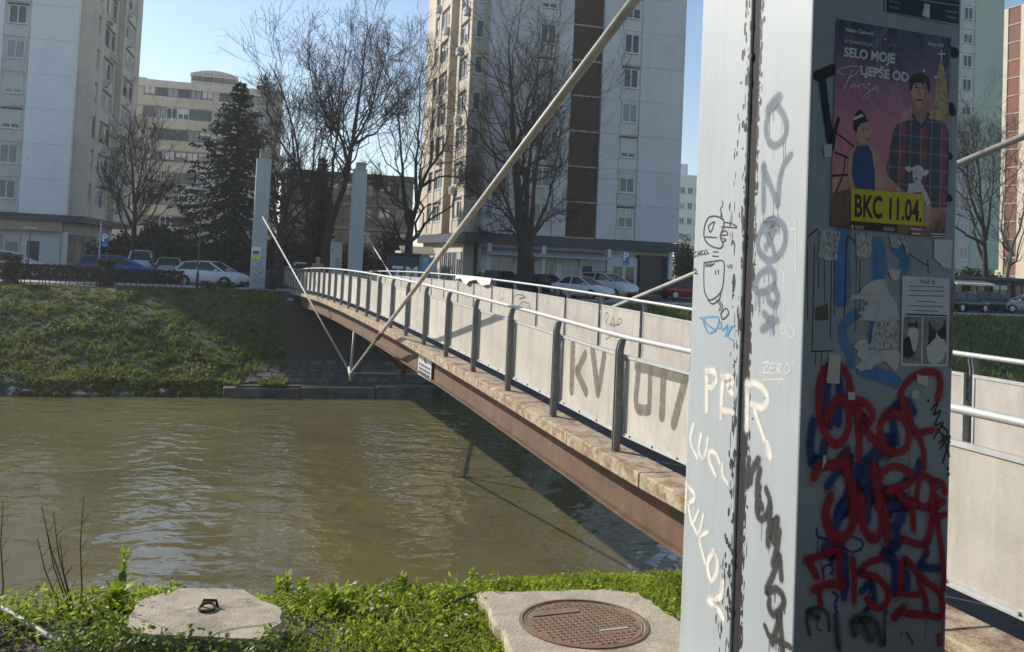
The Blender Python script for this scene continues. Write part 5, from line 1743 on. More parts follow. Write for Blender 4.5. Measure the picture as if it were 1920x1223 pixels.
# ---- cafe pavilion at the right edge
w0, _, z0 = at_u(1800, 512, 57.0)
cf = gempty('cafe_pavilion', w0 - 6.0, 57.0, -0.4, 'dark cafe pavilion with cream awning behind the parked cars at right', 'pavilion')
M_cafe = flat('cafe_dark', (0.025, 0.027, 0.03), 0.6)
MB().box(0, 15, 1.0, 6, 0, 2.6).build('wall', M_cafe, cf)
MB().box(-0.3, 15.3, 0.6, 6.3, 2.6, 2.85).build('roof', M_dark, cf)
MB().add([(5.2, -0.6, 2.2), (9.2, -0.6, 2.2), (9.2, 0.98, 2.55), (5.2, 0.98, 2.55), (5.2, -0.6, 2.05), (9.2, -0.6, 2.05), (9.2, 0.98, 2.4), (5.2, 0.98, 2.4)],
         [(0, 1, 2, 3), (4, 7, 6, 5), (0, 4, 5, 1), (1, 5, 6, 2), (2, 6, 7, 3), (3, 7, 4, 0)]).build('awning', flat('cream_awning', (0.55, 0.5, 0.42), 0.8), cf)
for k in range(6):
    MB().box(0.3 + k * 2.4, 0.42 + k * 2.4, 0.5, 0.62, 0, 2.6).build('post', M_dark, cf)
    window(cf, 1.5 + k * 2.4, 0.93, 1.4, 1.8, 1.7, 1, 0, M_dark, M_glass)

# ------------------------------------------------------------------ trees
M_bark = pmat('bark_dark', (0.042, 0.034, 0.028), 0.95, 0.3, 6, stretch=(1, 1, 0.3), bump=0.6, bscale=18)
M_barkp = pmat('bark_pale', (0.22, 0.19, 0.15), 0.95, 0.35, 4, stretch=(1, 1, 0.4), bump=0.5, bscale=14)
M_twig = pmat('twigs', (0.045, 0.036, 0.029), 0.95, 0.2, 5)
M_needle = pmat('spruce_needles', (0.028, 0.046, 0.026), 0.8, 0.35, 3, trans=0.2)
M_leafd = pmat('evergreen_leaves', (0.030, 0.042, 0.018), 0.75, 0.4, 3, trans=0.2)
M_hedge = pmat('hedge_twigs', (0.075, 0.06, 0.035), 0.9, 0.35, 6, trans=0.15)


def unit(v):
    return v / (np.linalg.norm(v, axis=-1, keepdims=True) + 1e-9)


def tubes(P, Rd, n):
    """P (B,K,3), Rd (B,K) -> verts, quads"""
    B, K, _ = P.shape
    d = np.empty_like(P)
    d[:, 1:-1] = P[:, 2:] - P[:, :-2]
    d[:, 0] = P[:, 1] - P[:, 0]
    d[:, -1] = P[:, -1] - P[:, -2]
    d = unit(d)
    ref = np.zeros((B, 1, 3))
    ref[..., 0] = 0.31
    ref[..., 1] = 0.95
    ref[..., 2] = 0.07
    a = unit(np.cross(d, np.broadcast_to(ref, d.shape)))
    c = np.cross(d, a)
    t = np.arange(n) * 2 * np.pi / n
    V = P[:, :, None, :] + Rd[:, :, None, None] * (a[:, :, None, :] * np.cos(t)[None, None, :, None] + c[:, :, None, :] * np.sin(t)[None, None, :, None])
    b = (np.arange(B) * K * n)[:, None, None]
    i = (np.arange(K - 1) * n)[None, :, None]
    k = np.arange(n)[None, None, :]
    k2 = (k + 1) % n
    F_ = np.stack([b + i + k, b + i + k2, b + i + n + k2, b + i + n + k], -1).reshape(-1, 4)
    return V.reshape(-1, 3), F_


def spawn(P, Rd, nch, t0, ang, lmul, rmul, K, up, wander, r, lmin=0.25, lfun=None):
    """children of each polyline"""
    B, Kp, _ = P.shape
    L = np.linalg.norm(np.diff(P, axis=1), axis=2).sum(1)
    par = np.repeat(np.arange(B), nch)
    N = len(par)
    t = t0 + (1 - t0) * r.random(N) ** 0.85 * 0.97
    f = t * (Kp - 1)
    i = np.minimum(f.astype(int), Kp - 2)
    g = (f - i)[:, None]
    p0 = P[par, i] * (1 - g) + P[par, i + 1] * g
    d = unit(P[par, i + 1] - P[par, i])
    r0 = (Rd[par, i] * (1 - g[:, 0]) + Rd[par, i + 1] * g[:, 0]) * rmul
    rv = unit(r.normal(size=(N, 3)))
    side = unit(np.cross(d, rv))
    an = ang[0] + (ang[1] - ang[0]) * r.random(N)
    nd = unit(d * np.cos(an)[:, None] + side * np.sin(an)[:, None])
    ln = np.maximum(L[par] * lmul * (0.55 + 0.75 * r.random(N)) * (1.15 - 0.75 * t), lmin)
    s = np.linspace(0, 1, K)
    Q = p0[:, None, :] + nd[:, None, :] * (ln[:, None] * s[None, :])[:, :, None]
    Q[:, :, 2] += up * ln[:, None] * (s ** 2)[None, :]
    w = np.cumsum(r.normal(size=(N, K, 3)) * (wander * ln)[:, None, None] / K, axis=1)
    w[:, 0] = 0
    Q = Q + w
    Rc = np.maximum(r0[:, None] * (1 - 0.75 * s)[None, :], 0.004)
    return Q, Rc


def resample(pts, rad, K):
    pts = np.array(smooth_line([tuple(p) for p in pts], 8))
    d = np.r_[0, np.cumsum(np.linalg.norm(np.diff(pts, axis=0), axis=1))]
    s = np.linspace(0, d[-1], K)
    P = np.stack([np.interp(s, d, pts[:, i]) for i in range(3)], 1)
    R = np.interp(s / d[-1], np.linspace(0, 1, len(rad)), rad)
    return P, R


def bare_tree(name, U, leaders, label, seed, nb=(16, 7, 5), lm=(0.45, 0.5, 0.5), twr=0.0098, mat=None, group='bare trees across the river', ang=(0.35, 0.95), up=0.22):
    """leaders: list of (photo path, start width px, end width px, depth lean); first point of the first one is the foot"""
    r = np.random.default_rng(seed)
    w0, u0, z0 = at_u(*leaders[0][0][0], U)
    root = gempty(name, w0, U, -0.4, label, 'tree', group)
    depth = (G(w0, U, 0) - CAMP).y
    px = depth / F
    Ps, Rs = [], []
    for path, wa, wb, lean in leaders:
        pts = []
        for i, p in enumerate(path):
            w, u, z = at_u(p[0], p[1], U)
            pts.append((w - w0, lean * i / max(1, len(path) - 1) + 0.15 * r.normal() * (i > 0), max(z + 0.4, 0.0) if i == 0 else z + 0.4))
        if path is leaders[0][0]:
            pts[0] = (0, 0, -0.05)
        ws = 1.0 if path is leaders[0][0] else 0.88
        P, R = resample(pts, [wa * ws * px / 2, wa * 0.66 * ws * px / 2, wa * 0.40 * ws * px / 2, wa * 0.28 * ws * px / 2, (wa * 0.14 + wb * 0.3) * ws * px / 2, wb * 0.5 * px / 2], 14)
        Ps.append(P)
        Rs.append(R)
    P0, R0 = np.stack(Ps), np.stack(Rs)
    P0[:, 2:] += r.normal(size=P0[:, 2:].shape) * 0.035
    v, f = tubes(P0, R0, 9)
    fast_mesh('trunk', v, f, 4, mat or M_bark, root, smooth=True)
    P1_, R1_ = spawn(P0, R0, nb[0], 0.22, ang, lm[0], 0.46, 7, up, 0.35, r, 0.6)
    P2_, R2_ = spawn(P1_, R1_, nb[1], 0.15, (0.35, 0.95), lm[1], 0.6, 5, up * 0.8, 0.4, r, 0.35)
    P3_, R3_ = spawn(P2_, R2_, nb[2], 0.15, (0.3, 0.9), lm[2], 0.7, 4, up * 0.3, 0.4, r, 0.22)
    R1_ = np.maximum(R1_, twr * 1.5)
    R2_ = np.maximum(R2_, twr)
    R3_ = np.maximum(R3_ * 0, twr * 0.62)
    V, Fq, off = [], [], 0
    for P, R, n in ((P1_, R1_, 5), (P2_, R2_, 4), (P3_, R3_, 3)):
        v, f = tubes(P, R, n)
        V.append(v)
        Fq.append(f + off)
        off += len(v)
    fast_mesh('crown', np.concatenate(V), np.concatenate(Fq), 4, M_twig, root)
    return root


bare_tree('linden_tree', 54.5, [([(985, 528), (985, 480), (983, 440), (975, 380), (968, 280), (962, 160), (955, 60)], 40, 3, 0.6),
                                ([(990, 500), (995, 430), (1003, 350), (1015, 250), (1030, 150), (1040, 70)], 17, 3, -0.6),
                                ([(978, 470), (968, 420), (945, 350), (930, 260), (915, 190)], 13, 3, 1.5),
                                ([(988, 450), (985, 380), (990, 280), (992, 180), (1000, 110)], 13, 3, -1.6),
                                ([(995, 450), (1020, 400), (1045, 330), (1062, 230)], 12, 3, 0.8),
                                ([(975, 440), (945, 400), (905, 370), (875, 330)], 10, 3, -1.0),
                                ([(1000, 440), (1030, 410), (1065, 395), (1085, 400)], 10, 2, 1.0),
                                ([(975, 445), (950, 432), (925, 435), (905, 445)], 8, 2, 0.5)],
          'dense bare tree with many upright limbs before the central tower', 3, (17, 8, 6), (0.48, 0.50, 0.5))
bare_tree('bare_tree', 53.0, [([(604, 496), (612, 450), (632, 390), (655, 320), (668, 240), (680, 150), (690, 70), (700, 40)], 22, 2.5, 1.0),
                              ([(620, 440), (618, 380), (625, 300), (635, 220), (640, 150), (645, 90)], 13, 2, -1.2),
                              ([(650, 340), (660, 280), (690, 220), (712, 150), (728, 90)], 12, 2, 0.5),
                              ([(656, 320), (640, 260), (610, 200), (590, 150), (580, 100)], 10, 2, 1.5),
                              ([(664, 270), (700, 250), (735, 215), (750, 190)], 8, 2, -0.5),
                              ([(628, 395), (600, 350), (570, 320), (545, 300)], 8, 2, 1.0)],
          'tallest bare tree leaning right behind the far bridge end', 5, (17, 8, 6), (0.43, 0.5, 0.5))
bare_tree('bare_tree', 56.0, [([(583, 496), (580, 440), (574, 380), (560, 300), (545, 220), (528, 160), (505, 115)], 14, 2, 0.5),
                              ([(576, 390), (585, 320), (592, 240), (590, 170)], 9, 2, -0.8),
                              ([(565, 320), (530, 270), (508, 220), (495, 160)], 7, 2, 0.7)],
          'slender bare tree whose limbs reach over the left pylon', 8, (18, 9, 6), (0.55, 0.5, 0.5))
bare_tree('bare_tree', 51.0, [([(524, 500), (526, 440), (535, 400), (548, 340), (552, 280), (546, 220)], 24, 2, 0.5),
                              ([(526, 450), (515, 390), (510, 320), (516, 250)], 12, 2, -0.6),
                              ([(530, 420), (560, 380), (590, 350), (600, 330)], 9, 2, 0.3)],
          'bare tree directly right of the left far pylon', 10, (17, 8, 6), (0.55, 0.5, 0.5))
bare_tree('bare_tree', 60.0, [([(765, 484), (768, 440), (778, 400), (790, 350), (810, 310), (835, 280), (850, 230)], 24, 3, 0.8),
                              ([(770, 430), (760, 370), (752, 290), (750, 210), (745, 130)], 13, 2, 0.3),
                              ([(782, 380), (780, 310), (785, 230), (782, 160), (790, 110)], 10, 2, -1.0),
                              ([(790, 350), (830, 330), (868, 335), (890, 350)], 8, 2, 0.5),
                              ([(775, 400), (740, 370), (715, 350), (700, 340)], 8, 2, 0.5)],
          'forked bare tree at the lit corner of the central tower', 14, (18, 9, 7), (0.52, 0.5, 0.5))
bare_tree('bare_tree', 61.0, [([(250, 500), (250, 440), (252, 380), (246, 310), (240, 250)], 18, 2, 0.5),
                              ([(252, 400), (262, 340), (272, 290), (275, 255)], 9, 2, -0.5),
                              ([(250, 430), (232, 390), (220, 350), (214, 310)], 9, 2, 0.7),
                              ([(252, 420), (275, 390), (295, 365), (305, 350)], 8, 2, 0.3)],
          'small bare tree behind the blue car, left of the spruce', 21, (18, 8, 6), (0.5, 0.5, 0.5))
bare_tree('bare_tree', 62.0, [([(1850, 560), (1848, 470), (1842, 380), (1832, 300), (1825, 230)], 16, 2, 0.5),
                              ([(1848, 450), (1862, 380), (1868, 310), (1860, 260)], 9, 2, 0.5),
                              ([(1846, 430), (1820, 380), (1808, 320), (1806, 260)], 10, 2, -0.5),
                              ([(1848, 460), (1800, 430), (1770, 400), (1750, 380)], 9, 2, 0.5)],
          'bare tree in front of the pale green tower', 25, (18, 9, 6), (0.55, 0.5, 0.5))
bare_tree('plane_tree', 58.0, [([(1890, 570), (1893, 520), (1905, 460), (1918, 420), (1940, 340)], 15, 4, 0.5),
                               ([(1900, 480), (1880, 430), (1890, 380), (1885, 330)], 8, 2, 0.5)],
          'pale trunked tree leaning out at the right edge', 27, (14, 7, 4), (0.4, 0.45, 0.5), mat=M_barkp)


def spruce(U, foot, top_y, halfw, label, seed, nwh=34):
    r = np.random.default_rng(seed)
    w0, _, _ = at_u(foot[0], foot[1], U)
    ztop = at_u(foot[0], top_y, U)[2] + 0.4
    depth = (G(w0, U) - CAMP).y
    Rm = halfw * depth / F
    root = gempty('spruce_tree', w0, U, -0.4, label, 'tree')
    MB().tube([(0, 0, 0), (0.02, 0, ztop * 0.5), (0, 0.03, ztop)], [0.24, 0.14, 0.02], 9).build('trunk', M_bark, root, smooth=True)
    V, Q = [], []
    BP, BR = [], []
    for k in range(nwh):
        t = (k + 0.5) / nwh
        z = ztop * (0.10 + 0.89 * t)
        nb = 7 if t < 0.8 else 5
        for j in range(nb):
            az = 2 * np.pi * (j / nb) + k * 2.4 + r.normal() * 0.25
            L = Rm * (1 - t) ** 0.95 * (0.45 + 0.75 * r.random()) + 0.15
            s = np.linspace(0, 1, 6)
            up = 0.25 * t - 0.22
            x = np.cos(az) * L * s
            y = np.sin(az) * L * s
            zz = z + L * (up * s - 0.25 * s ** 2 + 0.22 * s ** 4)
            p = np.stack([x, y, zz], 1)
            BP.append(p)
            BR.append(0.03 * (1 - 0.8 * s))
            n = int(24 + 70 * L / Rm)
            tt = r.random(n) ** 0.7
            idx = tt * 5
            i0 = np.minimum(idx.astype(int), 4)
            g = (idx - i0)[:, None]
            c = p[i0] * (1 - g) + p[i0 + 1] * g + r.normal(size=(n, 3)) * 0.06
            d = unit(p[i0 + 1] - p[i0])
            sd = unit(np.cross(d, np.array([0, 0, 1.0])))
            sg = np.where(r.random(n) < 0.5, -1, 1)[:, None]
            dirn = unit(d * 0.6 + sd * sg * (0.5 + 0.5 * r.random((n, 1))) + np.array([0, 0, -1.0]) * r.random((n, 1)))
            ln = (0.22 + 0.4 * r.random((n, 1))) * (0.5 + 0.5 * L / Rm)
            wv = unit(np.cross(dirn, r.normal(size=(n, 3)))) * (0.05 + 0.05 * r.random((n, 1)))
            e = c + dirn * ln
            m = c + dirn * ln * 0.5
            V.append(np.stack([c, m + wv, e, m - wv], 1).reshape(-1, 3))
    V = np.concatenate(V)
    M = len(V) // 4
    o = fast_mesh('crown', V, np.arange(M * 4).reshape(-1, 4), 4, M_needle, root)
    v, f = tubes(np.stack(BP), np.stack(BR), 4)
    tag(fast_mesh('branches', v, f, 4, M_bark, root), kind='stuff')
    return root


spruce(58.0, (432, 492), 148, 195, 'tall dark spruce in front of the beige block', 2, 36)
spruce(72.0, (596, 486), 292, 30, 'narrow dark spruce between the bare trunks beyond the bridge', 9, 24)


def leaf_blob(name, w, u, z, rx, ry, rz, n, mat, label, seed, size=0.16, group=None, stems=True, cat='shrub'):
    r = np.random.default_rng(seed)
    root = gempty(name, w, u, z, label, cat, group)
    d = unit(r.normal(size=(n, 3)))
    rad = (0.45 + 0.55 * r.random((n, 1)) ** 0.6)
    lump = 0.75 + 0.35 * np.sin(d[:, :1] * 5 + seed) * np.cos(d[:, 1:2] * 4 + d[:, 2:3] * 3)
    c = d * rad * lump * np.array([rx, ry, rz]) + np.array([0, 0, rz * 0.95])
    c[:, 2] = np.abs(c[:, 2])
    a = unit(r.normal(size=(n, 3))) * size * (0.6 + 0.8 * r.random((n, 1)))
    b = unit(np.cross(a, r.normal(size=(n, 3)))) * size * 0.5
    V = np.stack([c - a, c + b, c + a, c - b], 1).reshape(-1, 3)
    fast_mesh('foliage', V, np.arange(n * 4).reshape(-1, 4), 4, mat, root)
    st = MB()
    for k in range(5):
        an = k * 1.3
        st.tube([(0.1 * math.cos(an), 0.1 * math.sin(an), 0), (rx * 0.3 * math.cos(an), ry * 0.3 * math.sin(an), rz * 0.7), (rx * .55 * math.cos(an), ry * .55 * math.sin(an), rz * 1.3)], [0.05, 0.03, 0.01], 5)
    st.build('stems', M_bark, root)
    return root


leaf_blob('evergreen_shrub', *at_u(240, 500, 66)[:2], -0.4, 3.0, 1.5, 1.6, 2600, M_leafd, 'dark evergreen mass behind the blue car', 31, 0.22)
leaf_blob('evergreen_shrub', *at_u(300, 500, 67)[:2], -0.4, 2.6, 1.5, 2.2, 2600, M_leafd, 'dark evergreen mass behind the silver hatchback', 32, 0.22)
leaf_blob('evergreen_shrub', *at_u(490, 500, 68)[:2], -0.4, 2.6, 1.5, 1.7, 2200, M_leafd, 'dark evergreen shrub just left of the far left pylon', 33, 0.22)
leaf_blob('evergreen_shrub', *at_u(400, 500, 70)[:2], -0.4, 3.0, 1.5, 1.5, 2400, M_leafd, 'dark evergreen mass below the tall spruce', 34, 0.22)
leaf_blob('evergreen_tree', *at_u(728, 480, 78)[:2], -0.4, 1.6, 1.5, 2.7, 2600, M_leafd, 'rounded green evergreen left of the forked bare tree', 35, 0.2, cat='tree')
leaf_blob('evergreen_tree', *at_u(1284, 480, 90)[:2], -0.4, 2.0, 1.5, 3.2, 2600, M_leafd, 'dark evergreen squeezed between the central tower and the foreground pylon', 36, 0.2, cat='tree')
leaf_blob('evergreen_shrub', *at_u(1830, 540, 64)[:2], -0.4, 4.0, 1.5, 2.0, 2600, M_leafd, 'dark evergreen hedge mass behind the cafe at right', 37, 0.22)
leaf_blob('evergreen_shrub', *at_u(655, 490, 80)[:2], -0.4, 3.6, 1.5, 1.9, 2400, M_hedge, 'brownish thicket behind the far right pylon', 38, 0.2)
leaf_blob('evergreen_shrub', *at_u(560, 490, 84)[:2], -0.4, 4.0, 1.5, 2.2, 2600, M_hedge, 'brownish thicket between the two far pylons', 39, 0.2)


def hedge(name, w0, w1, u, d, z0, z1, label, seed, gap=0.0, n=3500, mat=None):
    r = np.random.default_rng(seed)
    root = gempty(name, w0, u, z0, label, 'hedge', None)
    L, h = w1 - w0, z1 - z0
    c = r.random((n, 3)) * np.array([L, d, h - gap]) + np.array([0, 0, gap])
    edge = r.integers(0, 3, n)
    c[edge == 0, 1] = np.where(r.random((edge == 0).sum()) < 0.75, 0.03, d)
    c[edge == 1, 2] = h - 0.03 * r.random((edge == 1).sum())
    c += r.normal(size=(n, 3)) * 0.025
    a = unit(r.normal(size=(n, 3))) * (0.06 + 0.06 * r.random((n, 1)))
    b = unit(np.cross(a, r.normal(size=(n, 3)))) * 0.03
    V = np.stack([c - a, c + b, c + a, c - b], 1).reshape(-1, 3)
    fast_mesh('foliage', V, np.arange(n * 4).reshape(-1, 4), 4, mat or M_hedge, root)
    st = MB()
    k = 0.1
    while k < L:
        st.tube([(k, d * 0.5, -0.05), (k + r.normal() * 0.06, d * 0.5, gap + 0.12), (k + r.normal() * .1, d * .4, h * 0.8)], [0.022, 0.018, 0.008], 5)
        k += 0.16 + 0.2 * r.random()
    st.build('stems', M_bark, root)
    return root


r_w = np.random.default_rng(77)  # unseen foliage added behind the camera to darken the pylon's front
n = 9000
c = np.stack([r_w.random(n) * 34 - 16, -4.5 - 5 * r_w.random(n) ** 1.2, r_w.random(n) * 9 + 0.2], 1)
c[:, 2] *= 0.75 + 0.5 * vnoise(c[:, 0] * 0.35, c[:, 0] * 0 + 2.2, 8)
a_ = unit(r_w.normal(size=(n, 3))) * 0.45
b_ = unit(np.cross(a_, r_w.normal(size=(n, 3)))) * 0.28
V = np.stack([c - a_, c + b_, c + a_, c - b_], 1).reshape(-1, 3)
tag(fast_mesh('added_shade_foliage', V, np.arange(n * 4).reshape(-1, 4), 4, M_leafd), 'unseen evergreen foliage added behind the viewpoint to shade the pylon front', 'thicket', kind='stuff')

HU = 41.3
wA, wB = at_u(-40, 535, HU)[0], at_u(182, 535, HU)[0]
hedge('trimmed_hedge', wA, wB, HU, 0.6, -0.35, 0.62, 'long low brown hedge section left of the tall hedge block', 51, 0.34, 3600)
hedge('trimmed_hedge', at_u(216, 535, HU)[0], at_u(342, 535, HU)[0], HU, 0.6, -0.35, 0.56, 'low dark hedge section right of the tall hedge block', 52, 0.32, 2400)
hedge('hedge_block', at_u(180, 535, HU)[0], at_u(214, 535, HU)[0], HU - 0.25, 0.9, -0.4, 0.98, 'square clipped hedge block, taller, in front of the blue car', 53, 0.05, 1500)
hedge('hedge_block', at_u(3, 535, HU)[0], at_u(34, 535, HU)[0], HU - 0.25, 0.9, -0.4, 1.02, 'square clipped hedge block at the left edge', 54, 0.05, 1500)
hedge('trimmed_hedge', at_u(375, 540, HU)[0], at_u(440, 540, HU)[0], HU, 0.5, -0.4, 0.1, 'thin scrappy hedge remnant below the white car', 55, 0.1, 500)

# ------------------------------------------------------------------ turf of the far bank
def blades(name, c, h, w, mat, r, lean=0.35, kind='stuff', frame=True, bend=0.5):
    n = len(c)
    az = r.random(n) * 2 * np.pi
    ln = r.normal(size=(n, 2)) * lean
    hh_ = h * (0.5 + 0.9 * r.random(n))
    t = np.stack([np.cos(az), np.sin(az), np.zeros(n)], 1) * (w * (0.6 + 0.8 * r.random(n)))[:, None]
    e = c + np.stack([ln[:, 0] * hh_, ln[:, 1] * hh_, hh_], 1)
    m = c + np.stack([ln[:, 0] * hh_ * 0.3, ln[:, 1] * hh_ * 0.3, hh_ * 0.55], 1)
    V = np.stack([c - t, c + t, m + t * 0.8, e, m - t * 0.8], 1).reshape(-1, 3)
    o = fast_mesh(name, V, np.arange(n * 5).reshape(-1, 5), 5, mat)
    if frame:
        o.location = GO
        o.rotation_euler = (0, 0, TH)
    tag(o, kind=kind)
    return o


M_grassf = pmat('bank_grass_blades', (0.17, 0.21, 0.045), 0.8, 0.6, 0.8, trans=0.3, dirt=[((0.40, 0.36, 0.11), 0.5, 0.66, 0.35, (1, 1, 1), 0.7)])  # yellow patches in the blade colour stand in for sunlit turf
nc = 4200
kw, ku = rng.random(nc) * 26 - 20, 31.2 + rng.random(nc) * 9.4
kk = (np.abs(kw - 1.5) > 2.3)
kw, ku = kw[kk], ku[kk]
ks = 0.35 + 1.9 * np.clip(fbm(kw * 0.45, ku * 0.45, 44, 3) - 0.2, 0, 1) * rng.random(len(kw)) ** 0.7
rep = 15
cw_ = np.repeat(kw, rep) + rng.normal(size=len(kw) * rep) * 0.10 * np.repeat(ks, rep)
cu_ = np.repeat(ku, rep) + rng.normal(size=len(kw) * rep) * 0.10 * np.repeat(ks, rep)
gh = 0.20 * np.repeat(ks, rep)
cc = np.stack([cw_, cu_, far_z(cw_, cu_) - 0.02], 1)
o = blades('bank_grass', cc, gh, 0.03, M_grassf, rng, 0.5)
tag(o, 'rough tufted grass on the far river bank', 'grass')
n = 14000
cw_ = 5 + rng.random(n) * 40
cu_ = 31.3 + rng.random(n) * 9.2
cc = np.stack([cw_, cu_, far_z(cw_, cu_) - 0.02], 1)
o = blades('bank_grass', cc, 0.22, 0.05, M_grassf, rng, 0.5)
tag(o, 'shaded rough grass on the far bank right of the bridge', 'grass')
# turf hanging over the toe wall
n = 9000
cw_ = rng.random(n) * 30 - 22
cu_ = 30.5 + 0.9 * rng.random(n)
k_ = (np.abs(cw_ - 1.5) > 2.6) & (fbm(cw_ * 1.3, cu_ * 0 + 1.0, 91, 3) > 0.42)
cw_, cu_ = cw_[k_], cu_[k_]
cc = np.stack([cw_, cu_, np.maximum(far_z(cw_, cu_), np.where(cw_ > -3, -3.62, -4.0)) - 0.03], 1)
o = blades('bank_grass', cc, 0.20, 0.035, M_grassf, rng, 0.7)
tag(o, 'grass tufts hanging over the toe wall at the waterline', 'grass')
# leafy clumps in the turf
n = 9000
cw_ = rng.random(n) * 17 - 18
cu_ = 31.2 + rng.random(n) * 8
k_ = fbm(cw_ * 0.7, cu_ * 0.7, 61, 3) > 0.47
cw_, cu_ = cw_[k_], cu_[k_]
n = len(cw_)
c = np.stack([cw_, cu_, far_z(cw_, cu_) + 0.05 + 0.12 * rng.random(n)], 1)
a_ = unit(rng.normal(size=(n, 3)) * np.array([1, 1, 0.4])) * 0.075
b_ = unit(np.cross(a_, rng.normal(size=(n, 3)))) * 0.05
V = np.stack([c - a_, c + b_, c + a_, c - b_], 1).reshape(-1, 3)
o = fast_mesh('bank_weeds', V, np.arange(n * 4).reshape(-1, 4), 4, pmat('bank_weed_leaves', (0.20, 0.22, 0.04), 0.7, 0.4, 2, trans=0.35))
o.location = GO
o.rotation_euler = (0, 0, TH)
tag(o, 'leafy weed clumps on the far bank', 'weeds', kind='stuff')

# ------------------------------------------------------------------ vehicles
M_tyre = flat('tyre_rubber', (0.018, 0.018, 0.018), 0.9)
M_rim = flat('alloy_rim', (0.35, 0.36, 0.37), 0.3, metal=0.8)
M_cglass = pmat('car_glass', (0.012, 0.015, 0.018), 0.05, 0.2, 2, spec=0.7)
M_lamp = flat('head_lamp', (0.6, 0.62, 0.65), 0.1)
M_tail = flat('tail_lamp', (0.25, 0.01, 0.012), 0.2)
M_plast = flat('bumper_plastic', (0.03, 0.03, 0.032), 0.7)


def paint(name, c):
    return pmat('car_paint_' + name, c, 0.22, 0.04, 2, spec=0.6)


PAINT = {'white': paint('white', (0.66, 0.67, 0.69)), 'blue': paint('blue', (0.01, 0.10, 0.42)), 'silver': paint('silver', (0.38, 0.40, 0.42)),
         'black': paint('black', (0.012, 0.013, 0.015)), 'dark': paint('dark', (0.03, 0.035, 0.045)), 'red': paint('red', (0.25, 0.015, 0.02))}


def loft(mb, rings):
    n = len(rings[0])
    b = len(mb.v)
    for rg in rings:
        mb.v.extend(rg)
    for i in range(len(rings) - 1):
        for k in range(n - 1):
            mb.f.append((b + i * n + k, b + i * n + k + 1, b + (i + 1) * n + k + 1, b + (i + 1) * n + k))
        mb.f.append((b + i * n + n - 1, b + i * n, b + (i + 1) * n, b + (i + 1) * n + n - 1))
    mb.f.append(tuple(b + k for k in range(n))[::-1])
    mb.f.append(tuple(b + (len(rings) - 1) * n + k for k in range(n)))


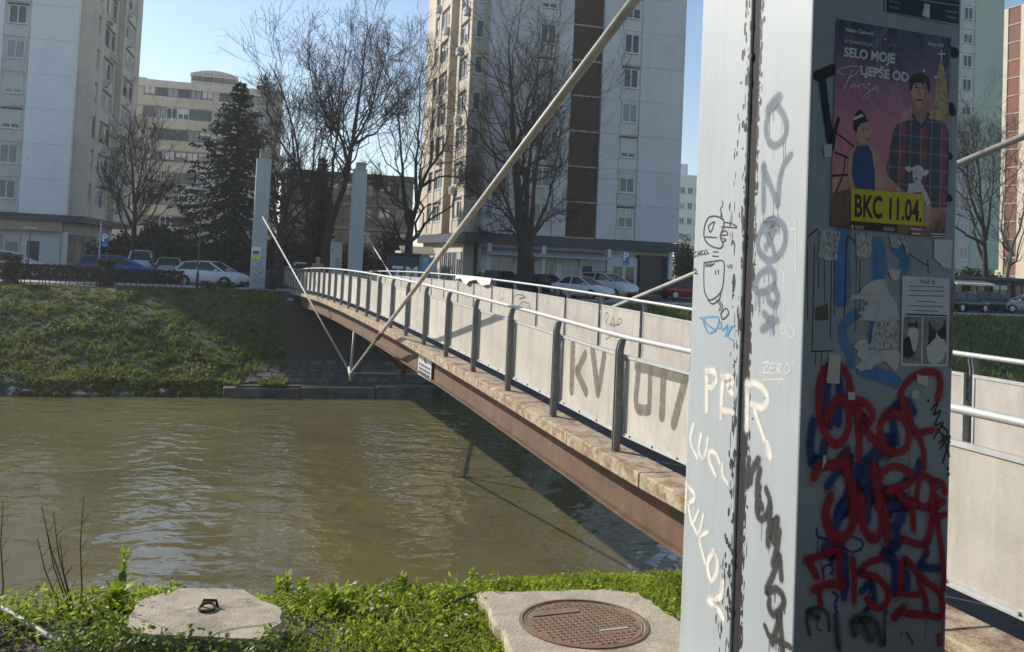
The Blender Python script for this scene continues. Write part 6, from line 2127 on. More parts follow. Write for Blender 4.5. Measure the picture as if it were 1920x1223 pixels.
def car(px, py, U, rz, col, label, L=4.15, H=1.48, style='hatch', Wd=1.78, rails=False):
    w, _, _ = at_u(px, py, U)
    root = gempty('parked_car', w, U, -0.365, label, 'car', 'cars parked along the far street', rz)
    s = L / 4.1
    hw = Wd / 2
    k = H / 1.48
    pm_ = PAINT[col]
    st = [(-2.05, .42, .80, .80), (-1.98, .26, .96, .90), (-1.5, .22, 1.0, .97), (-0.6, .20, .99, 1.0), (0.6, .20, .97, 1.0), (1.15, .20, .95, .99), (1.65, .22, .86, .95), (1.95, .26, .72, .86), (2.05, .36, .58, .76)]
    if style == 'suv':
        st = [(x, zb + 0.04, zt * 1.06, ww) for x, zb, zt, ww in st]
    rings = []
    for x, zb, zt, ww in st:
        y = hw * ww
        zb, zt = zb * k, zt * k
        zm = zb + (zt - zb) * 0.62
        half = [(y * 0.86, zb), (y * 0.98, zb + 0.1), (y, zm), (y * 0.95, zt - 0.03), (y * 0.80, zt)]
        ring = [(x * s, a_, b_) for a_, b_ in half] + [(x * s, 0, zt + 0.02)] + [(x * s, -a_, b_) for a_, b_ in half[::-1]]
        rings.append(ring)
    b = MB()
    loft(b, rings)
    body = b.build('body', pm_, root, smooth=True)
    zb_ = 0.95 * k * (1.06 if style == 'suv' else 1)
    if style in ('wagon', 'suv', 'van'):
        cs = [(-1.98, 0.02), (-1.72, 0.93), (-0.6, 1.0), (0.15, 0.95), (1.12, 0.01)]
    elif style == 'sedan':
        cs = [(-1.55, 0.02), (-1.0, 0.9), (-0.4, 1.0), (0.2, 0.95), (1.12, 0.01)]
    else:
        cs = [(-1.97, 0.02), (-1.5, 0.86), (-0.5, 1.0), (0.15, 0.95), (1.12, 0.01)]
    rings = []
    for x, t in cs:
        zt = zb_ + (H - zb_) * t
        ya, yb = hw * 0.84, hw * (0.84 - 0.17 * t)
        rings.append([(x * s, ya, zb_ - 0.04), (x * s, yb, zt - 0.02), (x * s, yb * 0.8, zt + 0.0), (x * s, -yb * 0.8, zt + 0.0), (x * s, -yb, zt - 0.02), (x * s, -ya, zb_ - 0.04)])
    c = MB()
    loft(c, rings)
    c.build('windows', M_cglass, root)
    # roof skin and pillars in body colour
    rf_ = MB()
    rr = []
    for x, t in cs[1:4]:
        zt = zb_ + (H - zb_) * t
        yb = hw * (0.84 - 0.17 * t) + 0.012
        rr.append([(x * s, yb, zt - 0.05), (x * s, yb * 0.82, zt + 0.025), (x * s, -yb * 0.82, zt + 0.025), (x * s, -yb, zt - 0.05)])
    loft(rf_, rr)
    rf_.build('roof', pm_, root, smooth=False)
    for sg in (1, -1):
        def cp(i):
            x, t = cs[i]
            return Vector((x * s, sg * (hw * (0.84 - 0.17 * t) + 0.004), zb_ + (H - zb_) * t - 0.03))
        q = cp(2)
        for pts_, rad_ in (((cp(0), cp(1)), 0.055), ((cp(4), cp(3)), 0.04), (((q.x, q.y, q.z), (q.x - 0.08, sg * hw * 0.85, zb_ - 0.02)), 0.04)):
            MB().tube(pts_, rad_, 5).build('pillar', pm_, root)
        MB().box(0.62 * s, 0.80 * s, sg * hw * 0.95 - 0.02, sg * hw * 0.95 + sg * 0.16 + 0.02, zb_ - 0.02, zb_ + 0.12).build('mirror', pm_, root, bevel=0.03)
        hl = MB().box(1.72 * s, 1.93 * s, sg * hw * 0.70 - 0.14, sg * hw * 0.70 + 0.14, 0.60 * k, 0.74 * k)
        hl.build('headlight', M_lamp, root, bevel=0.03)
        MB().box(-2.03 * s, -1.9 * s, sg * hw * 0.78 - 0.11, sg * hw * 0.78 + 0.11, 0.72 * k, 0.98 * k).build('tail_light', M_tail, root, bevel=0.02)
        for xw in (-1.28 * s, 1.28 * s):
            yo = sg * (hw * 0.99)
            ar = MB().prism([(xw + 0.37 * math.cos(t), 0.31 + 0.37 * math.sin(t)) for t in np.linspace(-0.2, math.pi + 0.2, 12)], 'y', yo - 0.06 * sg, yo + 0.012 * sg)
            ar.build('wheel_arch', M_plast, root)
            tw = MB()
            prof = [(0.20, -0.09), (0.30, -0.1), (0.325, -0.05), (0.325, 0.05), (0.30, 0.1), (0.20, 0.09)]
            tw.lathe(prof, 18)
            t_ = tw.build('wheel', M_tyre, root, loc=(xw, yo - 0.06 * sg, 0.325), smooth=True)
            t_.rotation_euler = (math.pi / 2, 0, 0)
            r_ = MB().lathe([(0.05, 0.10), (0.21, 0.095), (0.21, 0.075), (0.05, 0.07)], 10)
            ri = r_.build('rim', M_rim, t_)
            if sg > 0:
                ri.rotation_euler = (math.pi, 0, 0)
    MB().box(1.90 * s, 2.06 * s, -0.55, 0.55, 0.30 * k, 0.44 * k).build('front_grille', M_plast, root, bevel=0.02)
    MB().box(-2.075 * s, -2.04 * s, -0.26, 0.26, 0.62 * k, 0.73 * k).build('number_plate', M_white, root)
    MB().box(2.05 * s, 2.075 * s, -0.26, 0.26, 0.42 * k, 0.53 * k).build('number_plate', M_white, root)
    if rails:
        for sg in (1, -1):
            MB().tube([(-1.5 * s, sg * 0.55, H + 0.02), (-1.3 * s, sg * 0.55, H + 0.08), (0.0, sg * 0.55, H + 0.09), (0.2, sg * 0.55, H + 0.02)], 0.02, 5).build('roof_rail', M_plast, root)
    return root


PI = math.pi
car(20, 510, 50.5, 0, 'white', 'white hatchback at the left edge behind the hedge', 4.3, 1.5)
car(224, 505, 51.5, 0, 'blue', 'bright blue estate car behind the hedge', 4.5, 1.5, 'wagon')
car(266, 500, 60.0, PI / 2, 'white', 'small white van partly hidden by the bare trunk behind the blue car', 4.0, 1.85, 'van', 1.7)
car(318, 505, 57.0, PI / 2, 'silver', 'silver hatchback seen from behind, right of the blue car', 4.0, 1.5)
car(398, 520, 46.9, -0.5, 'white', 'white hatchback parked just left of the far left pylon', 3.9, 1.45)
car(436, 500, 56.5, -PI / 2 + 0.2, 'black', 'black off-roader behind the white hatchback near the far left pylon', 4.4, 1.75, 'suv')
car(366, 500, 62.0, PI / 2, 'dark', 'dark car between the silver and white hatchbacks', 4.2, 1.5)
car(402, 490, 64.0, -PI / 2, 'dark', 'dark car deep under the tall spruce', 4.2, 1.5)
car(566, 498, 66.0, PI / 2, 'white', 'small white car seen beyond the far end of the bridge', 4.0, 1.45)
car(950, 520, 57.0, 0, 'dark', 'dark car half hidden left of the dense bare tree', 4.2, 1.55, 'suv')
car(1026, 535, 54.0, -PI / 2 + 0.75, 'black', 'black hatchback right of the dense bare trunk', 4.0, 1.45)
car(1092, 545, 50.0, -PI / 2 + 0.55, 'white', 'white saloon nosing towards the river before the central tower', 4.3, 1.45, 'sedan')
car(1140, 540, 54.0, -PI / 2 + 0.45, 'white', 'white off-roader with roof rails next to the white saloon', 4.5, 1.72, 'suv', 1.85, True)
car(1286, 555, 56.0, 0, 'red', 'dark red car just left of the foreground pylon', 4.2, 1.5)
car(1806, 585, 50.5, 0.2, 'black', 'black car right beside the foreground pylon', 4.2, 1.5)
car(1856, 585, 53.0, 0, 'dark', 'dark estate car in front of the cafe', 4.4, 1.55, 'wagon')
car(1925, 590, 52.0, PI - 0.5, 'silver', 'silver car cut by the right edge of the view', 4.2, 1.5)

# ------------------------------------------------------------------ street furniture


def pole_sign(px, ytop, ybot, U, label, wpl, hpl, ypole):
    w, _, zt = at_u(px, ytop, U)
    zb = at_u(px, ybot, U)[2]
    root = gempty('parking_sign', w, U, -0.4, label, 'sign')
    h = zt + 0.4
    MB().tube([(-wpl * 0.7 if ypole else 0, 0.05, 0), (-wpl * 0.7 if ypole else 0, 0.05, h + (0.6 if ypole else 0.05))], 0.035, 8).build('pole', M_galv, root)
    bz = zb + 0.4
    MB().box(-wpl / 2, wpl / 2, -0.03, 0.0, bz, h).build('plate', flat('sign_blue', (0.01, 0.13, 0.42), 0.4), root, bevel=0.01)
    me = text_mesh('P', 1.0, 0.03)
    me.materials.append(M_white)
    o = bpy.data.objects.new('letter', me)
    link(o, root)
    s = (h - bz) * (0.75 if ypole else 0.85)
    o.scale = (s, s, s)
    o.rotation_euler = (math.pi / 2, 0, 0)
    o.location = (-s * 0.28, -0.034, h - s * 0.80)
    MB().box(-wpl * 0.3, wpl * 0.3, -0.0335, -0.0305, bz + 0.05, bz + 0.12).build('small_marks', flat('sign_pale', (0.25, 0.4, 0.6), 0.4), root)
    return root


pole_sign(198, 437, 463, 47.0, 'tall blue parking sign on a grey pole at left', 0.36, 0.7, True)
pole_sign(1174, 471, 497, 56.0, 'blue parking sign near the entrance of the central tower', 0.5, 0.8, False)


def lamp(px, ytop, U, label):
    w, _, zt = at_u(px, ytop, U)
    root = gempty('street_lamp', w, U, -0.4, label, 'street lamp', 'slim street lamps')
    h = zt + 0.4
    MB().tube([(0, 0, 0), (0, 0, 0.9), (0, 0, 0.95), (0, 0, h)], [0.07, 0.07, 0.045, 0.035], 8).build('pole', pmat('lamp_pole', (0.06, 0.065, 0.07), 0.5), root)
    MB().box(-0.34, 0.34, -0.1, 0.1, h, h + 0.07).build('lamp_head', M_galv, root, bevel=0.03)
    MB().box(-0.28, 0.28, -0.08, 0.08, h - 0.02, h - 0.002).build('lamp_lens', M_lamp, root)


lamp(380, 356, 42.2, 'slim street lamp in front of the tall spruce')
lamp(57, 428, 46.5, 'slim street lamp before the left tower')
# waste containers, cabinets, booth
w, _, zt = at_u(760, 478, 50.0)
ct = gempty('waste_container', w, 50.0, -0.4, 'dark painted container with big white letters beyond the bridge', 'container')
MB().box(-0.95, 0.95, 0, 1.2, 0.15, zt + 0.35).build('body', M_dark, ct, bevel=0.04)
MB().box(-1.0, 1.0, -0.06, 1.25, zt + 0.35, zt + 0.5).build('lid', M_plast, ct, bevel=0.03)
for x in (-0.8, 0.8):
    MB().lathe([(0.1, -0.04), (0.1, 0.04)], 10).build('wheel', M_tyre, ct, loc=(x, 0.1, 0.1)).rotation_euler = (0, math.pi / 2, 0)
for ch, x in (('T', -0.75), ('M', 0.05)):
    me = text_mesh(ch, 1.0, 0.05, 0, 1.15)
    me.materials.append(M_white)
    o = bpy.data.objects.new('letter', me)
    link(o, ct)
    o.rotation_euler = (math.pi / 2, 0, 0)
    o.location = (x, -0.006, 1.0)
    o.scale = (0.9, 0.9, 0.9)
M_cab = flat('light_blue_cabinet', (0.22, 0.45, 0.70), 0.5)
for x, lb in ((799, 'light blue cabinet, the left one of the pair beyond the bridge'), (815, 'light blue cabinet, the right one of the pair beyond the bridge')):
    w, _, zt = at_u(x, 483, 52.0)
    cbn = gempty('street_cabinet', w, 52.0, -0.4, lb, 'cabinet', 'light blue cabinets')
    MB().box(-0.24, 0.2, 0, 0.5, 0.08, zt + 0.4).build('body', M_cab, cbn, bevel=0.02)
    MB().box(-0.2, 0.16, -0.015, -0.001, 0.2, zt + 0.3).build('door', M_cab, cbn)
    MB().box(-0.28, 0.24, -0.03, 0.53, 0, 0.08).build('plinth', M_conc, cbn)
    MB().box(0.1, 0.13, -0.03, -0.016, 0.9, 1.05).build('handle', M_dark, cbn)
w, _, zt = at_u(632, 446, 66.0)
bt = gempty('white_booth', w, 66.0, -0.4, 'narrow white booth between the bare trunks beyond the bridge', 'booth')
MB().box(-0.35, 0.45, 0, 0.9, 0, zt + 0.1).build('wall', M_white, bt)
MB().prism([(-0.5, zt + 0.1), (0.6, zt + 0.1), (0.05, zt + 0.45)], 'y', -0.1, 1.0).build('roof', M_conc, bt)
MB().box(0.0, 0.35, -0.03, -0.002, 0.1, 2.0).build('door', M_creamd, bt)
w, _, zt = at_u(510, 503, 44.6)
wb_ = gempty('waste_bin', w, 44.6, -0.35, 'dark rounded waste bin between the far left pylon and the bridge', 'bin')
MB().lathe([(0.22, 0), (0.30, 0.08), (0.33, 0.6), (0.34, 0.95), (0.36, 1.0), (0.30, 1.12), (0.12, 1.18)], 14).build('body', M_plast, wb_, smooth=True)
MB().box(-0.18, 0.18, -0.36, -0.3, 0.75, 0.9).build('opening', M_black, wb_)
# small poster on the far left pylon
w, _, z = at_u(478, 476, 40.58)
sp_ = gempty('small_poster', w + 0.05, 40.575, z - 0.25, 'small yellow and white poster on the far left pylon', 'poster')
MB().box(-0.22, 0.22, -0.004, 0.0, 0.0, 0.6).build('paper', white_p, sp_)
MB().box(-0.18, 0.20, -0.008, -0.0045, 0.02, 0.2).build('yellow_print', ink_yel, sp_)
MB().box(-0.16, 0.16, -0.008, -0.0045, 0.22, 0.4).build('brown_print', ink_brown, sp_)
sq = Face('front')
for pyl, seed_ in ((far_pylon_l, 5), (far_pylon_r, 6)):
    mb = MB()
    r5 = random.Random(seed_)
    for q in range(7):
        z = 0.8 + 0.28 * q * 0.7
        pts = [(0.1 + 0.1 * j + r5.uniform(-.04, .04), z + r5.uniform(-0.09, 0.09)) for j in range(6)]
        add_ribbon(mb, None, pts, 0.03, 0.002 + 0.0005 * q, to3=lambda a_, z_, o_: (a_, -o_, z_))
    o = mb.build('graffiti', SP_blue if seed_ == 5 else SP_chalk, pyl)
    o['label'] = 'small scrawls near the foot'
# white cloth over the right handrail
cl = gempty('draped_cloth', 3.0, 17.2, 0, 'white cloth draped over the right handrail of the bridge', 'cloth')
b = MB()
ns, nu = 7, 14
for i in range(nu):
    u_ = -1.9 + 3.8 * i / (nu - 1)
    for j in range(ns):
        t = j / (ns - 1)
        sag = 0.05 * math.sin(i * 1.3) + 0.03 * math.sin(i * 2.9 + j)
        drop = 0.17 + 0.06 * math.sin(i * 0.9)
        y_ = (t - 0.5)
        b.v.append((-0.03 + y_ * (0.10 + 0.05 * math.sin(i)), u_, dz(17.2 + u_) + 1.165 - abs(y_) * 2 * drop + sag * abs(y_)))
for i in range(nu - 1):
    for j in range(ns - 1):
        b.f.append((i * ns + j, i * ns + j + 1, (i + 1) * ns + j + 1, (i + 1) * ns + j))
b.build('fabric', flat('white_cloth', (0.70, 0.68, 0.64), 0.9), cl, smooth=True)


# ------------------------------------------------------------------ pedestrian
def skin_mesh(name, verts, edges, radii, mat, parent, sub=2):
    me = bpy.data.meshes.new(name)
    me.from_pydata(verts, edges, [])
    o = bpy.data.objects.new(name, me)
    COL.objects.link(o)
    md = o.modifiers.new('skin', 'SKIN')
    sv = me.skin_vertices[0].data
    for i, r_ in enumerate(radii):
        rr_ = r_ if hasattr(r_, '__len__') else (r_, r_)
        sv[i].radius = rr_
        sv[i].use_root = (i == 0)
    md2 = o.modifiers.new('sub', 'SUBSURF')
    md2.levels = sub
    md2.render_levels = sub
    bpy.context.view_layer.update()
    dg = bpy.context.evaluated_depsgraph_get()
    m2 = bpy.data.meshes.new_from_object(o.evaluated_get(dg))
    bpy.data.objects.remove(o, do_unlink=True)
    m2.name = name
    m2.polygons.foreach_set('use_smooth', [True] * len(m2.polygons))
    m2.materials.clear()
    m2.materials.append(mat)
    ob = bpy.data.objects.new(name, m2)
    return link(ob, parent)


w_, u_, z_ = at_u(596, 497, 37.6)
pd = gempty('person', w_, 37.6, dz(37.6) - 0.03, 'pedestrian in a beige hooded jacket walking at the far end of the bridge', 'person')
M_skin = flat('skin', (0.42, 0.24, 0.17), 0.6)
M_jack = pmat('beige_jacket', (0.22, 0.19, 0.15), 0.9, 0.2, 8)
V_ = [(0, 0, 0.95), (0, 0, 1.15), (0, 0, 1.38), (0, 0, 1.48), (0, -0.01, 1.54), (0, -0.02, 1.63), (0, -0.02, 1.73),
      (-0.09, 0, 0.9), (-0.10, -0.06, 0.5), (-0.10, 0.02, 0.08), (-0.10, -0.14, 0.04), (0.09, 0, 0.9), (0.10, 0.06, 0.5), (0.10, 0.16, 0.09), (0.10, 0.02, 0.04),
      (-0.19, 0, 1.40), (-0.27, 0.05, 1.14), (-0.19, -0.10, 0.98), (0.19, 0, 1.40), (0.27, 0.05, 1.14), (0.19, -0.10, 0.98)]
E_ = [(0, 1), (1, 2), (2, 3), (3, 4), (4, 5), (5, 6), (0, 7), (7, 8), (8, 9), (9, 10), (0, 11), (11, 12), (12, 13), (13, 14), (2, 15), (15, 16), (16, 17), (2, 18), (18, 19), (19, 20)]
R__ = [0.14, 0.13, 0.13, 0.06, 0.055, 0.095, 0.07, 0.085, 0.06, 0.04, 0.035, 0.085, 0.06, 0.04, 0.035, 0.06, 0.045, 0.035, 0.06, 0.045, 0.035]
skin_mesh('body', V_, E_, R__, M_skin, pd)
jv = [(0, 0, 0.88), (0, 0, 1.12), (0, 0, 1.38), (0, 0.01, 1.49), (-0.2, 0, 1.39), (-0.28, 0.05, 1.14), (-0.19, -0.11, 0.97), (0.2, 0, 1.39), (0.28, 0.05, 1.14), (0.19, -0.11, 0.97)]
skin_mesh('jacket', jv, [(0, 1), (1, 2), (2, 3), (2, 4), (4, 5), (5, 6), (2, 7), (7, 8), (8, 9)], [(0.2, 0.15), (0.2, 0.15), (0.19, 0.14), 0.10, 0.09, 0.075, 0.06, 0.09, 0.075, 0.06], M_jack, pd)
skin_mesh('hood', [(0, 0.03, 1.48), (0, 0.05, 1.60), (0, 0.04, 1.71), (0, 0.01, 1.78)], [(0, 1), (1, 2), (2, 3)], [0.10, 0.12, 0.115, 0.06], M_jack, pd)
skin_mesh('trousers', [(0, 0, 0.9), (-0.09, 0, 0.86), (-0.10, -0.06, 0.5), (-0.10, 0.02, 0.12), (0.09, 0, 0.86), (0.10, 0.06, 0.5), (0.10, 0.16, 0.13)], [(0, 1), (1, 2), (2, 3), (0, 4), (4, 5), (5, 6)],
          [0.16, 0.105, 0.08, 0.07, 0.105, 0.08, 0.07], flat('dark_trousers', (0.02, 0.022, 0.03), 0.9), pd)
for x, y, z in ((-0.10, 0.0, 0.05), (0.10, 0.14, 0.06)):
    MB().box(x - 0.05, x + 0.05, y - 0.18, y + 0.08, z - 0.05, z + 0.05).build('shoe', M_plast, pd, bevel=0.03, bseg=2)

# ------------------------------------------------------------------ near bank: slab, manhole, block
def gpt(x, y):
    q = Vector((x, y, 0)) - GO
    return q.dot(GR), q.dot(GD)


def local_poly(pts):
    return [gpt(*p) for p in pts]


slab_w = [(-0.10, 5.33), (0.62, 5.46), (0.80, 5.42), (1.30, 4.28), (0.22, 3.95)]
block_w = [(-1.77, 4.80), (-1.70, 4.45), (-1.55, 4.40), (-1.43, 4.405), (-1.06, 4.40), (-1.01, 4.47), (-1.035, 4.53), (-1.0, 4.62), (-1.05, 4.82), (-1.16, 4.90), (-1.31, 5.06), (-1.63, 5.03), (-1.67, 4.94), (-1.74, 4.90)]
M_slab = pmat('coarse_concrete', (0.46, 0.385, 0.285), 0.95, 0.2, 7, bump=0.6, bscale=70,
              dirt=[((0.34, 0.27, 0.2), 0.55, 0.75, 5, (1, 1, 1), 0.6), ((0.10, 0.09, 0.06), 0.61, 0.7, 22, (1, 1, 1), 0.7), ((0.20, 0.17, 0.11), 0.52, 0.66, 2.6, (1, 1, 1), 0.65), ((0.10, 0.115, 0.04), 0.62, 0.7, 4.5, (1, 1, 1), 0.7), ((0.5, 0.44, 0.35), 0.58, 0.7, 30, (1, 1, 1), 0.5)])


def irregular(poly, z0, z1, name, mat, parent=None, jit=0.006, sub=8, bevel=0.012):
    r_ = random.Random(len(poly))
    out = []
    for i in range(len(poly)):
        a_, b_ = Vector(poly[i]), Vector(poly[(i + 1) % len(poly)])
        m_ = max(1, int((b_ - a_).length / 0.06))
        for k in range(m_):
            p_ = a_.lerp(b_, k / m_)
            out.append((p_.x + r_.uniform(-jit, jit), p_.y + r_.uniform(-jit, jit)))
    n_ = len(out)
    b_ = MB()
    cx_ = sum(p[0] for p in out) / n_
    cy_ = sum(p[1] for p in out) / n_
    b_.v = [(p[0], p[1], z0) for p in out] + [(p[0], p[1], z1 - 0.012 + r_.uniform(-.004, .004)) for p in out] + [(cx_ + (p[0] - cx_) * 0.97, cy_ + (p[1] - cy_) * 0.97, z1 + r_.uniform(-.002, .002)) for p in out] + [(cx_, cy_, z1)]
    for i in range(n_):
        j = (i + 1) % n_
        b_.f += [(i, j, n_ + j, n_ + i), (n_ + i, n_ + j, 2 * n_ + j, 2 * n_ + i), (2 * n_ + i, 2 * n_ + j, 3 * n_)]
    return b_.build(name, mat, parent)


sx, sy = 0.5, 4.75
slab = empty('manhole_slab', (sx, sy, -0.35), 0, 'square concrete slab around the round manhole on the near bank', 'concrete slab')
irregular([(p[0] - sx, p[1] - sy) for p in slab_w][::-1], 0, 0.25, 'slab', M_slab, slab, jit=0.013)
M_iron = pmat('rusty_cast_iron', (0.27, 0.14, 0.09), 0.9, 0.3, 9, bump=0.5, bscale=60, dirt=[((0.17, 0.15, 0.09), 0.42, 0.62, 4, (1, 1, 1), 0.85), ((0.28, 0.24, 0.2), 0.62, 0.7, 25, (1, 1, 1), 0.7)])
mc = empty('manhole_cover', (0.455, 4.925, -0.1), R_(22), 'round rusty manhole cover with a raised grid set in the slab', 'manhole cover')
MB().lathe([(0.33, -0.03), (0.33, 0.006), (0.312, 0.008), (0.308, -0.002)], 48).build('frame_ring', M_iron, mc)
MB().lathe([(0.302, -0.03), (0.302, 0.002), (0.296, 0.004), (0.29, 0.001), (0.001, 0.001)], 48).build('lid', M_iron, mc)
tr = MB()
for i in range(-9, 10):
    for j in range(-9, 10):
        x, y = i * 0.033, j * 0.033
        if x * x + y * y < 0.27 ** 2 and not (y > 0.13 and x < 0.05 and y < 0.19) and not (abs(y + 0.12) < 0.02 and 0.02 < x < 0.2):
            e = 0.0125
            tr.hexa([(x - e, y - e, 0), (x + e, y - e, 0), (x + e, y + e, 0), (x - e, y + e, 0)], [(x - e * .8, y - e * .8, 0.0045), (x + e * .8, y - e * .8, 0.0045), (x + e * .8, y + e * .8, 0.0045), (x - e * .8, y + e * .8, 0.0075)])
tag(tr.build('raised_grid', M_iron, mc), kind='stuff')
MB().box(-0.22, 0.05, 0.135, 0.185, 0.0015, 0.006).build('name_bar', M_iron, mc, bevel=0.002)
MB().box(0.03, 0.19, -0.128, -0.112, 0.0012, 0.004).build('lifting_slot', M_galv, mc)

bx, by = -1.4, 4.75
blk = empty('concrete_block', (bx, by, -0.35), 0, 'cracked eight-sided concrete block with an iron ring on the near bank', 'concrete block')
irregular([(p[0] - bx, p[1] - by) for p in block_w], 0, 0.30, 'block', M_slab, blk, jit=0.008)
ck_ = MB()
for width, pts in ((0.007, [(0.12, -0.345), (0.15, -0.28), (0.22, -0.22), (0.3, -0.19), (0.37, -0.14)]), (0.004, [(0.02, 0.04), (0.1, 0.035), (0.16, 0.05), (0.24, 0.085)]), (0.004, [(-0.06, 0.0), (-0.14, -0.06)])):
    add_ribbon(ck_, None, pts, width, 0.304, n=3, to3=lambda a_, z_, o_: (a_, z_, o_))
ck_.uv = None
ck_.build('cracks', flat('crack_dark', (0.03, 0.025, 0.02), 0.9), blk)  # thin dark ribbons laid on the block as cracks
rg = MB()
rg.tube([(0.036 * math.cos(t), 0.036 * math.sin(t) - 0.02, 0.308 + 0.016 * (math.sin(t) > 0) * math.sin(t)) for t in np.linspace(0, 2 * math.pi, 17)], 0.007, 6)
rg.tube([(-0.04, 0.025, 0.30), (-0.03, 0.03, 0.33), (0.03, 0.03, 0.33), (0.04, 0.025, 0.30)], 0.008, 6)
rg.build('lifting_ring', pmat('rust_dark', (0.05, 0.03, 0.022), 0.8), blk)


def inside(poly, x, y, grow=0.0):
    n_ = len(poly)
    c_ = np.zeros(len(x), bool)
    j = n_ - 1
    for i in range(n_):
        xi, yi = poly[i]
        xj, yj = poly[j]
        c_ ^= ((yi > y) != (yj > y)) & (x < (xj - xi) * (y - yi) / (yj - yi + 1e-12) + xi)
        j = i
    return c_


def scatter(n_, x0, x1, y0, y1, r, dens=None):
    x = x0 + (x1 - x0) * r.random(n_)
    y = y0 + (y1 - y0) * r.random(n_)
    k = ~inside([(0.6 + (p[0] - 0.6) * 0.95, 4.75 + (p[1] - 4.75) * 0.95) for p in slab_w], x, y) & ~inside([(-1.4 + (p[0] + 1.4) * 0.95, 4.72 + (p[1] - 4.72) * 0.95) for p in block_w], x, y)
    if dens is not None:
        k &= r.random(n_) < dens(x, y)
    x, y = x[k], y[k]
    q0, q1 = x - GO.x, y - GO.y
    w = q0 * GR.x + q1 * GR.y
    u = q0 * GD.x + q1 * GD.y
    return np.stack([x, y, near_z(w, u)], 1)


def lush(x, y):
    d = 0.12 + 1.9 * (fbm(x * 1.9, y * 1.9, 71, 3) - 0.36)
    d = np.where(x < -1.0, d * np.clip((y - 4.35) / 0.45, 0.03, 1.0), d)
    d = np.where((x < -1.85) & (y < 4.75), d * 0.25, d)
    return np.clip(d + np.clip((y - 4.95) / 0.3, 0, 1) * 0.9, 0, 1)


M_gr = pmat('near_grass', (0.30, 0.37, 0.035), 0.6, 0.4, 5, trans=0.55, dirt=[((0.30, 0.27, 0.10), 0.62, 0.72, 6, (1, 1, 1), 0.7)])
M_lf = pmat('near_weed_leaf', (0.31, 0.40, 0.035), 0.55, 0.4, 5, trans=0.55)
r9 = np.random.default_rng(99)
c = scatter(52000, -3.4, 1.7, 3.4, 6.1, r9, lush)
o = blades('near_grass', c, 0.055, 0.0028, M_gr, r9, 0.5, frame=False)
tag(o, 'bright green spring grass along the near bank', 'grass')
# dead straw between the blades
c = scatter(9000, -3.4, 1.7, 3.4, 6.1, r9, lambda x, y: np.clip(fbm(x * 2.2, y * 2.2, 73, 3) * 1.3 - 0.2, 0, 1))
o = blades('dry_straw', c, 0.05, 0.0022, pmat('straw', (0.42, 0.34, 0.20), 0.9, 0.3, 9, trans=0.3), r9, 1.6, frame=False)
tag(o, 'dead straw lying among the near grass', 'straw')
# small round leaves (ground ivy, chickweed)
c = scatter(60000, -3.4, 1.7, 3.4, 6.1, r9, lush)
n = len(c)
c = c + np.stack([np.zeros(n), np.zeros(n), 0.008 + 0.05 * r9.random(n)], 1)
a_ = unit(r9.normal(size=(n, 3)) * np.array([1, 1, 0.45])) * (0.007 + 0.009 * r9.random((n, 1)))
b_ = unit(np.cross(a_, r9.normal(size=(n, 3)) * np.array([.4, .4, 1]))) * (0.0045 + 0.006 * r9.random((n, 1)))
V = np.stack([c - a_, c - a_ * 0.3 + b_, c + a_ * 0.5 + b_ * 0.8, c + a_, c + a_ * 0.5 - b_ * 0.8, c - a_ * 0.3 - b_], 1).reshape(-1, 3)
o = fast_mesh('near_weeds', V, np.arange(n * 6).reshape(-1, 6), 6, M_lf)
tag(o, 'low leafy weeds carpeting the near bank', 'weeds', kind='stuff')


# taller soft weeds, thickest at the left
c = scatter(26000, -3.4, 0.0, 4.3, 6.0, r9, lambda x, y: np.clip(np.where(x < -1.65, 1.0, 0.25) * np.clip((y - 4.45) / 0.35, 0, 1) * (0.3 + 1.1 * fbm(x * 2.6, y * 2.6, 88, 3)), 0, 1))
n = len(c)
hgt = np.where(c[:, 0] < -1.65, 0.17, 0.10) * (0.5 + 0.9 * fbm(c[:, 0] * 3.1, c[:, 1] * 3.1, 89, 3))
c = c + np.stack([0.01 * r9.normal(size=n), 0.01 * r9.normal(size=n), hgt * r9.random(n) ** 0.7], 1)
a_ = unit(r9.normal(size=(n, 3)) * np.array([1, 1, 0.5]) + np.array([0, 0, 0.25])) * (0.012 + 0.014 * r9.random((n, 1)))
b_ = unit(np.cross(a_, r9.normal(size=(n, 3)) * np.array([.4, .4, 1]))) * (0.004 + 0.005 * r9.random((n, 1)))
V = np.stack([c - a_, c - a_ * 0.3 + b_, c + a_ * 0.5 + b_ * 0.8, c + a_, c + a_ * 0.5 - b_ * 0.8, c - a_ * 0.3 - b_], 1).reshape(-1, 3)
o = fast_mesh('near_weeds', V, np.arange(n * 6).reshape(-1, 6), 6, M_lf)
tag(o, 'taller leafy weeds crowding the left of the near bank', 'weeds', kind='stuff')


# weeds crowding the shaded front of the concrete block
c = scatter(3600, -2.0, -0.85, 3.9, 4.5, r9, lambda x, y: np.clip((y - 3.95) / 0.4, 0, 1))
n = len(c)
c = c + np.stack([np.zeros(n), np.zeros(n), 0.01 + 0.16 * r9.random(n) * np.clip((c[:, 1] - 4.0) / 0.4, 0.2, 1)], 1)
a_ = unit(r9.normal(size=(n, 3)) * np.array([1, 1, 0.6])) * (0.010 + 0.010 * r9.random((n, 1)))
b_ = unit(np.cross(a_, r9.normal(size=(n, 3)))) * (0.005 + 0.006 * r9.random((n, 1)))
V = np.stack([c - a_, c - a_ * 0.3 + b_, c + a_ * 0.5 + b_ * 0.8, c + a_, c + a_ * 0.5 - b_ * 0.8, c - a_ * 0.3 - b_], 1).reshape(-1, 3)
o = fast_mesh('near_weeds', V, np.arange(n * 6).reshape(-1, 6), 6, pmat('shade_weed_leaf', (0.17, 0.24, 0.04), 0.6, 0.4, 9, trans=0.4))
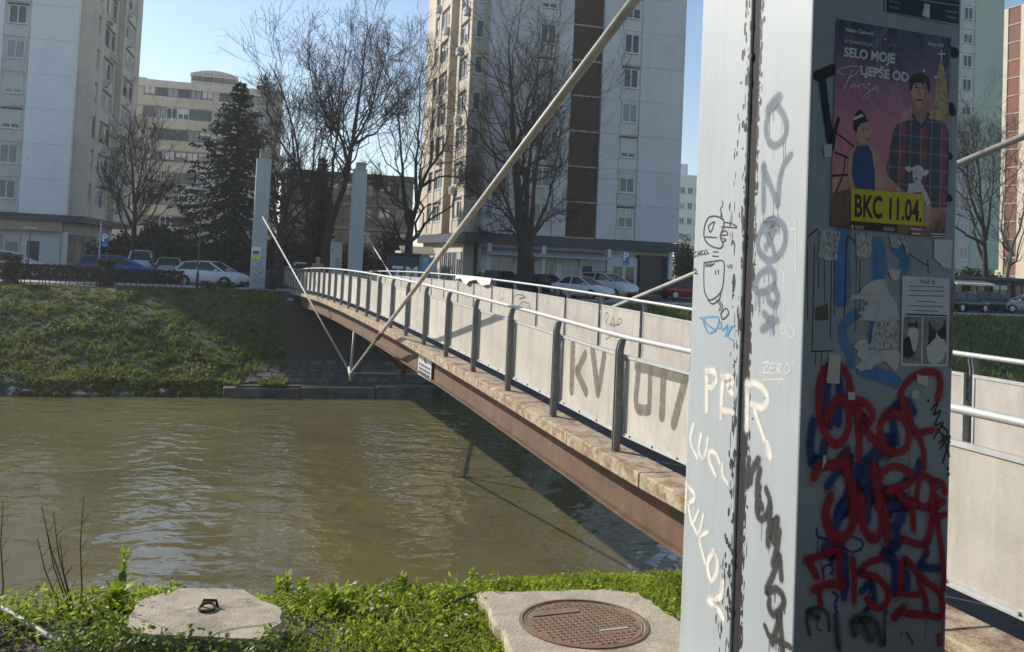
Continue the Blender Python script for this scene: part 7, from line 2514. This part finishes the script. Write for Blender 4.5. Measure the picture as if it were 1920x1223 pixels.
tag(o, 'darker weeds along the front of the concrete block', 'weeds', kind='stuff')


def leaf_pts(base, d, side, L, wd, curl):
    p = [base, base + d * L * 0.35 + side * wd, base + d * L * 0.7 + side * wd * 0.75 - Vector((0, 0, curl * 0.4)), base + d * L - Vector((0, 0, curl)),
         base + d * L * 0.7 - side * wd * 0.75 - Vector((0, 0, curl * 0.4)), base + d * L * 0.35 - side * wd]
    return p


def leafy_plant(x, y, h, rows, lf, label, seed, group=None, stems=1):
    r_ = random.Random(seed)
    w, u = gpt(x, y)
    z = float(near_z(np.array([w]), np.array([u]))[0])
    root = empty('leafy_weed', (x, y, z), r_.uniform(0, 6), label, 'plant', group)
    st, lv = MB(), MB()
    for s in range(stems):
        lx, ly = r_.uniform(-.12, .12) * h, r_.uniform(-.12, .12) * h
        ox = r_.uniform(-.04, .04) if s else 0
        pts = [Vector((ox + lx * t * t, ly * t * t, h * t * (1 - 0.2 * (s > 0)))) for t in (0, .35, .7, 1)]
        st.tube(pts, [0.006, 0.005, 0.004, 0.002], 6)
        for k in range(rows):
            t = 0.12 + 0.86 * k / max(1, rows - 1)
            p = pts[0].lerp(pts[3], t)
            for q in range(5):
                az = q * 2 * math.pi / 5 + k * 0.7 + r_.uniform(-.3, .3)
                el = 0.25 + 0.7 * t + r_.uniform(-.2, .2)
                d = Vector((math.cos(az) * math.cos(el), math.sin(az) * math.cos(el), math.sin(el)))
                sd = d.cross(Vector((0, 0, 1))).normalized()
                L = lf * r_.uniform(0.7, 1.2) * (1.0 - 0.35 * t)
                b0 = len(lv.v)
                lv.v += [tuple(v) for v in leaf_pts(p, d, sd, L, L * 0.2, L * 0.25 * (1 - t * .6))]
                lv.f.append((b0, b0 + 1, b0 + 2, b0 + 5))
                lv.f.append((b0 + 5, b0 + 2, b0 + 4, b0 + 5)[:3])
                lv.f.append((b0 + 2, b0 + 3, b0 + 4))
    st.build('stem', pmat('green_stem', (0.10, 0.14, 0.04), 0.7), root)
    lv.build('leaves', M_lf, root)
    return root


def ground_xy(px, py, z=-0.2):
    d = ray(px, py)
    p = CAMP + d * ((z - EYE) / d.z)
    return p.x, p.y


named = [(238, 1122, 0.36, 8, 0.085, 'tallest leafy weed, left of the concrete block'), (322, 1118, 0.22, 7, 0.045, 'slim leafy weed behind the left corner of the block'),
         (355, 1110, 0.14, 6, 0.04, 'short leafy weed just behind the concrete block'), (60, 1112, 0.14, 5, 0.07, 'broad leafy weed at the far left of the bank'),
         (140, 1118, 0.17, 6, 0.075, 'leafy weed behind the dry stalks'), (185, 1118, 0.16, 6, 0.085, 'bushy weed between dry stalks and tallest weed'),
         (280, 1125, 0.16, 6, 0.075, 'bushy weed beside the left side of the concrete block'), (540, 1120, 0.17, 6, 0.065, 'leafy weed right of the concrete block'),
         (565, 1115, 0.14, 6, 0.055, 'small leafy weed further right of the concrete block'), (660, 1108, 0.12, 5, 0.035, 'slender weed rising above the turf edge'),
         (750, 1118, 0.10, 5, 0.06, 'bright tufted weed at the middle of the turf edge'), (885, 1110, 0.09, 5, 0.035, 'small weed at the left corner of the slab'),
         (625, 1160, 0.07, 3, 0.10, 'broad leafed rosette among the grass'), (215, 1165, 0.09, 3, 0.12, 'broad leafed rosette below the tallest weed')]
for i, (px_, py_, h_, rows_, lf_, lb_) in enumerate(named):
    x, y = ground_xy(px_, py_)
    leafy_plant(x, y, h_ * 1.15, rows_ + 1, lf_ * 1.25, lb_, 200 + i, 'leafy weeds on the near bank', 1 if i < 3 else 3)
# dry stalks
M_dry = pmat('dry_stalk', (0.17, 0.11, 0.07), 0.9, 0.2, 9)
for i, (pa_, pb_, lb_) in enumerate((((140, 1172), (78, 950), 'dry stalk leaning furthest left'), ((138, 1172), (100, 960), 'dry stalk leaning slightly left, second in the bunch'), ((135, 1170), (88, 1000), 'short dry stalk in the middle of the bunch'),
                                     ((142, 1174), (112, 1010), 'thin dry stalk right in the bunch'), ((148, 1172), (157, 930), 'upright dry stalk right of the bunch'), ((2, 1150), (6, 940), 'dry stalk at the very left edge'), ((120, 1165), (70, 1010), 'bent dry stalk at the left of the bunch'))):
    x, y = ground_xy(*pa_)
    base = Vector((x, y, -0.24))
    d = ray(*pb_)
    tip = CAMP + d * ((y + 0.02) / d.y)
    dl = tip - base
    mb = MB().tube([Vector((0, 0, 0)), dl * 0.3 + Vector((0.01, 0, 0)), dl * 0.65 - Vector((0.008, 0, 0)), dl], [0.0045, 0.004, 0.003, 0.0018], 5)
    for q in (0.45, 0.62, 0.8):
        p = dl * q
        mb.tube([p, p + Vector((0.03 * (-1) ** int(q * 10), 0.01, 0.05))], [0.0018, 0.001], 4)
    tag(mb.build('dry_stalk', M_dry, loc=base), lb_, 'dry stalk', 'dry stalks on the near bank')
# stones, litter, hose, pipe
M_peb = pmat('pebbles', (0.34, 0.29, 0.23), 0.9, 0.25, 8, bump=0.4, objvar=0.25)


def stone(px_, py_, s, label, seed, sz=0.75):
    r_ = random.Random(seed)
    x, y = ground_xy(px_, py_)
    w, u = gpt(x, y)
    z = float(near_z(np.array([w]), np.array([u]))[0])
    bm = bmesh.new()
    bmesh.ops.create_icosphere(bm, subdivisions=2, radius=1.0)
    for v in bm.verts:
        v.co *= 1 + 0.22 * math.sin(v.co.x * 3 + seed) * math.cos(v.co.y * 2.6 + seed * 2) + r_.uniform(-.06, .06)
        v.co = Vector((v.co.x * s, v.co.y * s * 0.75, v.co.z * s * sz))
    me = bpy.data.meshes.new('stone')
    bm.to_mesh(me)
    bm.free()
    me.polygons.foreach_set('use_smooth', [True] * len(me.polygons))
    me.materials.append(M_peb)
    o = bpy.data.objects.new('stone', me)
    link(o)
    o.location = (x, y, z + s * sz * 0.4)
    o.rotation_euler = (r_.uniform(-.3, .3), r_.uniform(-.3, .3), r_.uniform(0, 6))
    return tag(o, label, 'stone', 'loose stones on the near bank')


stone(641, 1205, 0.028, 'largest loose stone in the grass right of the block', 1, 1.3)
stone(772, 1180, 0.016, 'pale stone in the bare patch of grass', 2)
stone(785, 1168, 0.015, 'paler stone at the upper end of the bare patch', 3)
stone(607, 1168, 0.009, 'tiny whitish stone left of the broad leafed rosette', 4)
stone(620, 1145, 0.013, 'pinkish stone in the grass behind the rosette', 5)
stone(870, 1180, 0.016, 'greyish stone close to the slab', 6)
stone(928, 1215, 0.02, 'stone chip at the left edge of the slab', 7)
stone(235, 1170, 0.012, 'pale stone by the left flank of the block', 8)
c = scatter(2600, -3.2, 1.6, 3.4, 5.4, r9, lambda x, y: np.clip(1.1 - lush(x, y) * 1.3, 0.03, 1))
n = len(c)
a_ = unit(r9.normal(size=(n, 3)) * np.array([1, 1, 0.3])) * (0.006 + 0.012 * r9.random((n, 1)))
b_ = unit(np.cross(a_, np.array([0, 0, 1.0]) + 0.4 * r9.normal(size=(n, 3)))) * (0.004 + 0.006 * r9.random((n, 1)))
c = c + np.array([0, 0, 0.006])
V = np.stack([c - a_, c + b_, c + a_, c - b_], 1).reshape(-1, 3)
o = fast_mesh('leaf_litter', V, np.arange(n * 4).reshape(-1, 4), 4, pmat('dry_litter', (0.26, 0.19, 0.12), 0.9, 0.5, 30, dirt=[((0.06, 0.04, 0.03), 0.45, 0.6, 12, (1, 1, 1), 0.9)]))
tag(o, 'dry leaf litter and chips on the bare soil', 'litter', kind='stuff')
# daisies
c = scatter(900, -1.0, -0.05, 4.9, 5.45, r9, lambda x, y: np.full(len(x), 0.025))
c = np.concatenate([c, scatter(400, -0.9, 0.0, 4.2, 4.9, r9, lambda x, y: np.full(len(x), 0.02))])
V, Fp = [], []
for p in c:
    h = 0.06 + 0.05 * r9.random()
    tx, ty = r9.normal(size=2) * 0.25
    b0 = len(V)
    for q in range(8):
        t = q * math.pi / 4
        V.append((p[0] + 0.011 * math.cos(t), p[1] + 0.011 * math.sin(t), p[2] + h + 0.011 * (tx * math.cos(t) + ty * math.sin(t))))
    Fp.append([b0 + q for q in range(8)])
o = fast_mesh('daisies', np.array(V), np.array(Fp), 8, flat('daisy_petals', (0.75, 0.70, 0.68), 0.7, trans=0.3))
tag(o, 'scattered pale daisies over the near grass', 'flowers', kind='stuff')
hp = [ground_xy(*p, z=-0.12) for p in ((890, 1112), (872, 1122), (850, 1133), (832, 1138))]
h0 = Vector((hp[0][0], hp[0][1], -0.12))
tag(MB().tube([Vector((p[0], p[1], -0.12 + 0.01 * math.sin(i))) - h0 for i, p in enumerate(hp)], 0.006, 7).build('black_hose', M_black, loc=h0, smooth=True), 'short black hose poking from the grass at the slab corner', 'hose')
pp = [ground_xy(*p, z=-0.14) for p in ((-60, 1095), (0, 1138), (70, 1180), (170, 1245))]
h0 = Vector((pp[0][0], pp[0][1], -0.14))
tag(MB().tube([Vector((p[0], p[1], -0.14)) - h0 for p in pp], 0.014, 12).build('metal_pipe', pmat('pipe_zinc', (0.36, 0.36, 0.36), 0.6, 0.2, 8, dirt=[((0.15, 0.12, 0.09), 0.5, 0.7, 12, (1, 1, 1), 0.7)]), loc=h0, smooth=True), 'grey metal pipe lying across the lower left corner', 'pipe')
x, y = ground_xy(226, 1135)
lfp = MB()
lfp.add([(-0.006, 0, 0), (0.006, 0, 0), (0.02, 0.002, 0.05), (0.018, 0.004, 0.10), (0, 0.006, 0.125), (-0.018, 0.004, 0.10), (-0.02, 0.002, 0.05),
         (-0.006, 0.006, 0), (0.006, 0.006, 0), (0.02, 0.008, 0.05), (0.018, 0.010, 0.10), (0, 0.012, 0.125), (-0.018, 0.010, 0.10), (-0.02, 0.008, 0.05)],
        [(0, 1, 2, 3, 4, 5, 6), (13, 12, 11, 10, 9, 8, 7)] + [(i, i + 7, (i + 1) % 7 + 7, (i + 1) % 7) for i in range(7)])
tag(lfp.build('plastic_paddle', flat('blue_grey_plastic', (0.16, 0.22, 0.22), 0.5), loc=(x, y, -0.14)), 'blue-grey paddle shaped plastic piece among the weeds', 'litter')

# ------------------------------------------------------------------ air
hz = bpy.data.materials.new('river_haze')
hz.use_nodes = True
t = hz.node_tree
for n_ in list(t.nodes):
    t.nodes.remove(n_)
ho = _n(t, 'ShaderNodeOutputMaterial')
pv = _n(t, 'ShaderNodeVolumePrincipled')
pv.inputs['Color'].default_value = (0.93, 0.96, 1.0, 1)
pv.inputs['Density'].default_value = 0.0005
pv.inputs['Anisotropy'].default_value = 0.45
t.links.new(pv.outputs[0], ho.inputs['Volume'])
hb = MB().box(-260, 320, -60, 420, -6.0, 60.0).build('haze', hz)
tag(hb, kind='stuff')
